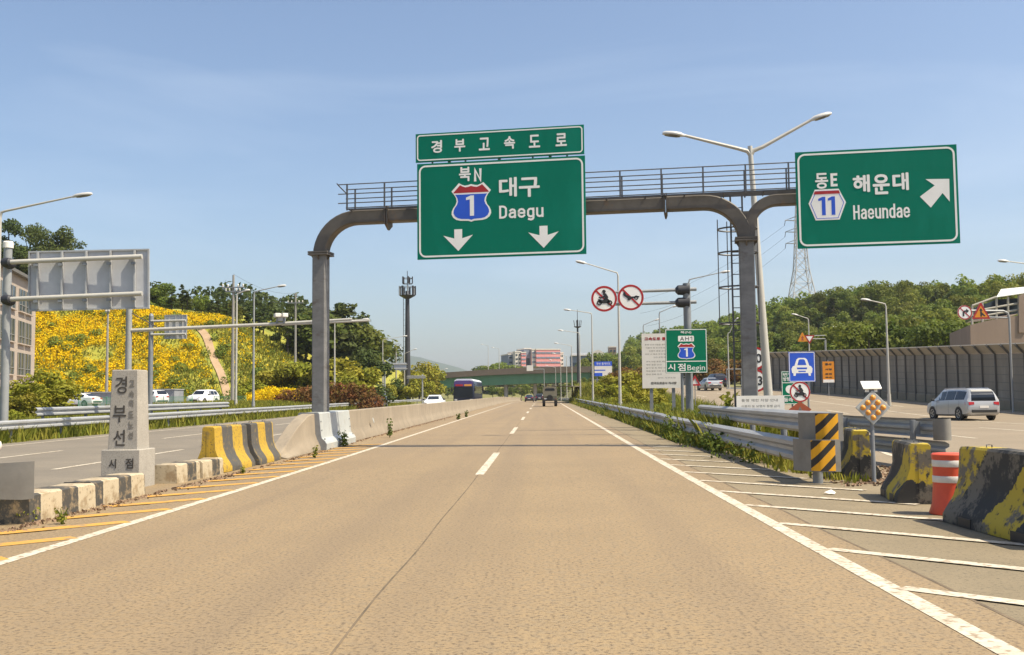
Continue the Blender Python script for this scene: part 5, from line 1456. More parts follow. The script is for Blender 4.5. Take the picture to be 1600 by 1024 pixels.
# ================================================================== BRIDGE AND FAR BUILDINGS
YBr = 300.0
zb0 = at(690, 606, YBr).z; 
t = thing('overpass', 'long green steel girder overpass crossing the road far ahead', 'bridge', (0, YBr, road_z(YBr)))
o = Vector(t.location)
def brp(px, py): return Vector(at(px, py, YBr)) - o
xs_ = [660, 700, 760, 820, 880, 940, 1010]
bot = [609, 606, 602.5, 600, 598, 597, 596]; topg = [594, 591, 587, 584.5, 583, 582, 581.5]; topp = [585, 582, 578, 574.5, 573, 573, 573]
mb = MB(); rings = []
for x, b_, g_ in zip(xs_, bot, topg):
    p0, p1 = brp(x, b_), brp(x, g_)
    rings.append([p0, p1, p1 + Vector((0, 9, 0)), p0 + Vector((0, 9, 0))])
mb.loft(rings); mb.build('girder', M_girder, t, ang=20)
mb = MB(); rings = []
for x, g_, p_ in zip(xs_, topg, topp):
    p0, p1 = brp(x, g_ - .2), brp(x, p_)
    rings.append([p0 + Vector((0, -.9, 0)), p1 + Vector((0, -.9, 0)), p1 + Vector((0, -.6, 0)), p0 + Vector((0, 9.6, .25)), p0 + Vector((0, 9.6, 0))])
mb.loft(rings); mb.build('parapet', M_deck, t, ang=20)
for px in (683, 730, 790, 836, 866):
    p0 = brp(px, 600); p0.y += 4
    for dy in (-2, 2):
        mb = MB(); mb.tube([(p0.x, p0.y + dy, -.3), (p0.x, p0.y + dy, p0.z)], .55, 12); mb.build('pier', M_conc2, t)
for i in range(14):
    px = 668 + 24 * i
    mb = MB(); q0, q1 = brp(px, np.interp(px, xs_, bot)), brp(px, np.interp(px, xs_, topg))
    mb.box((q0.x, q0.y - .08, (q0.z + q1.z) / 2), (.16, .16, abs(q1.z - q0.z) - .1)); mb.build('stiffener', M_girder, t)
for lab, px, pt, ptip in (('thin white lamp pole standing on the far overpass, the left of two', 763, 540, 755), ('thin white lamp pole standing on the far overpass, the right of two', 780, 545, 772)):
    p = at(px, 580, YBr + 3); q = at(px, pt, YBr + 3); r_ = at(ptip, pt - 2, YBr + 3)
    lamp(lab, p.x, YBr + 3, p.z - .3, q.z - p.z + .3, abs(r_.x - q.x), -1, M_lamp, rise=.3)
# white board over the bridge edge
a = at(823, 580, 296); b = at(833, 571, 296)
t = thing('reversed_sign', 'tiny white board at the rim of the far overpass below the pink building', 'road sign', ((a.x + b.x) / 2, 296, a.z))
mb = MB(); mb.box((0, 0, (b.z - a.z) / 2), (b.x - a.x, .15, b.z - a.z)); mb.build('panel', M_board, t)
mb = MB(); q = at(850, 577, 296) - Vector(t.location); mb.tube([(0, .15, q.z), (q.x, .15, q.z), (q.x, .15, q.z - 6)], .12, 8); mb.build('pole', M_lampgrey, t)

def facade_building(name, label, blocks, Y, dep=14):
    """blocks: (px0, px1, py_top, py_bottom, material, window rows, window cols, depth offset, glass?)"""
    p = at((blocks[0][0] + blocks[-1][1]) / 2, 600, Y)
    t = thing(name, label, 'building', (p.x, Y, ground_z(p.x, Y)))
    o = Vector(t.location)
    for (x0, x1, yt, yb, mt, rows, cols, dy, band) in blocks:
        a = Vector(at(x0, yb, Y + dy)) - o; b = Vector(at(x1, yt, Y + dy)) - o
        z0 = min(a.z, -1.0)
        mb = MB(); mb.box(((a.x + b.x) / 2, dy + dep / 2, (z0 + b.z) / 2), (b.x - a.x, dep, b.z - z0)); wl = mb.build('wall', mt, t)
        mb = MB(); mb.box(((a.x + b.x) / 2, dy + dep / 2, b.z + .25), (b.x - a.x + .3, dep + .3, .5)); mb.build('roof_edge', M_pale, wl)
        for r_ in range(rows):
            z = b.z - (r_ + .62) * (b.z - a.z) / rows
            h = (b.z - a.z) / rows * .36
            for c in range(cols):
                w_ = (b.x - a.x) / cols
                mb = MB(); mb.box((a.x + (c + .5) * w_, dy - .05, z), (w_ * (.90 if band else .6), .16, h)); mb.build('window', M_glassb if not band else M_bluegrey, wl)
    return t
facade_building('school_building', 'pink and pale building with several storeys rising behind the far overpass',
    [(799, 806, 555, 577, M_bluegrey, 3, 1, 6, 0), (806, 815, 551, 577, M_pale, 4, 2, 2, 0), (815, 822, 552, 576, M_pink, 4, 1, 1, 1), (822, 832, 546, 578, M_bluegrey, 1, 1, 3, 0), (832, 838, 547, 576, M_pale, 4, 1, 1, 1), (838, 877, 546.5, 577, M_pink, 4, 5, 0, 1), (877, 884, 552, 577, M_pale, 4, 2, 2, 0)], 460).rotation_euler = (0, 0, R(16))
t = facade_building('hall_building', 'low grey hall with an arched pale roof on the far rise right of the lamps', [(893, 946, 556, 580, M_bluegrey, 1, 5, 0, 0)], 400, 22)
o = Vector(t.location)
mb = MB(); a = Vector(at(922, 552, 399)) - o; b = Vector(at(947, 552, 399)) - o
rings = []
for dy in (0, 16):
    rings.append([(a.x + (b.x - a.x) * k / 10, -1 + dy, a.z - .8 + 2.0 * math.sin(math.pi * k / 10)) for k in range(11)] + [(b.x, -1 + dy, a.z - 1.6), (a.x, -1 + dy, a.z - 1.6)])
mb.loft(rings); mb.build('arched_roof', M_pale, t)
mb = MB(); a = Vector(at(893, 556, 399)) - o; b = Vector(at(921, 552, 399)) - o; mb.loft([[(a.x, -.6, a.z), (b.x, -.6, a.z), (b.x, 22, a.z), (a.x, 22, a.z)], [(a.x + .3, 8, a.z + 1.4), (b.x, 8, a.z + 1.4), (b.x, 14, a.z + 1.4), (a.x + .3, 14, a.z + 1.4)]]); mb.build('roof', M_lampgrey, t)
facade_building('house', 'small orange brown house block at the left foot of the wooded hill, above the bushes', [(952, 963, 543, 552, M_brownwall, 1, 2, 0, 0)], 420, 8)
# beige building at the left edge
A = Vector((at(-70, 560, 62).x, 62, 0)); B = Vector((at(54, 560, 84).x, 84, 0))
ztop_b = at(54, 446, 84).z
L = (B - A).length; rz = math.atan2(B.y - A.y, B.x - A.x)
t = thing('office_building', 'beige plastered building with paired dark windows, at the left edge behind the thick mast', 'building', (A.x, A.y, .4), rz)
hh = ztop_b - .4
mb = MB(); mb.box((L / 2, 7, hh / 2), (L, 14, hh)); wl = mb.build('wall', M_facade, t)
mb = MB(); mb.box((L / 2, 6.9, hh + .12), (L + .5, 14.6, .24)); mb.build('roof_edge', M_wallpost, t)
zrows = [at(44, py, 83).z - .4 for py in (478, 525, 572)]
for zr_ in zrows + [zrows[-1] - 3.4]:
    for x0 in (1.8, 4.2, 7.6, 10.0, 13.4, 15.8, 19.0, 21.4):
        if x0 + 2 > L: continue
        x0 = L - x0 - 1.0
        mb = MB(); mb.box((x0, .02, zr_), (2.0, .12, 1.75)); wn = mb.build('window', M_glassb, wl)
        mb = MB()
        for dx in (-1.0, 0.0, 1.0): mb.box((x0 + dx, -.06, zr_), (.07, .06, 1.75))
        mb.box((x0, -.06, zr_ - .35), (2.0, .05, .06)); mb.build('frame', M_frame, wn)
        mb = MB(); mb.box((x0, -.10, zr_ - .92), (2.2, .22, .09)); mb.build('sill', M_facade, wn)
mb = MB(); mb.box((L / 2, -.5, zrows[-1] - 1.75), (L, 1.0, .35)); mb.build('canopy_slab', M_facade, t)
# brown building at the right edge
Yb = 86.0
a = at(1516, 536, Yb); b = at(1640, 490, Yb)
t = thing('hillside_building', 'brown concrete block with a white roofed steel pavilion on top, above the noise wall', 'building', (a.x, Yb, ground_z(a.x, Yb) - 1))
o = Vector(t.location)
pts = [(1516, 560), (1516, 508), (1540, 502), (1572, 496), (1640, 486), (1640, 560)]
F0 = [Vector(at(x, y, Yb)) - o for x, y in pts]
for q in F0:
    if q.z < F0[1].z - 2: q.z = -1
mb = MB(); mb.loft([F0, [q + Vector((3, 12, 0)) for q in F0]]); mb.build('wall', M_brownwall, t)
mb = MB(); p0 = [Vector(at(x, y, Yb + 1)) - o for x, y in ((1528, 476), (1562, 463), (1600, 458), (1600, 468))]
r0 = [Vector(at(x, y, Yb + .5)) - o for x, y in ((1558, 464), (1598, 458), (1602, 466), (1562, 463.2))]
mb.loft([[q for q in (Vector(at(1557, 465, Yb)) - o, Vector(at(1599, 459, Yb)) - o, Vector(at(1599, 458, Yb)) - o, Vector(at(1557, 464, Yb)) - o)], [q for q in (Vector(at(1565, 472, Yb + 7)) - o, Vector(at(1606, 468, Yb + 7)) - o, Vector(at(1606, 467, Yb + 7)) - o, Vector(at(1565, 471, Yb + 7)) - o)]]); mb.v = [(x, y, z + (1.1 if y > 3 else 0)) for x, y, z in mb.v]; mb.build('roof', M_roofw, t)
mb = MB()
for q in (((1519, 508), (1519, 478)), ((1557, 500), (1557, 464)), ((1592, 494), (1592, 462)), ((1519, 478), (1557, 464)), ((1519, 487), (1592, 474)), ((1519, 497), (1592, 484)), ((1535, 504), (1535, 473)), ((1575, 497), (1575, 464))):
    mb.tube([Vector(at(x, y, Yb + .2)) - o for x, y in q], .10, 6)
mb.build('steel_frame', M_conc2, t)
mb = MB(); c0 = [Vector(at(x, y, Yb + 2.5)) - o for x, y in ((1520, 500), (1592, 490), (1592, 466), (1558, 468), (1520, 482))]; mb.loft([c0, [q + Vector((1, 4, 0)) for q in c0]]); mb.build('dark_core', M_glassb, t)
mb = MB(); c0 = [Vector(at(x, y, Yb - .1)) - o for x, y in ((1592, 520), (1602, 520), (1602, 458), (1592, 462))]; mb.loft([c0, [q + Vector((1, 2, 0)) for q in c0]]); mb.build('side_pier', M_brownwall, t)
# sheds and fence in the yard on the left
Ysd = 116.5
def shed(label, x0, x1, yt, Y, dep, wave=True):
    a = at(x0, 645, Y); b = at(x1, yt, Y); z0 = ground_z(a.x, Y) - .1
    t = thing('shed', label, 'shed', ((a.x + b.x) / 2, Y, z0))
    W = b.x - a.x; H = b.z - z0
    mb = MB(); n = int(W / .3)
    fr = []
    for i in range(n + 1):
        x = -W / 2 + W * i / n; fr.append((x, -.05 if i % 2 else .03))
    vs = [(x, y, 0) for x, y in fr] + [(x, y, H) for x, y in fr]
    mb.add(vs, [(i, i + 1, i + 2 + n, i + 1 + n) for i in range(n)]); mb.build('ribbed_front', M_shed, t)
    mb = MB(); mb.box((0, dep / 2 + .08, H / 2), (W - .02, dep, H - .02)); mb.build('body', M_shed, t)
    mb = MB(); mb.box((0, dep / 2, H + .04), (W + .15, dep + .3, .08)); mb.build('roof', M_signback, t)
    return t
shed('long grey ribbed metal shed at the foot of the yellow flower slope', 84, 223, 613, Ysd + 1, 2.4)
shed('short grey metal container at the right end of the long ribbed shed', 224, 272, 609, Ysd - 2, 3.0)
Yfn = 104.0
for lab, x0, x1 in (('low green mesh fence in front of the parked white cars, left run', 122, 300), ('low green mesh fence beside the parked white pickup, right run', 334, 384)):
    a = at(x0, 642, Yfn); b = at(x1, 628, Yfn); z0 = ground_z(a.x, Yfn)
    t = thing('mesh_fence', lab, 'fence', (a.x, Yfn, z0))
    W = b.x - a.x; H = 1.0
    mb = MB()
    x = 0
    while x < W: mb.box((x, 0, .55), (.022, .022, .9)); x += .12
    for z in (.12, .55, .98): mb.box((W / 2, 0, z), (W, .024, .03))
    mb.build('mesh_panel', M_mesh, t)
    x = 0
    while x <= W + .01: 
        mb = MB(); mb.tube([(x, .04, -.2), (x, .04, 1.1)], .035, 8); mb.build('post', M_mesh, t); x += W / max(1, int(W / 2.4))

# ================================================================== MASTS, PYLON, POLES
Yt = 190.0
p = at(637, 612, Yt); q = at(637, 436, Yt); zg = left_z(p.x, Yt)
t = thing('antenna_mast', 'tall dark telecom mast with a round antenna platform near its top', 'antenna mast', (p.x, Yt, zg))
H = q.z - zg
mb = MB(); mb.tube([(0, 0, -.3), (0, 0, H * .9)], [.60, .36], 12); mb.build('pole', M_tower, t)
mb = MB(); zpl = at(637, 462, Yt).z - zg
for rr, z in ((1.45, zpl), (1.45, zpl + 1.6), (.9, zpl + 2.2), (.9, zpl + 3.2)):
    mb.tube([(rr * math.cos(R(a)), rr * math.sin(R(a)), z) for a in range(0, 361, 30)], .06, 6)
mb.lathe([(.3, zpl - .7), (1.4, zpl - .1), (1.4, zpl), (0, zpl)], 14); mb.build('platform', M_tower, t)
for k in range(9):
    a = R(40 * k); mb = MB(); mb.box((1.5 * math.cos(a), 1.5 * math.sin(a), zpl + .9), (.22, .28, 1.7), rz=a); mb.build('antenna_panel', M_galvd if k % 2 else M_tower, t)
for k in range(5):
    a = R(72 * k); mb = MB(); mb.box((.95 * math.cos(a), .95 * math.sin(a), zpl + 2.9), (.18, .22, 1.3), rz=a); mb.build('antenna_panel', M_tower, t)
mb = MB(); mb.tube([(0, 0, H * .9), (0, 0, H + 1.5)], .06, 6); mb.build('lightning_rod', M_tower, t)
mb = MB()
for s_ in (-.22, .22): mb.tube([(-.75, s_, 1), (-.75, s_, zpl)], .03, 5)
z = 1.0
while z < zpl: mb.tube([(-.75, -.22, z), (-.75, .22, z)], .02, 5); mb.tube([(-.75, 0, z), (-.45, 0, z)], .02, 5); z += 1.0
mb.build('ladder', M_tower, t)
Yt = 200.0
p = at(904, 620, Yt); q = at(902, 500, Yt); zg = road_z(Yt)
t = thing('antenna_mast', 'thin dark mast with a crown of short antennas behind the row of verge lamps', 'antenna mast', (p.x, Yt, zg)); H = q.z - zg
mb = MB(); mb.tube([(0, 0, -.3), (0, 0, H)], [.30, .16], 10); mb.build('pole', M_tower, t)
mb = MB(); mb.lathe([(0, H - 1.7), (.7, H - 1.4), (.7, H - 1.3), (0, H - 1.3)], 12); mb.build('platform', M_tower, t)
for k in range(7):
    a = R(51.4 * k); mb = MB(); mb.tube([(.6 * math.cos(a), .6 * math.sin(a), H - 1.4), (.8 * math.cos(a), .8 * math.sin(a), H - .1)], .05, 5); mb.build('antenna', M_tower, t)
mb = MB(); mb.tube([(0, 0, H), (0, 0, H + 2)], .06, 5); mb.build('lightning_rod', M_tower, t)
# lattice pylon
Yl = 320.0
p = at(1256, 560, Yl); q = at(1243, 300, Yl); zg = ground_z(p.x, Yl)
t = thing('pylon', 'pale lattice power pylon rising from the wooded hill behind the Haeundae sign', 'pylon', (p.x, Yl, zg)); H = q.z - zg
zA = [0, H * .08, H * .16, H * .25, H * .34, H * .43, H * .52, H * .60, H * .68, H * .75, H * .82, H * .89, H * .95, H]
wA = [np.interp(z / H, [0, .45, 1.0], [5.2, 1.9, .7]) for z in zA]
mb = MB()
C4 = ((-1, -1), (1, -1), (1, 1), (-1, 1))
for a, b in C4: mb.tube([(a * w_, b * w_, z) for z, w_ in zip(zA, wA)], .16, 5)
for i in range(len(zA) - 1):
    for k in range(4):
        a, b = C4[k], C4[(k + 1) % 4]
        w0, w1, z0, z1 = wA[i], wA[i + 1], zA[i], zA[i + 1]
        mb.tube([(a[0] * w0, a[1] * w0, z0), (b[0] * w1, b[1] * w1, z1)], .08, 4); mb.tube([(b[0] * w0, b[1] * w0, z0), (a[0] * w1, a[1] * w1, z1)], .08, 4)
        mb.tube([(a[0] * w1, a[1] * w1, z1), (b[0] * w1, b[1] * w1, z1)], .07, 4)
mb.build('lattice', M_pylon, t)
arm_z = [at(1240, py, Yl).z - zg for py in (381, 363, 345)]
for z in arm_z:
    for s_ in (-1, 1):
        mb = MB(); w_ = 1.2
        for yv in (-.6, .6): mb.tube([(s_ * w_, yv, z), (s_ * 4.6, 0, z + .1)], .09, 4); mb.tube([(s_ * w_, yv, z + 1.3), (s_ * 4.6, 0, z + .1)], .08, 4)
        ca = mb.build('cross_arm', M_pylon, t)
        mb = MB(); mb.tube([(s_ * 4.5, 0, z), (s_ * 4.9, -.5, z - 1.6)], .10, 5); mb.build('insulator', M_tower, ca)
def wire(label, a, b, sag, r=.025, group='power lines'):
    a, b = Vector(a), Vector(b)
    pts = [a + (b - a) * (i / 24) - Vector((0, 0, sag * 4 * (i / 24) * (1 - i / 24))) for i in range(25)]
    mb = MB(); mb.tube([q - a for q in pts], r, 4)
    o_ = mb.build('power_line', M_cable, None, loc=a); tag(o_, label, 'power line', group)
for k, z in enumerate(arm_z):
    aa = Vector((p.x - 4.9, Yl - .5, zg + z - 1.6)); bb = Vector(at(1010 - 10 * k, 470 + 20 * (2 - k), 420))
    wire(('lowest', 'middle', 'highest')[k] + ' of the power lines falling from the pylon to the lower left', aa, bb, 4, .035)
def upole(label, px, pyt, Y, arms, pyb=640):
    p = at(px, pyb, Y); q = at(px, pyt, Y); zg = left_z(p.x, Y); H = q.z - zg
    t = thing('utility_pole', label, 'utility pole', (p.x, Y, zg), 0, 'utility poles')
    mb = MB(); mb.tube([(0, 0, -.3), (0, 0, H)], [.19, .11], 10); mb.build('pole', M_utility, t)
    for dz, wd in arms:
        mb = MB(); mb.box((0, -.12, H - dz), (wd, .10, .12)); ar = mb.build('crossarm', M_galvd, t)
        for k in range(5):
            if k == 2: continue
            x = -wd * .46 + wd * .23 * k
            mb = MB(); mb.lathe([(0, 0), (.05, 0), (.09, .06), (.04, .12), (.09, .18), (.03, .28), (0, .28)], 8, (x, -.12, H - dz + .06)); mb.build('insulator', M_board, ar)
    return t, Vector((p.x, Y, zg + H))
u1, p1 = upole('tall utility pole with a wide crossarm in front of the flower slope', 363, 430, 100, ((1.25, 2.2), (1.65, 1.5)))
u2, p2 = upole('utility pole with one crossarm before the dark pines left of the gantry column', 461, 458, 140, ((1.4, 2.2),))
u3, p3 = upole('small far utility pole with crossarm between dark tree and mast, the left one', 553, 517, 200, ((1.2, 2.0),))
u4, p4 = upole('tiny far utility pole with crossarm just left of the telecom mast', 619, 537, 230, ((1.2, 2.2),))
u5, p5 = upole('thin brown pole standing on the flower slope above the monument', 166, 480, 122, ((.6, .5),))
for k, (a, b, c) in enumerate(((-1.0, -1.35, 'left'), (1.0, -1.35, 'right'), (.0, -.2, 'top'))):
    wire(c + ' wire of the three between the two nearest utility poles', p1 + Vector((a, -.1, b + .3)), p2 + Vector((a, -.1, b + .2)), .7, .012)
    wire(c + ' wire of the three running on to the far utility pole', p2 + Vector((a, -.1, b + .2)), p3 + Vector((a, -.1, b + .2)), 1.2, .014)

# ================================================================== VEHICLES
def car_ring(st):
    y, zb, zbe, zr, wb, wbe, wr = st
    half = [(wb * .86, zb), (wb, zb + .10), (max(wb, wbe) + .012, zb + .5 * (zbe - zb)), (wbe, zbe), (wr, zr - min(.10, (zr - zbe) * .3)), (wr * .84, zr)]
    return [(x, y, z) for x, z in half] + [(-x, y, z) for x, z in half[::-1]]
def car_at(S, y):
    ys_ = [s_[0] for s_ in S]
    return [float(np.interp(y, ys_, [s_[i] for s_ in S])) for i in range(7)]
VAN = [(-2.55, .42, .74, .80, .80, .82, .74), (-2.50, .33, 1.00, 1.05, .92, .92, .85), (-2.42, .28, 1.10, 1.44, .955, .945, .80), (-2.24, .25, 1.10, 1.69, .975, .96, .73), (-2.0, .23, 1.09, 1.735, .985, .97, .735), (-1.2, .22, 1.08, 1.76, .99, .975, .745), (0, .2, 1.05, 1.76, .99, .97, .74), (.8, .2, 1.03, 1.71, .99, .965, .72), (1.2, .2, 1.02, 1.52, .985, .955, .70), (1.82, .22, 1.0, 1.09, .97, .93, .80), (2.3, .25, .88, .96, .93, .88, .7), (2.5, .30, .70, .78, .85, .78, .6), (2.56, .38, .60, .64, .75, .7, .55)]
SEDAN = [(-2.38, .42, .72, .76, .74, .74, .68), (-2.33, .32, .92, .97, .86, .84, .74), (-2.0, .25, .98, 1.05, .90, .87, .74), (-1.75, .22, .98, 1.09, .91, .88, .70), (-1.1, .2, .97, 1.40, .92, .89, .60), (-.5, .2, .95, 1.46, .92, .89, .62), (.2, .2, .94, 1.45, .92, .89, .62), (.55, .2, .93, 1.36, .92, .88, .60), (1.25, .2, .91, 1.00, .91, .86, .70), (1.9, .24, .82, .88, .89, .82, .68), (2.25, .28, .68, .74, .82, .74, .58), (2.36, .36, .58, .62, .72, .66, .5)]
SUV = [(-2.25, .45, .80, .86, .78, .80, .74), (-2.2, .36, 1.05, 1.12, .90, .89, .82), (-2.08, .30, 1.12, 1.45, .93, .91, .76), (-1.85, .28, 1.12, 1.66, .94, .92, .70), (-1.0, .26, 1.10, 1.72, .945, .925, .71), (0, .26, 1.08, 1.71, .945, .925, .70), (.55, .26, 1.07, 1.62, .94, .92, .68), (1.15, .28, 1.05, 1.14, .93, .90, .76), (1.9, .32, .98, 1.06, .91, .86, .72), (2.15, .36, .82, .90, .85, .80, .64), (2.24, .44, .70, .76, .76, .72, .55)]
def car(name, label, S, loc, rz, paint, rwin, wwin, swin, wy=(-1.5, 1.55), wr=.345, rails=False, group=None, body_dark=None):
    t = thing(name, label, 'car', loc, rz, group)
    # subdivide stations for a smoother skin
    ys_ = []
    for a, b in zip(S[:-1], S[1:]):
        n = max(1, int((b[0] - a[0]) / .3))
        ys_ += [a[0] + (b[0] - a[0]) * i / n for i in range(n)]
    ys_.append(S[-1][0])
    mb = MB(); mb.loft([car_ring(car_at(S, y)) for y in ys_]); mb.build('body', paint, t, ang=38)
    # side glass in panes
    for sx in (1, -1):
        a0, a1 = swin
        cuts = np.linspace(a0, a1, 4)
        for c0, c1 in zip(cuts[:-1], cuts[1:]):
            mb = MB(); rings = []
            for y in np.linspace(c0 + .035, c1 - .035, 5):
                r_ = car_ring(car_at(S, y)); p, q = Vector(r_[3]), Vector(r_[4])
                A, B = p.lerp(q, .08), p.lerp(q, .93)
                rings.append([(sx * (A.x + .006), y, A.z), (sx * (B.x + .006), y, B.z), (sx * (B.x - .01), y, B.z), (sx * (A.x - .01), y, A.z)])
            mb.loft(rings); mb.build('side_window', M_cglass, t)
    for nm, (y0, y1), off in (('rear_window', rwin, -1), ('windscreen', wwin, 1)):
        mb = MB(); rings = []
        for y in np.linspace(y0, y1, 5):
            r_ = car_at(S, y); w_ = r_[6] * (.80 if off > 0 else .84)
            rings.append([(-w_, y + off * .012, r_[3] + .008), (w_, y + off * .012, r_[3] + .008), (w_, y, r_[3] - .02), (-w_, y, r_[3] - .02)])
        mb.loft(rings); mb.build(nm, M_cglass, t)
    W = max(s_[4] for s_ in S)
    for sx in (1, -1):
        for y in (swin[1] - .15, (swin[0] + swin[1]) / 2 + .1, swin[0] + .55):
            r_ = car_ring(car_at(S, y)); mb = MB()
            rings = [[(sx * (p[0] + .002), y - .008, p[2]), (sx * (p[0] + .002), y + .008, p[2]), (sx * (p[0] - .02), y + .008, p[2]), (sx * (p[0] - .02), y - .008, p[2])] for p in r_[1:4]]
            mb.loft(rings); mb.build('door_seam', M_seam, t)
    for y in wy:
        for sx in (1, -1):
            mb = MB(); n = 22
            mb.loft([[(sx * x, y + r_ * math.cos(2 * math.pi * k / n), wr + r_ * math.sin(2 * math.pi * k / n)) for k in range(n)] for x, r_ in ((W - .10, wr + .065), (W + .019, wr + .065), (W + .019, wr + .02))]); mb.build('wheel_arch', M_trim, t)
            mb = MB(); mb.loft([[(sx * x, y + r_ * math.cos(2 * math.pi * k / n), wr + r_ * math.sin(2 * math.pi * k / n)) for k in range(n)] for x, r_ in ((W - .2, wr - .02), (W - .18, wr), (W + .005, wr), (W + .024, wr - .03), (W + .024, wr - .10))]); wh = mb.build('wheel', M_tyre, t)
            mb = MB()
            mb.loft([[(sx * x, y + r_ * math.cos(2 * math.pi * k / n), wr + r_ * math.sin(2 * math.pi * k / n)) for k in range(n)] for x, r_ in ((W + .02, wr - .10), (W + .030, wr - .11), (W + .022, wr - .14))], cap=False)
            for k in range(5):
                a = R(72 * k)
                mb.add([(sx * (W + .027), y + rr * math.cos(a + da), wr + rr * math.sin(a + da)) for rr, da in ((.03, -.8), (wr - .12, -.16), (wr - .12, .16), (.03, .8))], [(0, 1, 2, 3)])
            mb.build('rim', M_rim, wh)
    r_ = car_at(S, S[1][0]); q_ = car_at(S, S[1][0] + .22); yb = S[0][0]
    for sx in (1, -1):
        zl, zh = r_[2] - .17, r_[2] + .01
        mb = MB(); mb.loft([[(sx * (r_[5] - .34), yb - .012, zl + .05), (sx * (r_[5] - .04), yb - .006, zl), (sx * (r_[5] - .02), yb + .03, zh), (sx * (r_[5] - .34), yb + .02, zh)], [(sx * (r_[5] - .34), yb + .15, zl + .05), (sx * (q_[5] + .022), S[1][0] + .22, zl), (sx * (q_[5] + .016), S[1][0] + .26, zh), (sx * (r_[5] - .34), yb + .15, zh)]]); mb.build('tail_lamp', M_tail, t)
        f_ = car_at(S, S[-2][0])
        mb = MB(); mb.box((sx * (f_[5] - .12), S[-2][0] - .03, f_[2] + .0), (.30, .20, .13), rz=-sx * .35); mb.build('headlight', M_head, t, bevel=.02)
        m_ = car_at(S, wwin[0] - .1)
        mb = MB(); mb.box((sx * (m_[5] + .12), wwin[0] + .05, m_[2] + .09), (.20, .10, .14)); mb.build('mirror', M_trim, t, bevel=.02)
    mb = MB(); mb.box((0, S[0][0] + .01, .50), (W * 1.5, .12, .16)); mb.build('rear_skirt', M_trim, t, bevel=.02)
    mb = MB(); mb.box((0, yb - .008, r_[2] - .27), (.52, .02, .12)); mb.build('number_plate', M_board, t)
    f_ = car_at(S, S[-1][0])
    mb = MB(); mb.box((0, S[-1][0] - .02, .52), (W * 1.0, .08, .22)); mb.build('grille', M_trim, t, bevel=.02)
    if rails:
        for sx in (1, -1):
            mb = MB(); mb.tube([(sx * .66, -1.9, 1.74), (sx * .68, -1.7, 1.79), (sx * .68, .3, 1.79), (sx * .66, .6, 1.75)], .022, 6); mb.build('roof_rail', M_rim, t)
    return t
pv = at(1511, 657, 56)
car('parked_car' if False else 'van', 'silver white people carrier driving away on the ramp beside the dark noise wall', VAN, (gx(1509, 57, 640), 57.6, ramp_z(57.6) + .012), R(6), M_silver, (-2.495, -2.25), (1.24, 1.78), (-2.15, 1.15), wy=(-1.55, 1.52), rails=True).scale = (.94, .94, .96)
Yc1, Yc2 = 121, 136
car('car', 'small silver car going up the far ramp, the nearer of two', SEDAN, (gx(1108.5, Yc1), Yc1, ramp_z(Yc1) + .015), R(8), M_silver, (-1.7, -1.15), (.6, 1.2), (-1.25, .75), wy=(-1.4, 1.42), wr=.32)
car('car', 'dark blue car going up the far ramp, ahead of the silver one', SUV, (gx(1118, Yc2), Yc2, ramp_z(Yc2) + .015), R(10), M_cardark, (-2.16, -1.88), (.6, 1.1), (-1.8, .6), wy=(-1.35, 1.38), wr=.35)
Yp1 = 114
def onlot(px, Y): x = gx(px, Y); return (x, Y, ground_z(x, Y) + .03)
car('car', 'white pickup like car parked facing the road at the right end of the yard', SUV, onlot(317, Yp1), R(171), M_carwhite, (-2.16, -1.88), (.6, 1.1), (-1.8, .6), wy=(-1.35, 1.38), wr=.36)
car('car', 'white car parked in the yard, half hidden behind the stone monument', SUV, onlot(233, 113), R(60), M_carwhite, (-2.16, -1.88), (.6, 1.1), (-1.8, .6), wy=(-1.35, 1.38), wr=.35)
car('car', 'white car parked in the yard right of the near bushes, showing its rear window', SEDAN, onlot(124, 112), R(75), M_carwhite, (-1.7, -1.15), (.6, 1.2), (-1.25, .75), wy=(-1.4, 1.42), wr=.32)
car('car', 'white car parked behind the near tree at the left, only its roof showing', SUV, onlot(94, 114), R(80), M_carwhite, (-2.16, -1.88), (.6, 1.1), (-1.8, .6), wy=(-1.35, 1.38), wr=.35)
car('car', 'dark car far ahead on the main road under the green overpass, in the left lane', SEDAN, (gx(827, 215), 215, road_z(215)), 0, M_cardark, (-1.7, -1.15), (.6, 1.2), (-1.25, .75), wy=(-1.4, 1.42), wr=.32)
car('car', 'dark car far ahead on the main road, just left of the army truck', SUV, (gx(843, 235), 235, road_z(235)), 0, M_cardark, (-2.16, -1.88), (.6, 1.1), (-1.8, .6), wy=(-1.35, 1.38), wr=.35)
car('car', 'white car left of the bus, only its roof showing above the median wall', SEDAN, (gx(679, 100), 100, road_z(100)), R(180), M_carwhite, (-1.7, -1.15), (.6, 1.2), (-1.25, .75), wy=(-1.4, 1.42), wr=.32)
car('car', 'dark car on the opposite carriageway at the right end of the reddish hedge', SUV, (gx(590, 122), 122, road_z(122)), R(180), M_cardark, (-2.16, -1.88), (.6, 1.1), (-1.8, .6), wy=(-1.35, 1.38), wr=.35)
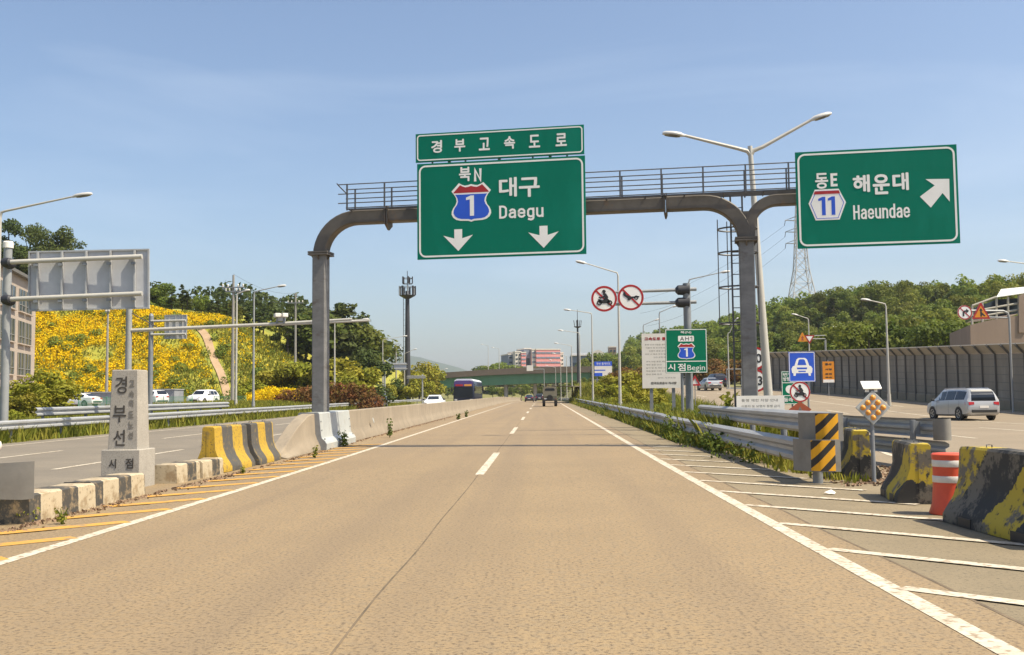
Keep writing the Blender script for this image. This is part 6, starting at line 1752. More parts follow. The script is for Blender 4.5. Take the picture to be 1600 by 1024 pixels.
# bus coming towards the camera
Yb_ = 128
t = thing('bus', 'dark blue and purple bus with a white roof coming along the opposite carriageway', 'bus', (gx(732, Yb_), Yb_, road_z(Yb_)), R(178))
def busring(y, w0, w1, z0, z1, c=.16):
    half = [(w0 - .06, z0), (w0, z0 + .1), (w0 + .0, z0 + 1.0), (w1, z1 - c), (w1 - c * .5, z1 - c * .3), (w1 - c * 1.6, z1)]
    return [(x, y, z) for x, z in half] + [(-x, y, z) for x, z in half[::-1]]
mb = MB(); mb.loft([busring(-5.6, 1.22, 1.16, .35, 3.0), busring(-5.4, 1.25, 1.2, .32, 3.12), busring(4.6, 1.25, 1.2, .32, 3.12), busring(5.3, 1.25, 1.18, .32, 3.06), busring(5.55, 1.2, 1.10, .36, 2.9)]); mb.build('body', M_bus, t, ang=40)
mb = MB(); mb.loft([[(-w_, y, z) for w_, z in ((1.16, 3.03), (1.08, 3.16), (.80, 3.30), (-.80, 3.30), (-1.08, 3.16), (-1.16, 3.03))] for y in (-5.2, 5.2)]); mb.build('roof_unit', M_carwhite, t)
mb = MB(); mb.loft([[(x, y, z) for x, z in ((-1.13, 2.38), (1.13, 2.38), (1.10, 2.92), (.8, 3.10), (-.8, 3.10), (-1.10, 2.92))] for y in (5.0, 5.60)]); mb.build('front_brow', M_busp, t)
mb = MB(); mb.box((0, 5.57, 1.70), (2.24, .06, 1.34)); mb.build('windscreen', M_cglass, t, bevel=.04)
mb = MB(); mb.box((.50, 5.605, 2.53), (.90, .03, .22)); mb.build('route_display', M_red, t)
mb = MB(); mb.box((-.55, 5.605, 2.53), (.90, .03, .22)); mb.build('route_display', M_amber, t)
for sx in (1, -1):
    mb = MB(); mb.box((sx * 1.222, 0, 2.0), (.06, 9.6, .95)); mb.build('side_window', M_cglass, t, bevel=.03)
    mb = MB(); mb.box((sx * .92, 5.56, .78), (.32, .08, .18)); mb.build('headlight', M_head, t, bevel=.02)
    mb = MB(); mb.tube([(sx * 1.1, 5.5, 2.7), (sx * 1.35, 5.8, 2.65), (sx * 1.38, 5.85, 2.2)], .03, 6); mb.box((sx * 1.38, 5.86, 2.0), (.18, .10, .42)); mb.build('mirror', M_trim, t)
    for y in (-3.3, 2.9):
        mb = MB(); n = 18
        mb.loft([[(sx * x, y + r_ * math.cos(2 * math.pi * k / n), .5 + r_ * math.sin(2 * math.pi * k / n)) for k in range(n)] for x, r_ in ((.95, .48), (1.24, .5), (1.262, .46), (1.262, .25))]); mb.build('wheel', M_tyre, t)
mb = MB(); mb.box((0, 5.58, .50), (.6, .03, .14)); mb.build('number_plate', M_white, t)
mb = MB(); mb.box((0, 5.56, .42), (2.3, .10, .22)); mb.build('bumper', M_trim, t, bevel=.03)
# army truck driving away
Yk_ = 118
t = thing('army_truck', 'small olive army truck with a canvas top on the main road ahead', 'truck', (gx(859, Yk_), Yk_, road_z(Yk_)), 0)
mb = MB(); mb.box((0, .2, .72), (1.50, 3.6, .20)); mb.build('chassis', M_trim, t, bevel=.02)
mb = MB(); mb.box((0, -.4, .93), (1.62, 2.1, .62)); mb.build('cargo_bed', M_army, t, bevel=.03)
mb = MB(); mb.loft([[(x, y, z) for x, z in ((-.80, 1.24), (-.80, 1.95), (-.70, 2.16), (-.4, 2.25), (.4, 2.25), (.70, 2.16), (.80, 1.95), (.80, 1.24))] for y in (-1.42, -.4, .62)]); cv = mb.build('canvas_cover', M_canvas, t, ang=30)
mb = MB(); mb.loft([[(x, y, z) for x, z in ((-.55, 1.78), (-.55, 1.96), (-.42, 2.06), (.42, 2.06), (.55, 1.96), (.55, 1.78))] for y in (-1.435, -1.40)]); mb.build('rear_opening', M_cglass, cv)
mb = MB(); mb.box((0, -1.46, 1.0), (1.5, .05, .40)); mb.box((0, -1.49, 1.0), (.9, .03, .05)); mb.build('tailgate', M_army, t, bevel=.01)
mb = MB(); mb.lathe([(.28, -.08), (.34, -.06), (.34, .06), (.28, .08), (.12, .06), (0, .06)], 20); sp = mb.build('spare_wheel', M_tyre, t); sp.location = (0.0, -1.60, .98); sp.rotation_euler = (R(90), 0, 0)
mb = MB(); mb.loft([[(x, y, z) for x, z in ((-.78, .7), (-.80, 1.3), (-.70, 2.0), (.70, 2.0), (.80, 1.3), (.78, .7))] for y in (.64, 1.25)] + [[(x, 2.3, z) for x, z in ((-.70, .7), (-.72, 1.2), (-.64, 1.32), (.64, 1.32), (.72, 1.2), (.70, .7))]]); mb.build('cab', M_army, t, ang=30)
for sx in (1, -1):
    for y in (-.95, 1.6):
        mb = MB(); n = 18
        mb.loft([[(sx * x, y + r_ * math.cos(2 * math.pi * k / n), .42 + r_ * math.sin(2 * math.pi * k / n)) for k in range(n)] for x, r_ in ((.52, .38), (.56, .42), (.80, .42), (.84, .36), (.84, .2))]); mb.build('wheel', M_tyre, t)
    mb = MB(); mb.box((sx * .66, -1.49, .80), (.16, .06, .12)); mb.build('tail_lamp', M_tail, t)
    mb = MB(); mb.box((sx * .70, -1.40, .55), (.32, .02, .34)); mb.build('mud_flap', M_trim, t)
mb = MB(); mb.box((0, -1.52, .70), (1.5, .08, .12)); mb.build('rear_bumper', M_army, t)
mb = MB(); mb.box((-.45, -1.53, .86), (.34, .02, .12)); mb.build('number_plate', M_white, t)

# ================================================================== VEGETATION
RNG = np.random.default_rng(11)
def leaf_cloud(centres, radii, n, size, flat=0.75, seed=0, aspect=1.5, out_bias=.55):
    """n leaf quads scattered in the shells of clumps"""
    g = np.random.default_rng(seed)
    centres = np.asarray(centres); radii = np.asarray(radii)
    w_ = radii ** 2; w_ = w_ / w_.sum()
    idx = g.choice(len(centres), n, p=w_)
    d = g.normal(size=(n, 3)); d /= np.linalg.norm(d, axis=1)[:, None]
    r_ = radii[idx] * (out_bias + (1.08 - out_bias) * g.random(n) ** .6)
    c = centres[idx] + d * r_[:, None] * np.array([1, 1, flat])
    nrm = d * .9 + g.normal(size=(n, 3)) * .55 + np.array([0, 0, .35])
    nrm /= np.linalg.norm(nrm, axis=1)[:, None]
    ref = g.normal(size=(n, 3))
    a = np.cross(nrm, ref); a /= np.linalg.norm(a, axis=1)[:, None]
    b = np.cross(nrm, a)
    s_ = size * (.6 + .8 * g.random(n))
    a *= (s_ * aspect)[:, None] * .5; b *= s_[:, None] * .5
    V = np.stack([c - a, c - b * .9 + a * .1, c + a, c + b], 1).reshape(-1, 3)
    F = np.arange(n * 4).reshape(n, 4)
    return V, F
def tree_proto(kind, seed):
    """returns (trunk MB, leaf V, leaf F, material) for a tree of height 1 unit = metres"""
    g = np.random.default_rng(seed)
    mb = MB()
    if kind == 'broad':
        H = 7.0; cr = []; rr = []
        for k in range(17):
            a = g.random() * 6.28; z = 2.4 + 4.2 * g.random(); e = math.sqrt(max(.05, 1 - ((z - 4.2) / 2.9) ** 2))
            q = 2.5 * e * math.sqrt(g.random())
            cr.append((q * math.cos(a), q * math.sin(a), z)); rr.append(.65 + .65 * g.random())
        V, F = leaf_cloud(cr, rr, 1900, .30, .8, seed)
        mb.tube([(0, 0, -.3), (.05, 0, 1.4), (-.05, .1, 3.0), (.05, 0, 5.2)], [.20, .15, .11, .04], 7)
        for k in range(6):
            c = cr[k]; mb.tube([(0, 0, 1.6 + .35 * k), (c[0] * .5, c[1] * .5, (1.9 + .35 * k + c[2]) / 2), c], [.08, .05, .02], 5)
        return mb, V, F, M_leaf
    if kind == 'big':
        cr = []; rr = []
        for k in range(34):
            a = g.random() * 6.28; z = 3.6 + 8.6 * g.random(); e = math.sqrt(max(.05, 1 - ((z - 8.0) / 5.2) ** 2))
            q = 3.9 * e * math.sqrt(g.random())
            cr.append((q * math.cos(a), q * math.sin(a), z)); rr.append(.75 + .75 * g.random())
        V, F = leaf_cloud(cr, rr, 5200, .27, .8, seed)
        mb.tube([(0, 0, -.3), (.1, 0, 3), (-.1, .1, 7), (.1, 0, 11)], [.34, .27, .18, .05], 8)
        for k in range(12):
            c = cr[k]; mb.tube([(0, 0, 2.6 + .6 * k), (c[0] * .5, c[1] * .5, (3.2 + .6 * k + c[2]) / 2), c], [.11, .07, .03], 5)
        return mb, V, F, M_leafd
    if kind in ('round', 'red'):
        cr = []; rr = []
        for k in range(15):
            a = g.random() * 6.28; z = 1.2 + 2.7 * g.random(); e = math.sqrt(max(.05, 1 - ((z - 2.5) / 2.0) ** 2))
            q = 1.8 * e * math.sqrt(g.random())
            cr.append((q * math.cos(a), q * math.sin(a), z)); rr.append(.5 + .45 * g.random())
        V, F = leaf_cloud(cr, rr, 1700, .22, .85, seed)
        mb.tube([(0, 0, -.3), (.03, 0, 1.0), (0, .05, 2.8)], [.12, .09, .03], 7)
        return mb, V, F, (M_leafr if kind == 'red' else M_leafy)
    if kind == 'pine':
        cr = []; rr = []
        H = 9.0
        mb.tube([(0, 0, -.3), (.1, 0, 3), (-.1, .1, 6), (.1, 0, H - .6)], [.20, .16, .11, .04], 7)
        for k in range(22):
            z = 3.0 + 5.8 * (k / 21) + .3 * g.normal(); e = 1.0 - .72 * max(0, (z - 4.5)) / 4.5
            a = g.random() * 6.28; q = 1.9 * e * (.35 + .75 * g.random())
            c = (q * math.cos(a), q * math.sin(a), z)
            cr.append(c); rr.append((.5 + .45 * g.random()) * (.55 + .45 * e))
            if k % 2: mb.tube([(0, 0, z - .5), c], [.05, .02], 5)
        V, F = leaf_cloud(cr, rr, 1900, .26, .55, seed, aspect=2.0)
        return mb, V, F, M_leafd
    if kind == 'dense':
        cr = []; rr = []
        for k in range(24):
            a = g.random() * 6.28; z = 1.0 + 5.6 * g.random(); e = math.sqrt(max(.05, 1 - ((z - 3.2) / 3.9) ** 2))
            q = 2.3 * e * math.sqrt(g.random())
            cr.append((q * math.cos(a), q * math.sin(a), z)); rr.append(.6 + .6 * g.random())
        V, F = leaf_cloud(cr, rr, 2200, .28, .85, seed)
        mb.tube([(0, 0, -.3), (0, .05, 2), (.05, 0, 5)], [.2, .15, .05], 7)
        return mb, V, F, M_leafd
def make_tree(kind, seed, name):
    t = thing(name, None, 'tree', (0, 0, -500))
    mb, V, F, mt = tree_proto(kind, seed)
    mb.build('trunk', M_bark, t)
    npmesh('crown', V, F, mt, t)
    return t
PROTO = {}
for kind, nm, n in (('broad', 'broadleaf_tree', 5), ('pine', 'pine_tree', 4), ('round', 'young_tree', 3), ('dense', 'evergreen_tree', 3), ('big', 'evergreen_tree', 2), ('red', 'red_leaved_tree', 2)):
    PROTO[kind] = [make_tree(kind, 100 * n + k, nm) for k in range(n)]
_used = set()
def plant(kind, x, y, label, scale=1.0, group=None, z=None, sz=None):
    k = int(RNG.integers(len(PROTO[kind])))
    pr = PROTO[kind][k]
    z = left_z(x, y) if z is None else z
    rz = float(RNG.random() * 6.28)
    s3 = (scale * float(RNG.uniform(.9, 1.1)), scale * float(RNG.uniform(.9, 1.1)), (sz or scale) * float(RNG.uniform(.92, 1.08)))
    if pr.name in _used:
        c = again(pr, (x, y, z - .1), rz, label, s3, group)
    else:
        _used.add(pr.name); c = pr; c.location = (x, y, z - .1); c.rotation_euler = (0, 0, rz); c.scale = s3
        c['label'] = label
        if group: c['group'] = group
    return c
def plant_px(kind, px, pytop, Y, label, base=None, group=None, Hn=None, wide=1.0):
    """tree whose top shows at photo pixel (px, pytop) at distance Y"""
    p = at(px, pytop, Y); z = left_z(p.x, Y)
    Hn = {'broad': 7.2, 'pine': 9.2, 'round': 4.4, 'dense': 7.2, 'big': 13.0, 'red': 4.4}[kind]
    s_ = (p.z - z) / Hn
    return plant(kind, p.x, Y, label, s_ * wide, group, sz=s_)
GT = 'dark pines along the ridge above the flower slope'
LT = 'dark green pine in the row along the ridge above the yellow flower slope'
ridge = np.interp
for px in list(range(236, 560, 15)):
    for k, Y in enumerate((150, 164, 180)):
        top = np.interp(px, [236, 262, 300, 340, 380, 420, 450, 480, 520, 545, 570, 590], [432, 446, 452, 462, 470, 484, 484, 478, 478, 486, 508, 520])
        plant_px('pine' if (px // 15 + k) % 4 else 'broad', px + RNG.uniform(-6, 6), top + k * 9 + RNG.uniform(-7, 10), Y + RNG.uniform(-5, 5), LT, group=GT, wide=1.15)
plant_px('pine', 536, 482, 150, 'tall dark pine nearest the gantry column on its right side', wide=1.3)
plant_px('dense', 578, 545, 118, 'dark dense evergreen left of the slim lamp at the end of the reddish hedge', wide=1.1)
plant_px('dense', 566, 552, 122, 'dark dense evergreen leaning on its neighbour above the reddish hedge', wide=1.1)
GY = 'young trees on the lower slope above the hedge'
for px, top, Y in ((392, 590, 114), (414, 580, 116), (440, 572, 117), (466, 566, 117), (484, 560, 117), (522, 556, 117), (540, 558, 116), (556, 566, 114), (530, 578, 110)):
    plant_px('round', px, top, Y, 'young yellow green tree on the lower slope between flower slope and reddish hedge', group=GY, wide=1.2)
# big trees above the beige building
GB_ = 'dark trees rising behind the beige building'
for px, top, Y in ((14, 352, 150), (48, 350, 154), (78, 358, 152), (106, 372, 156), (-18, 360, 148), (30, 400, 150), (90, 410, 158), (125, 440, 160), (150, 452, 160), (180, 446, 160), (205, 440, 162), (222, 446, 162)):
    plant_px('big' if px < 115 else 'dense', px, top, Y, 'large dark tree rising above the roof of the beige building', group=GB_, wide=.95)
# near bushes left
GN = 'loose green bushes behind the left guardrail'
for px, top, Y, kd in ((62, 575, 62, 'round'), (80, 592, 58, 'round'), (30, 612, 56, 'round'), (100, 604, 64, 'round'), (48, 598, 66, 'broad'), (125, 640, 60, 'round'), (150, 648, 64, 'round'), (18, 640, 52, 'round')):
    plant_px(kd, px, top, Y, 'loose bright green bush between the thick left mast and the parked white cars', group=GN, wide=1.35)
# distant trees either side of the road
GD = 'trees beside the road before the overpass'
for px, top, Y, kd in ((655, 566, 205, 'round'), (668, 572, 215, 'round'), (645, 580, 180, 'round'), (618, 590, 150, 'dense'), (660, 590, 190, 'round'), (676, 590, 225, 'round'), (608, 600, 140, 'round'), (630, 600, 150, 'round')):
    plant_px(kd, px, top, Y, 'yellow green tree beside the far road, left of the green overpass', group=GD, wide=1.1)
GV = 'bushes in the right verge behind the lamp row'
for px, top, Y in ((945, 590, 120), (955, 582, 110), (975, 588, 95), (990, 578, 92), (1000, 585, 85), (1012, 592, 78), (965, 600, 88), (985, 602, 80), (940, 600, 130), (1020, 612, 66), (1005, 610, 70), (930, 604, 140), (918, 606, 150), (1045, 622, 60), (975, 612, 72)):
    plant_px('round', px, top, Y, 'bright yellow green bush in the right verge behind the lamp poles', group=GV, wide=1.3)
for px, top, Y in ((905, 592, 230), (915, 588, 240), (888, 598, 250), (925, 590, 220), (895, 594, 260), (880, 600, 270), (935, 586, 215)):
    plant_px('broad', px, top, Y, 'dark green tree by the road right of the far overpass', group='trees right of the far overpass', wide=1.1)
for px, top in ((700, 604), (715, 604), (770, 602), (800, 604), (815, 600), (838, 604), (850, 602), (870, 603), (785, 606)):
    plant_px('broad', px, top, 345 + RNG.uniform(-10, 15), 'dark tree seen beneath the far overpass', group='trees beneath the far overpass', wide=1.3)
for px, top, Y in ((898, 574, 330), (908, 566, 335), (918, 560, 340), (929, 556, 345), (940, 554, 340), (951, 553, 338), (962, 549, 340), (973, 548, 335), (984, 546, 338), (995, 542, 330), (935, 566, 300), (960, 562, 300), (985, 558, 290), (1000, 556, 280)):
    plant_px('broad', px, top, Y, 'dark green tree on the far slope right of the overpass below the low hall', group='trees on the far slope below the hall', wide=1.0)
for px, top, Y in ((1108, 562, 168), (1120, 560, 172), (1133, 558, 170), (1146, 560, 166), (1158, 564, 168), (1112, 572, 164), (1140, 572, 164)):
    plant_px('red', px, top, Y, 'reddish brown small tree behind the curved parapet at the end of the ramp', group='reddish trees at the end of the ramp', wide=1.3)
for px, top, Y in ((972, 574, 150), (984, 572, 148), (996, 574, 146), (962, 578, 155)):
    plant_px('red', px, top, Y, 'reddish brown shrub behind the bright bushes of the right verge', group='reddish shrubs in the right verge', wide=1.3)
GF = 'trees on the rise behind the overpass'
for px in range(700, 905, 9):
    top = np.interp(px, [700, 730, 745, 765, 800, 830, 880, 905], [588, 582, 574, 568, 570, 574, 573, 572])
    plant_px('broad', px, top + RNG.uniform(-1, 4), 400 + RNG.uniform(-15, 25), 'dark green tree on the rise behind the far overpass', group=GF, wide=1.5)
# forest on the right hill: individual trees in front, a mass behind
GR = 'trees of the wooded hill on the right'
n = 0
cands = []
for y in np.arange(66, 262, 5.2):
    for x in np.arange(36, 96, 4.6 + y * .006):
        cands.append((x + RNG.uniform(-1.6, 1.6), y + RNG.uniform(-2, 2)))
RNG.shuffle(cands)
bld = (gx(1516, 86) - 3, 82, gx(1640, 86) + 6, 104)
def scr(x, y):
    v = CR.transposed() @ Vector((x, y, ground_z(x, y) + 5 - CAM_Z)); return 800 + 1600 * v.x / -v.z
sel = [c for c in cands if 985 < scr(*c) < 1640 and not (bld[0] < c[0] < bld[2] + 30 and bld[1] - 18 < c[1] < bld[3])]
sel.sort(key=lambda c: c[1] + .0 * c[0])
rows = sel
keep = rows[:280]
for x, y in keep:
    kd = 'broad' if RNG.random() > .22 else ('dense' if RNG.random() > .5 else 'pine')
    s_ = RNG.uniform(.75, 1.12)
    if kd == 'pine': s_ *= .85
    plant(kd, x, y, {'broad': 'leafy green tree among many on the wooded hill at the right', 'dense': 'dark dense evergreen among the leafy trees of the wooded hill at the right', 'pine': 'dark narrow pine among the leafy trees of the wooded hill at the right'}[kd], s_, GR)
mass = rows[280:]
cen, rad = [], []
extra = [(x + RNG.uniform(-2, 2), y + RNG.uniform(-2, 2)) for y in np.arange(215, 460, 6.5) for x in np.arange(20 if y > 200 else 36, 120, 6.0)]
ym = max([c[1] for c in keep])
for x, y in mass + [e for e in extra if e[1] > ym - 10 and not (330 < e[1] < 345 and e[0] < 60)]:
    if x < 34 + max(0, 330 - y) * .06: continue
    zz_ = ground_z(x, y); hh_ = RNG.uniform(4.5, 7.5)
    for k in range(5):
        cen.append((x + RNG.uniform(-1.8, 1.8), y + RNG.uniform(-1.8, 1.8), zz_ + hh_ * RNG.uniform(.35, 1.0))); rad.append(RNG.uniform(1.1, 2.0))
V, F = leaf_cloud(cen, rad, len(cen) * 60, .62, .85, 5)
o = npmesh('woodland', V, F, M_leaf); tag(o, 'distant wooded hillside beyond the single trees on the right, under the pylon', 'woodland', kind='stuff')
# far left wood behind the pines and low trees
cen, rad = [], []
for y in np.arange(205, 330, 9):
    for x in np.arange(-120, -30 - (y - 205) * .05, 7.0):
        zz_ = left_z(x, y); hh_ = RNG.uniform(4, 7)
        for k in range(4): cen.append((x + RNG.uniform(-2, 2), y + RNG.uniform(-2, 2), zz_ + hh_ * RNG.uniform(.3, 1))); rad.append(RNG.uniform(1.2, 2.1))
V, F = leaf_cloud(cen, rad, len(cen) * 40, .7, .85, 6)
o = npmesh('woodland', V, F, M_leafd); tag(o, 'dark woodland far behind the ridge pines on the left', 'woodland', kind='stuff')

# hedge
t = thing('hedge', 'long reddish and green hedge behind the median wall, left and right of the gantry column', 'hedge', (gx(500, 104), 104, road_z(104)))
o = Vector(t.location)
cen, rad = [], []
for px in np.arange(418, 592, 2.2):
    Y = 104 + RNG.uniform(-1.5, 2)
    top = np.interp(px, [418, 440, 470, 500, 540, 575, 592], [640, 612, 606, 602, 597, 603, 618]) + RNG.uniform(-1, 3)
    p = at(px, top, Y); h = p.z - road_z(Y)
    for k in range(4): cen.append((p.x - o.x + RNG.uniform(-.4, .4), Y - o.y, max(.3, h * (.25 + .25 * k) - .35))); rad.append(RNG.uniform(.35, .55))
V, F = leaf_cloud(cen, rad, 9000, .17, .9, 9)
npmesh('foliage', V, F, M_leafr, t)
mb = MB()
for px in range(425, 590, 9):
    x = gx(px, 104) - o.x; mb.tube([(x, .2, -.2), (x + .1, .2, .8), (x - .1, .3, 1.4)], [.05, .04, .02], 5)
mb.build('stems', M_bark, t)

# ------------------------------------------------------------------ ground cover (stuff)
def blades(pts, n_per, h, wd, spread, seed, lean=.35):
    """tufts of narrow upright leaf quads at pts (x, y, z)"""
    g = np.random.default_rng(seed)
    P = np.repeat(np.asarray(pts, float), n_per, 0); n = len(P)
    P[:, 0] += g.normal(size=n) * spread; P[:, 1] += g.normal(size=n) * spread
    a = g.random(n) * 6.283; hh_ = h * (.4 + .9 * g.random(n)); w_ = wd * (.6 + .8 * g.random(n))
    dx, dy = np.cos(a), np.sin(a)
    lx, ly = g.normal(size=n) * lean * hh_, g.normal(size=n) * lean * hh_
    V = np.zeros((n, 4, 3))
    V[:, 0] = P + np.stack([-dx * w_ * .5, -dy * w_ * .5, np.full(n, -.03)], 1)
    V[:, 1] = P + np.stack([dx * w_ * .5, dy * w_ * .5, np.full(n, -.03)], 1)
    V[:, 2] = P + np.stack([lx * .6 + dx * w_ * .6, ly * .6 + dy * w_ * .6, hh_ * .65], 1)
    V[:, 3] = P + np.stack([lx, ly, hh_], 1)
    return V.reshape(-1, 3), np.arange(n * 4).reshape(n, 4)
def weeds(label, pts, n_per, h, wd, spread, mt, seed, name='weeds'):
    V, F = blades(pts, n_per, h, wd, spread, seed)
    o = npmesh(name, V, F, mt); tag(o, label, 'weeds', kind='stuff')
g = np.random.default_rng(3)
# under the right guardrail
pts = []
for y in np.arange(19.5, 150, .16):
    if y < 27 and g.random() < .45: continue
    x = 4.62 + g.normal() * .16 + (.15 if y < 28 else -.1); pts.append((x, y, road_z(y)))
weeds('low green weeds growing along the foot of the long right guardrail', pts, 9, .34, .05, .12, M_weed, 21)
pts = []
for y in np.arange(22, 120, .5):
    if g.random() < .45: pts.append((4.45 + g.normal() * .2, y, road_z(y)))
V, F = leaf_cloud([(a, b, c + .18) for a, b, c in pts], [.22 + .2 * g.random() for _ in pts], len(pts) * 45, .07, .8, 22)
o = npmesh('leafy_weeds', V, F, M_weedd); tag(o, 'darker leafy weeds spilling out under the right guardrail', 'weeds', kind='stuff')
pts = []
for k in range(5200):
    y = 28 + 150 * g.random() ** 1.6; x = g.uniform(5.1, max(6.4, min(11.2, ramp_left(y) - .3)))
    pts.append((x, y, ground_z(x, y)))
weeds('tall wild grass filling the strip between the main road and the ramp', pts, 9, .75, .075, .30, M_weed, 23, 'wild_grass')
cen = []
for k in range(240):
    y = 30 + 90 * g.random() ** 1.5; x = g.uniform(5.2, max(6.2, min(9.5, ramp_left(y) - .6)))
    cen.append((x, y, ground_z(x, y) + .35))
V, F = leaf_cloud(cen, [.35 + .35 * g.random() for _ in cen], len(cen) * 90, .10, .8, 24)
o = npmesh('leafy_weeds', V, F, M_weedd); tag(o, 'leafy undergrowth between the tall grass of the right verge', 'weeds', kind='stuff')
pts = [(g.uniform(4.75, 7.2), g.uniform(17.0, 27), 0) for _ in range(420)]
pts = [(x, y, 0.0) for x, y, z in pts if x > 4.75 and x < 5.2 + (y - 16) * .2]
weeds('short yellow green tufts around the striped guardrail end', pts, 10, .16, .035, .10, M_weed, 25, 'tufts')
pts = [(g.uniform(4.8, 6.9), g.uniform(16.6, 24), .012) for _ in range(900)]
V, F = leaf_cloud(pts, [.05] * len(pts), 2600, .06, .1, 26)
o = npmesh('leaf_litter', V, F, M_litter); tag(o, 'dry leaf litter on the bare earth behind the striped guardrail end', 'leaf litter', kind='stuff')
pts = [(-19.6 + g.normal() * .35, y, road_z(y)) for y in np.arange(26, 150, .13)]
weeds('green weeds along the foot of the guardrail of the opposite carriageway', pts, 9, .5, .06, .25, M_weed, 27)
pts = []
for k in range(4500):
    y = 34 + 66 * g.random(); x = -20.2 - 12 * g.random() ** 1.5; pts.append((x, y, ground_z(x, y)))
weeds('wild grass behind the left guardrail below the yard', pts, 8, .55, .08, .3, M_weed, 28, 'wild_grass')
# flowers and greens on the slope
pts, fpts, gp = [], [], []
def fdens(x, y):
    n1 = math.sin(x * .9 + 1.3 * math.sin(y * .6)) + math.sin(y * 1.1 + x * .35) + .8 * math.sin(x * .31 - y * .42 + 2)
    base = np.interp(x, [-85, -60, -48, -41, -36, -30], [.80, .76, .38, .06, .02, .04])
    return base * (1 + .55 * n1)
for k in range(90000):
    x = g.uniform(-84, -27); y = g.uniform(118.3, 146)
    if g.random() < fdens(x, y) and min((x - a) ** 2 + (y - b) ** 2 for a, b in tp) > 1.4: fpts.append((x, y, hillL_z(x, y) + .30))
V, F = leaf_cloud(fpts, [.33] * len(fpts), len(fpts) * 4, .165, .8, 31)
o = npmesh('flowers', V, F, M_flower); tag(o, 'mass of yellow flowers covering the slope on the left', 'flowers', kind='stuff')
for k in range(17000):
    x = g.uniform(-84, -25); y = g.uniform(118, 150)
    if x < -46 and g.random() < .55: continue
    if min((x - a) ** 2 + (y - b) ** 2 for a, b in tp) < 1.1: continue
    gp.append((x, y, hillL_z(x, y)))
V, F = blades(gp, 3, .55, .16, .3, 32)
o = npmesh('slope_grass', V, F, M_weed); tag(o, 'yellow green grass between the flowers of the slope on the left', 'grass', kind='stuff')
cen = [(x, y, hillL_z(x, y) + .4) for x, y in ((g.uniform(-80, -28), g.uniform(119, 146)) for _ in range(150))]
V, F = leaf_cloud(cen, [.4 + .6 * g.random() for _ in cen], len(cen) * 110, .20, .8, 33)
o = npmesh('shrubs', V, F, M_leaf); tag(o, 'scattered low green shrubs among the flowers of the slope on the left', 'shrubs', kind='stuff')
# yellow flowers in front of the hedge
fp = []
for k in range(1500):
    px = g.uniform(385, 470); Y = g.uniform(105, 112); x = gx(px, Y); fp.append((x, Y, ground_z(x, Y) + g.uniform(.3, 1.9) * np.interp(px, [385, 420, 470], [.6, 1, .8])))
V, F = leaf_cloud(fp, [.25] * len(fp), 3600, .17, .9, 34)
o = npmesh('flowers', V, F, M_flower); tag(o, 'band of yellow flowers above the left end of the reddish hedge', 'flowers', kind='stuff')

# single plants by the walls
def weed_plant(label, x, y, h, wd, seed, n=90, mt=None, leaf=.07):
    t = thing('weed_plant', label, 'plant', (x, y, road_z(y)))
    g = np.random.default_rng(seed)
    mb = MB()
    cen, rad = [], []
    for k in range(4):
        a = g.random() * 6.28; e = wd * .35
        tip = (e * math.cos(a), e * math.sin(a), h * (.7 + .3 * g.random()))
        mb.tube([(0, 0, -.03), (tip[0] * .4, tip[1] * .4, h * .5), tip], [.012, .009, .004], 5)
        for q in np.linspace(.2, 1, 6):
            cen.append((tip[0] * q, tip[1] * q, tip[2] * q)); rad.append(wd * .30 * (1.15 - .6 * q))
    mb.build('stem', M_weedd, t)
    V, F = leaf_cloud(cen, rad, n, leaf, .8, seed)
    npmesh('leaves', V, F, mt or M_weedd, t)
    return t
def wp_px(label, px, pyb, pyt, seed, wd=.3, **k):
    p = on_ground(px, pyb); h = at(px, pyt, p.y).z - p.z
    weed_plant(label, p.x, p.y, h, wd, seed, **k)
wp_px('tall leafy weed growing at the foot of the median wall, alone past the steel cover', 609, 684, 655, 1, .26, n=130, leaf=.055)
wp_px('dark bushy weed at the far foot of the pale steel cover', 537, 698, 670, 2, .42, n=170, leaf=.055)
wp_px('small weed in front of the near edge of the steel cover', 492, 716, 694, 3, .16, n=70, mt=M_weed, leaf=.04)
wp_px('small dry weed far along the median wall, left of two', 716, 656, 645, 4, .3, n=80)
wp_px('small dry weed far along the median wall, right of two', 729, 652, 641, 5, .3, n=80)
wp_px('grey green weed at the foot of the nearest striped kerb block', 97, 820, 792, 6, .20, n=70, mt=M_weed, leaf=.03)
wp_px('low weed between guardrail wing and striped kerb', 42, 817, 796, 7, .3, n=90, mt=M_weed, leaf=.03)
wp_px('low weed between the two yellow and black barriers on the left', 380, 740, 730, 8, .16, n=50, mt=M_weed, leaf=.03)
weed_plant('spiky pale plant standing left of the low white board', gx(1142, 33), 33, 1.45, .8, 9, n=170, leaf=.16, mt=M_weed)
weed_plant('bushy weed at the near end of the verge grass under the right guardrail', gx(1112, 26.5), 26.5, .55, .7, 10, n=260)
weed_plant('bushy weed under the right guardrail, a little farther than the gantry shadow', gx(1045, 34), 34, .75, .8, 12, n=260)

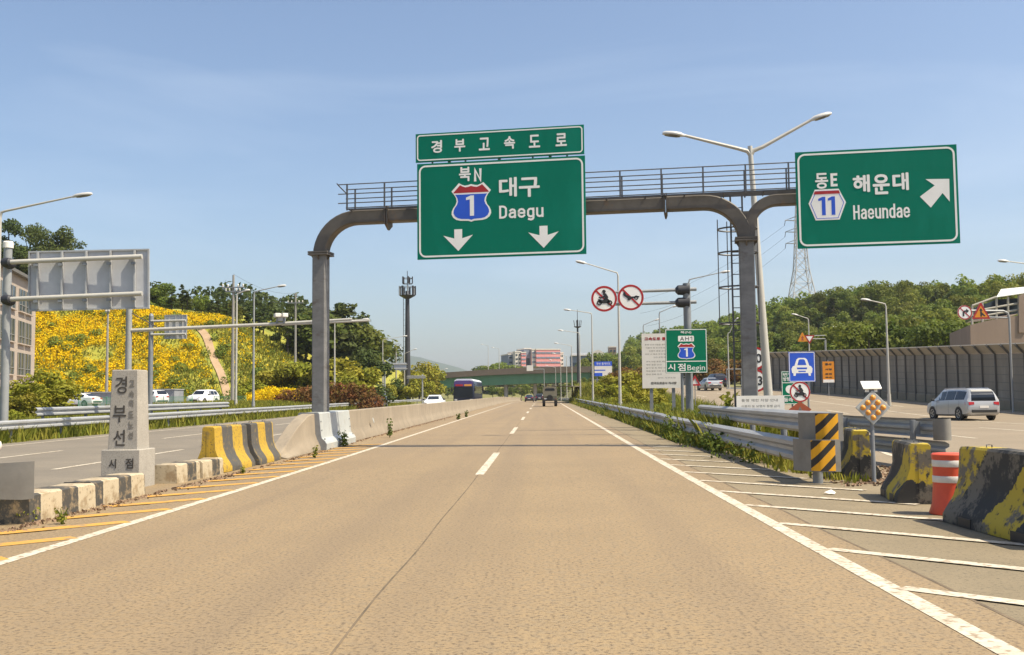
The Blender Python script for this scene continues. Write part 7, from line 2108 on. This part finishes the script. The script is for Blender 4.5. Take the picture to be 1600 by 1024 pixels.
p = on_ground(1297, 773)
g = np.random.default_rng(5)
mb = MB(); ring = [(.085 * math.cos(a) * g.uniform(.6, 1.1), .06 * math.sin(a) * g.uniform(.6, 1.1), g.uniform(.0, .03)) for a in np.arange(0, 6.28, .6)]
mb.add(ring + [(0.02, 0, .06)], [(i, (i + 1) % len(ring), len(ring)) for i in range(len(ring))])
o = mb.build('paper_scrap', M_board, None, loc=(p.x, p.y, .012)); tag(o, 'crumpled pale paper scrap lying on the hatched shoulder', 'litter')
p = at(1086, 603, 62)
t = thing('warning_triangle', 'red warning triangle standing on the ramp edge, half behind the grey sign mast', 'road sign', (p.x, 62, p.z))
mb = MB(); mb.band([(-.36, 0), (.36, 0), (0, .66)], [(-.20, .10), (.20, .10), (0, .46)], 0, .03); mb.build('red_frame', M_red, t)
mb = MB(); mb.plate([(-.20, .10), (.20, .10), (0, .46)], .0, .01); mb.build('pale_field', M_board, t)
mb = MB(); mb.tube([(0, .04, ground_z(p.x, 62) - p.z), (0, .04, .2)], .025, 6); mb.build('post', M_galvd, t)
g = np.random.default_rng(77)
pts = [(-6.22 + abs(g.normal()) * .13 - (.12 if y > 29 else 0), y, road_z(y) + .004) for y in np.concatenate((g.uniform(11.5, 21, 500), g.uniform(21, 70, 900)))]
V, F = leaf_cloud(pts, [.03] * len(pts), 2600, .035, .15, 78)
o = npmesh('roadside_debris', V, F, M_litter); tag(o, 'dry reddish litter and grit along the foot of kerb and median wall', 'litter', kind='stuff')
# ------------------------------------------------------------------ air
mb = MB(); mb.box((0, 2480, 90), (10400, 5200, 236))
hz = mb.build('haze', bpy.data.materials.new('pale summer haze'))
hm = hz.data.materials[0]; hm.use_nodes = True
hm.node_tree.nodes.remove(hm.node_tree.nodes['Principled BSDF'])
hv = hm.node_tree.nodes.new('ShaderNodeVolumePrincipled')
hv.inputs['Color'].default_value = (0.86, 0.90, 0.95, 1)
hv.inputs['Density'].default_value = 0.00016
hv.inputs['Anisotropy'].default_value = 0.3
hm.node_tree.links.new(hv.outputs[0], hm.node_tree.nodes['Material Output'].inputs['Volume'])
tag(hz, 'pale summer haze over the whole place', 'haze', kind='stuff')
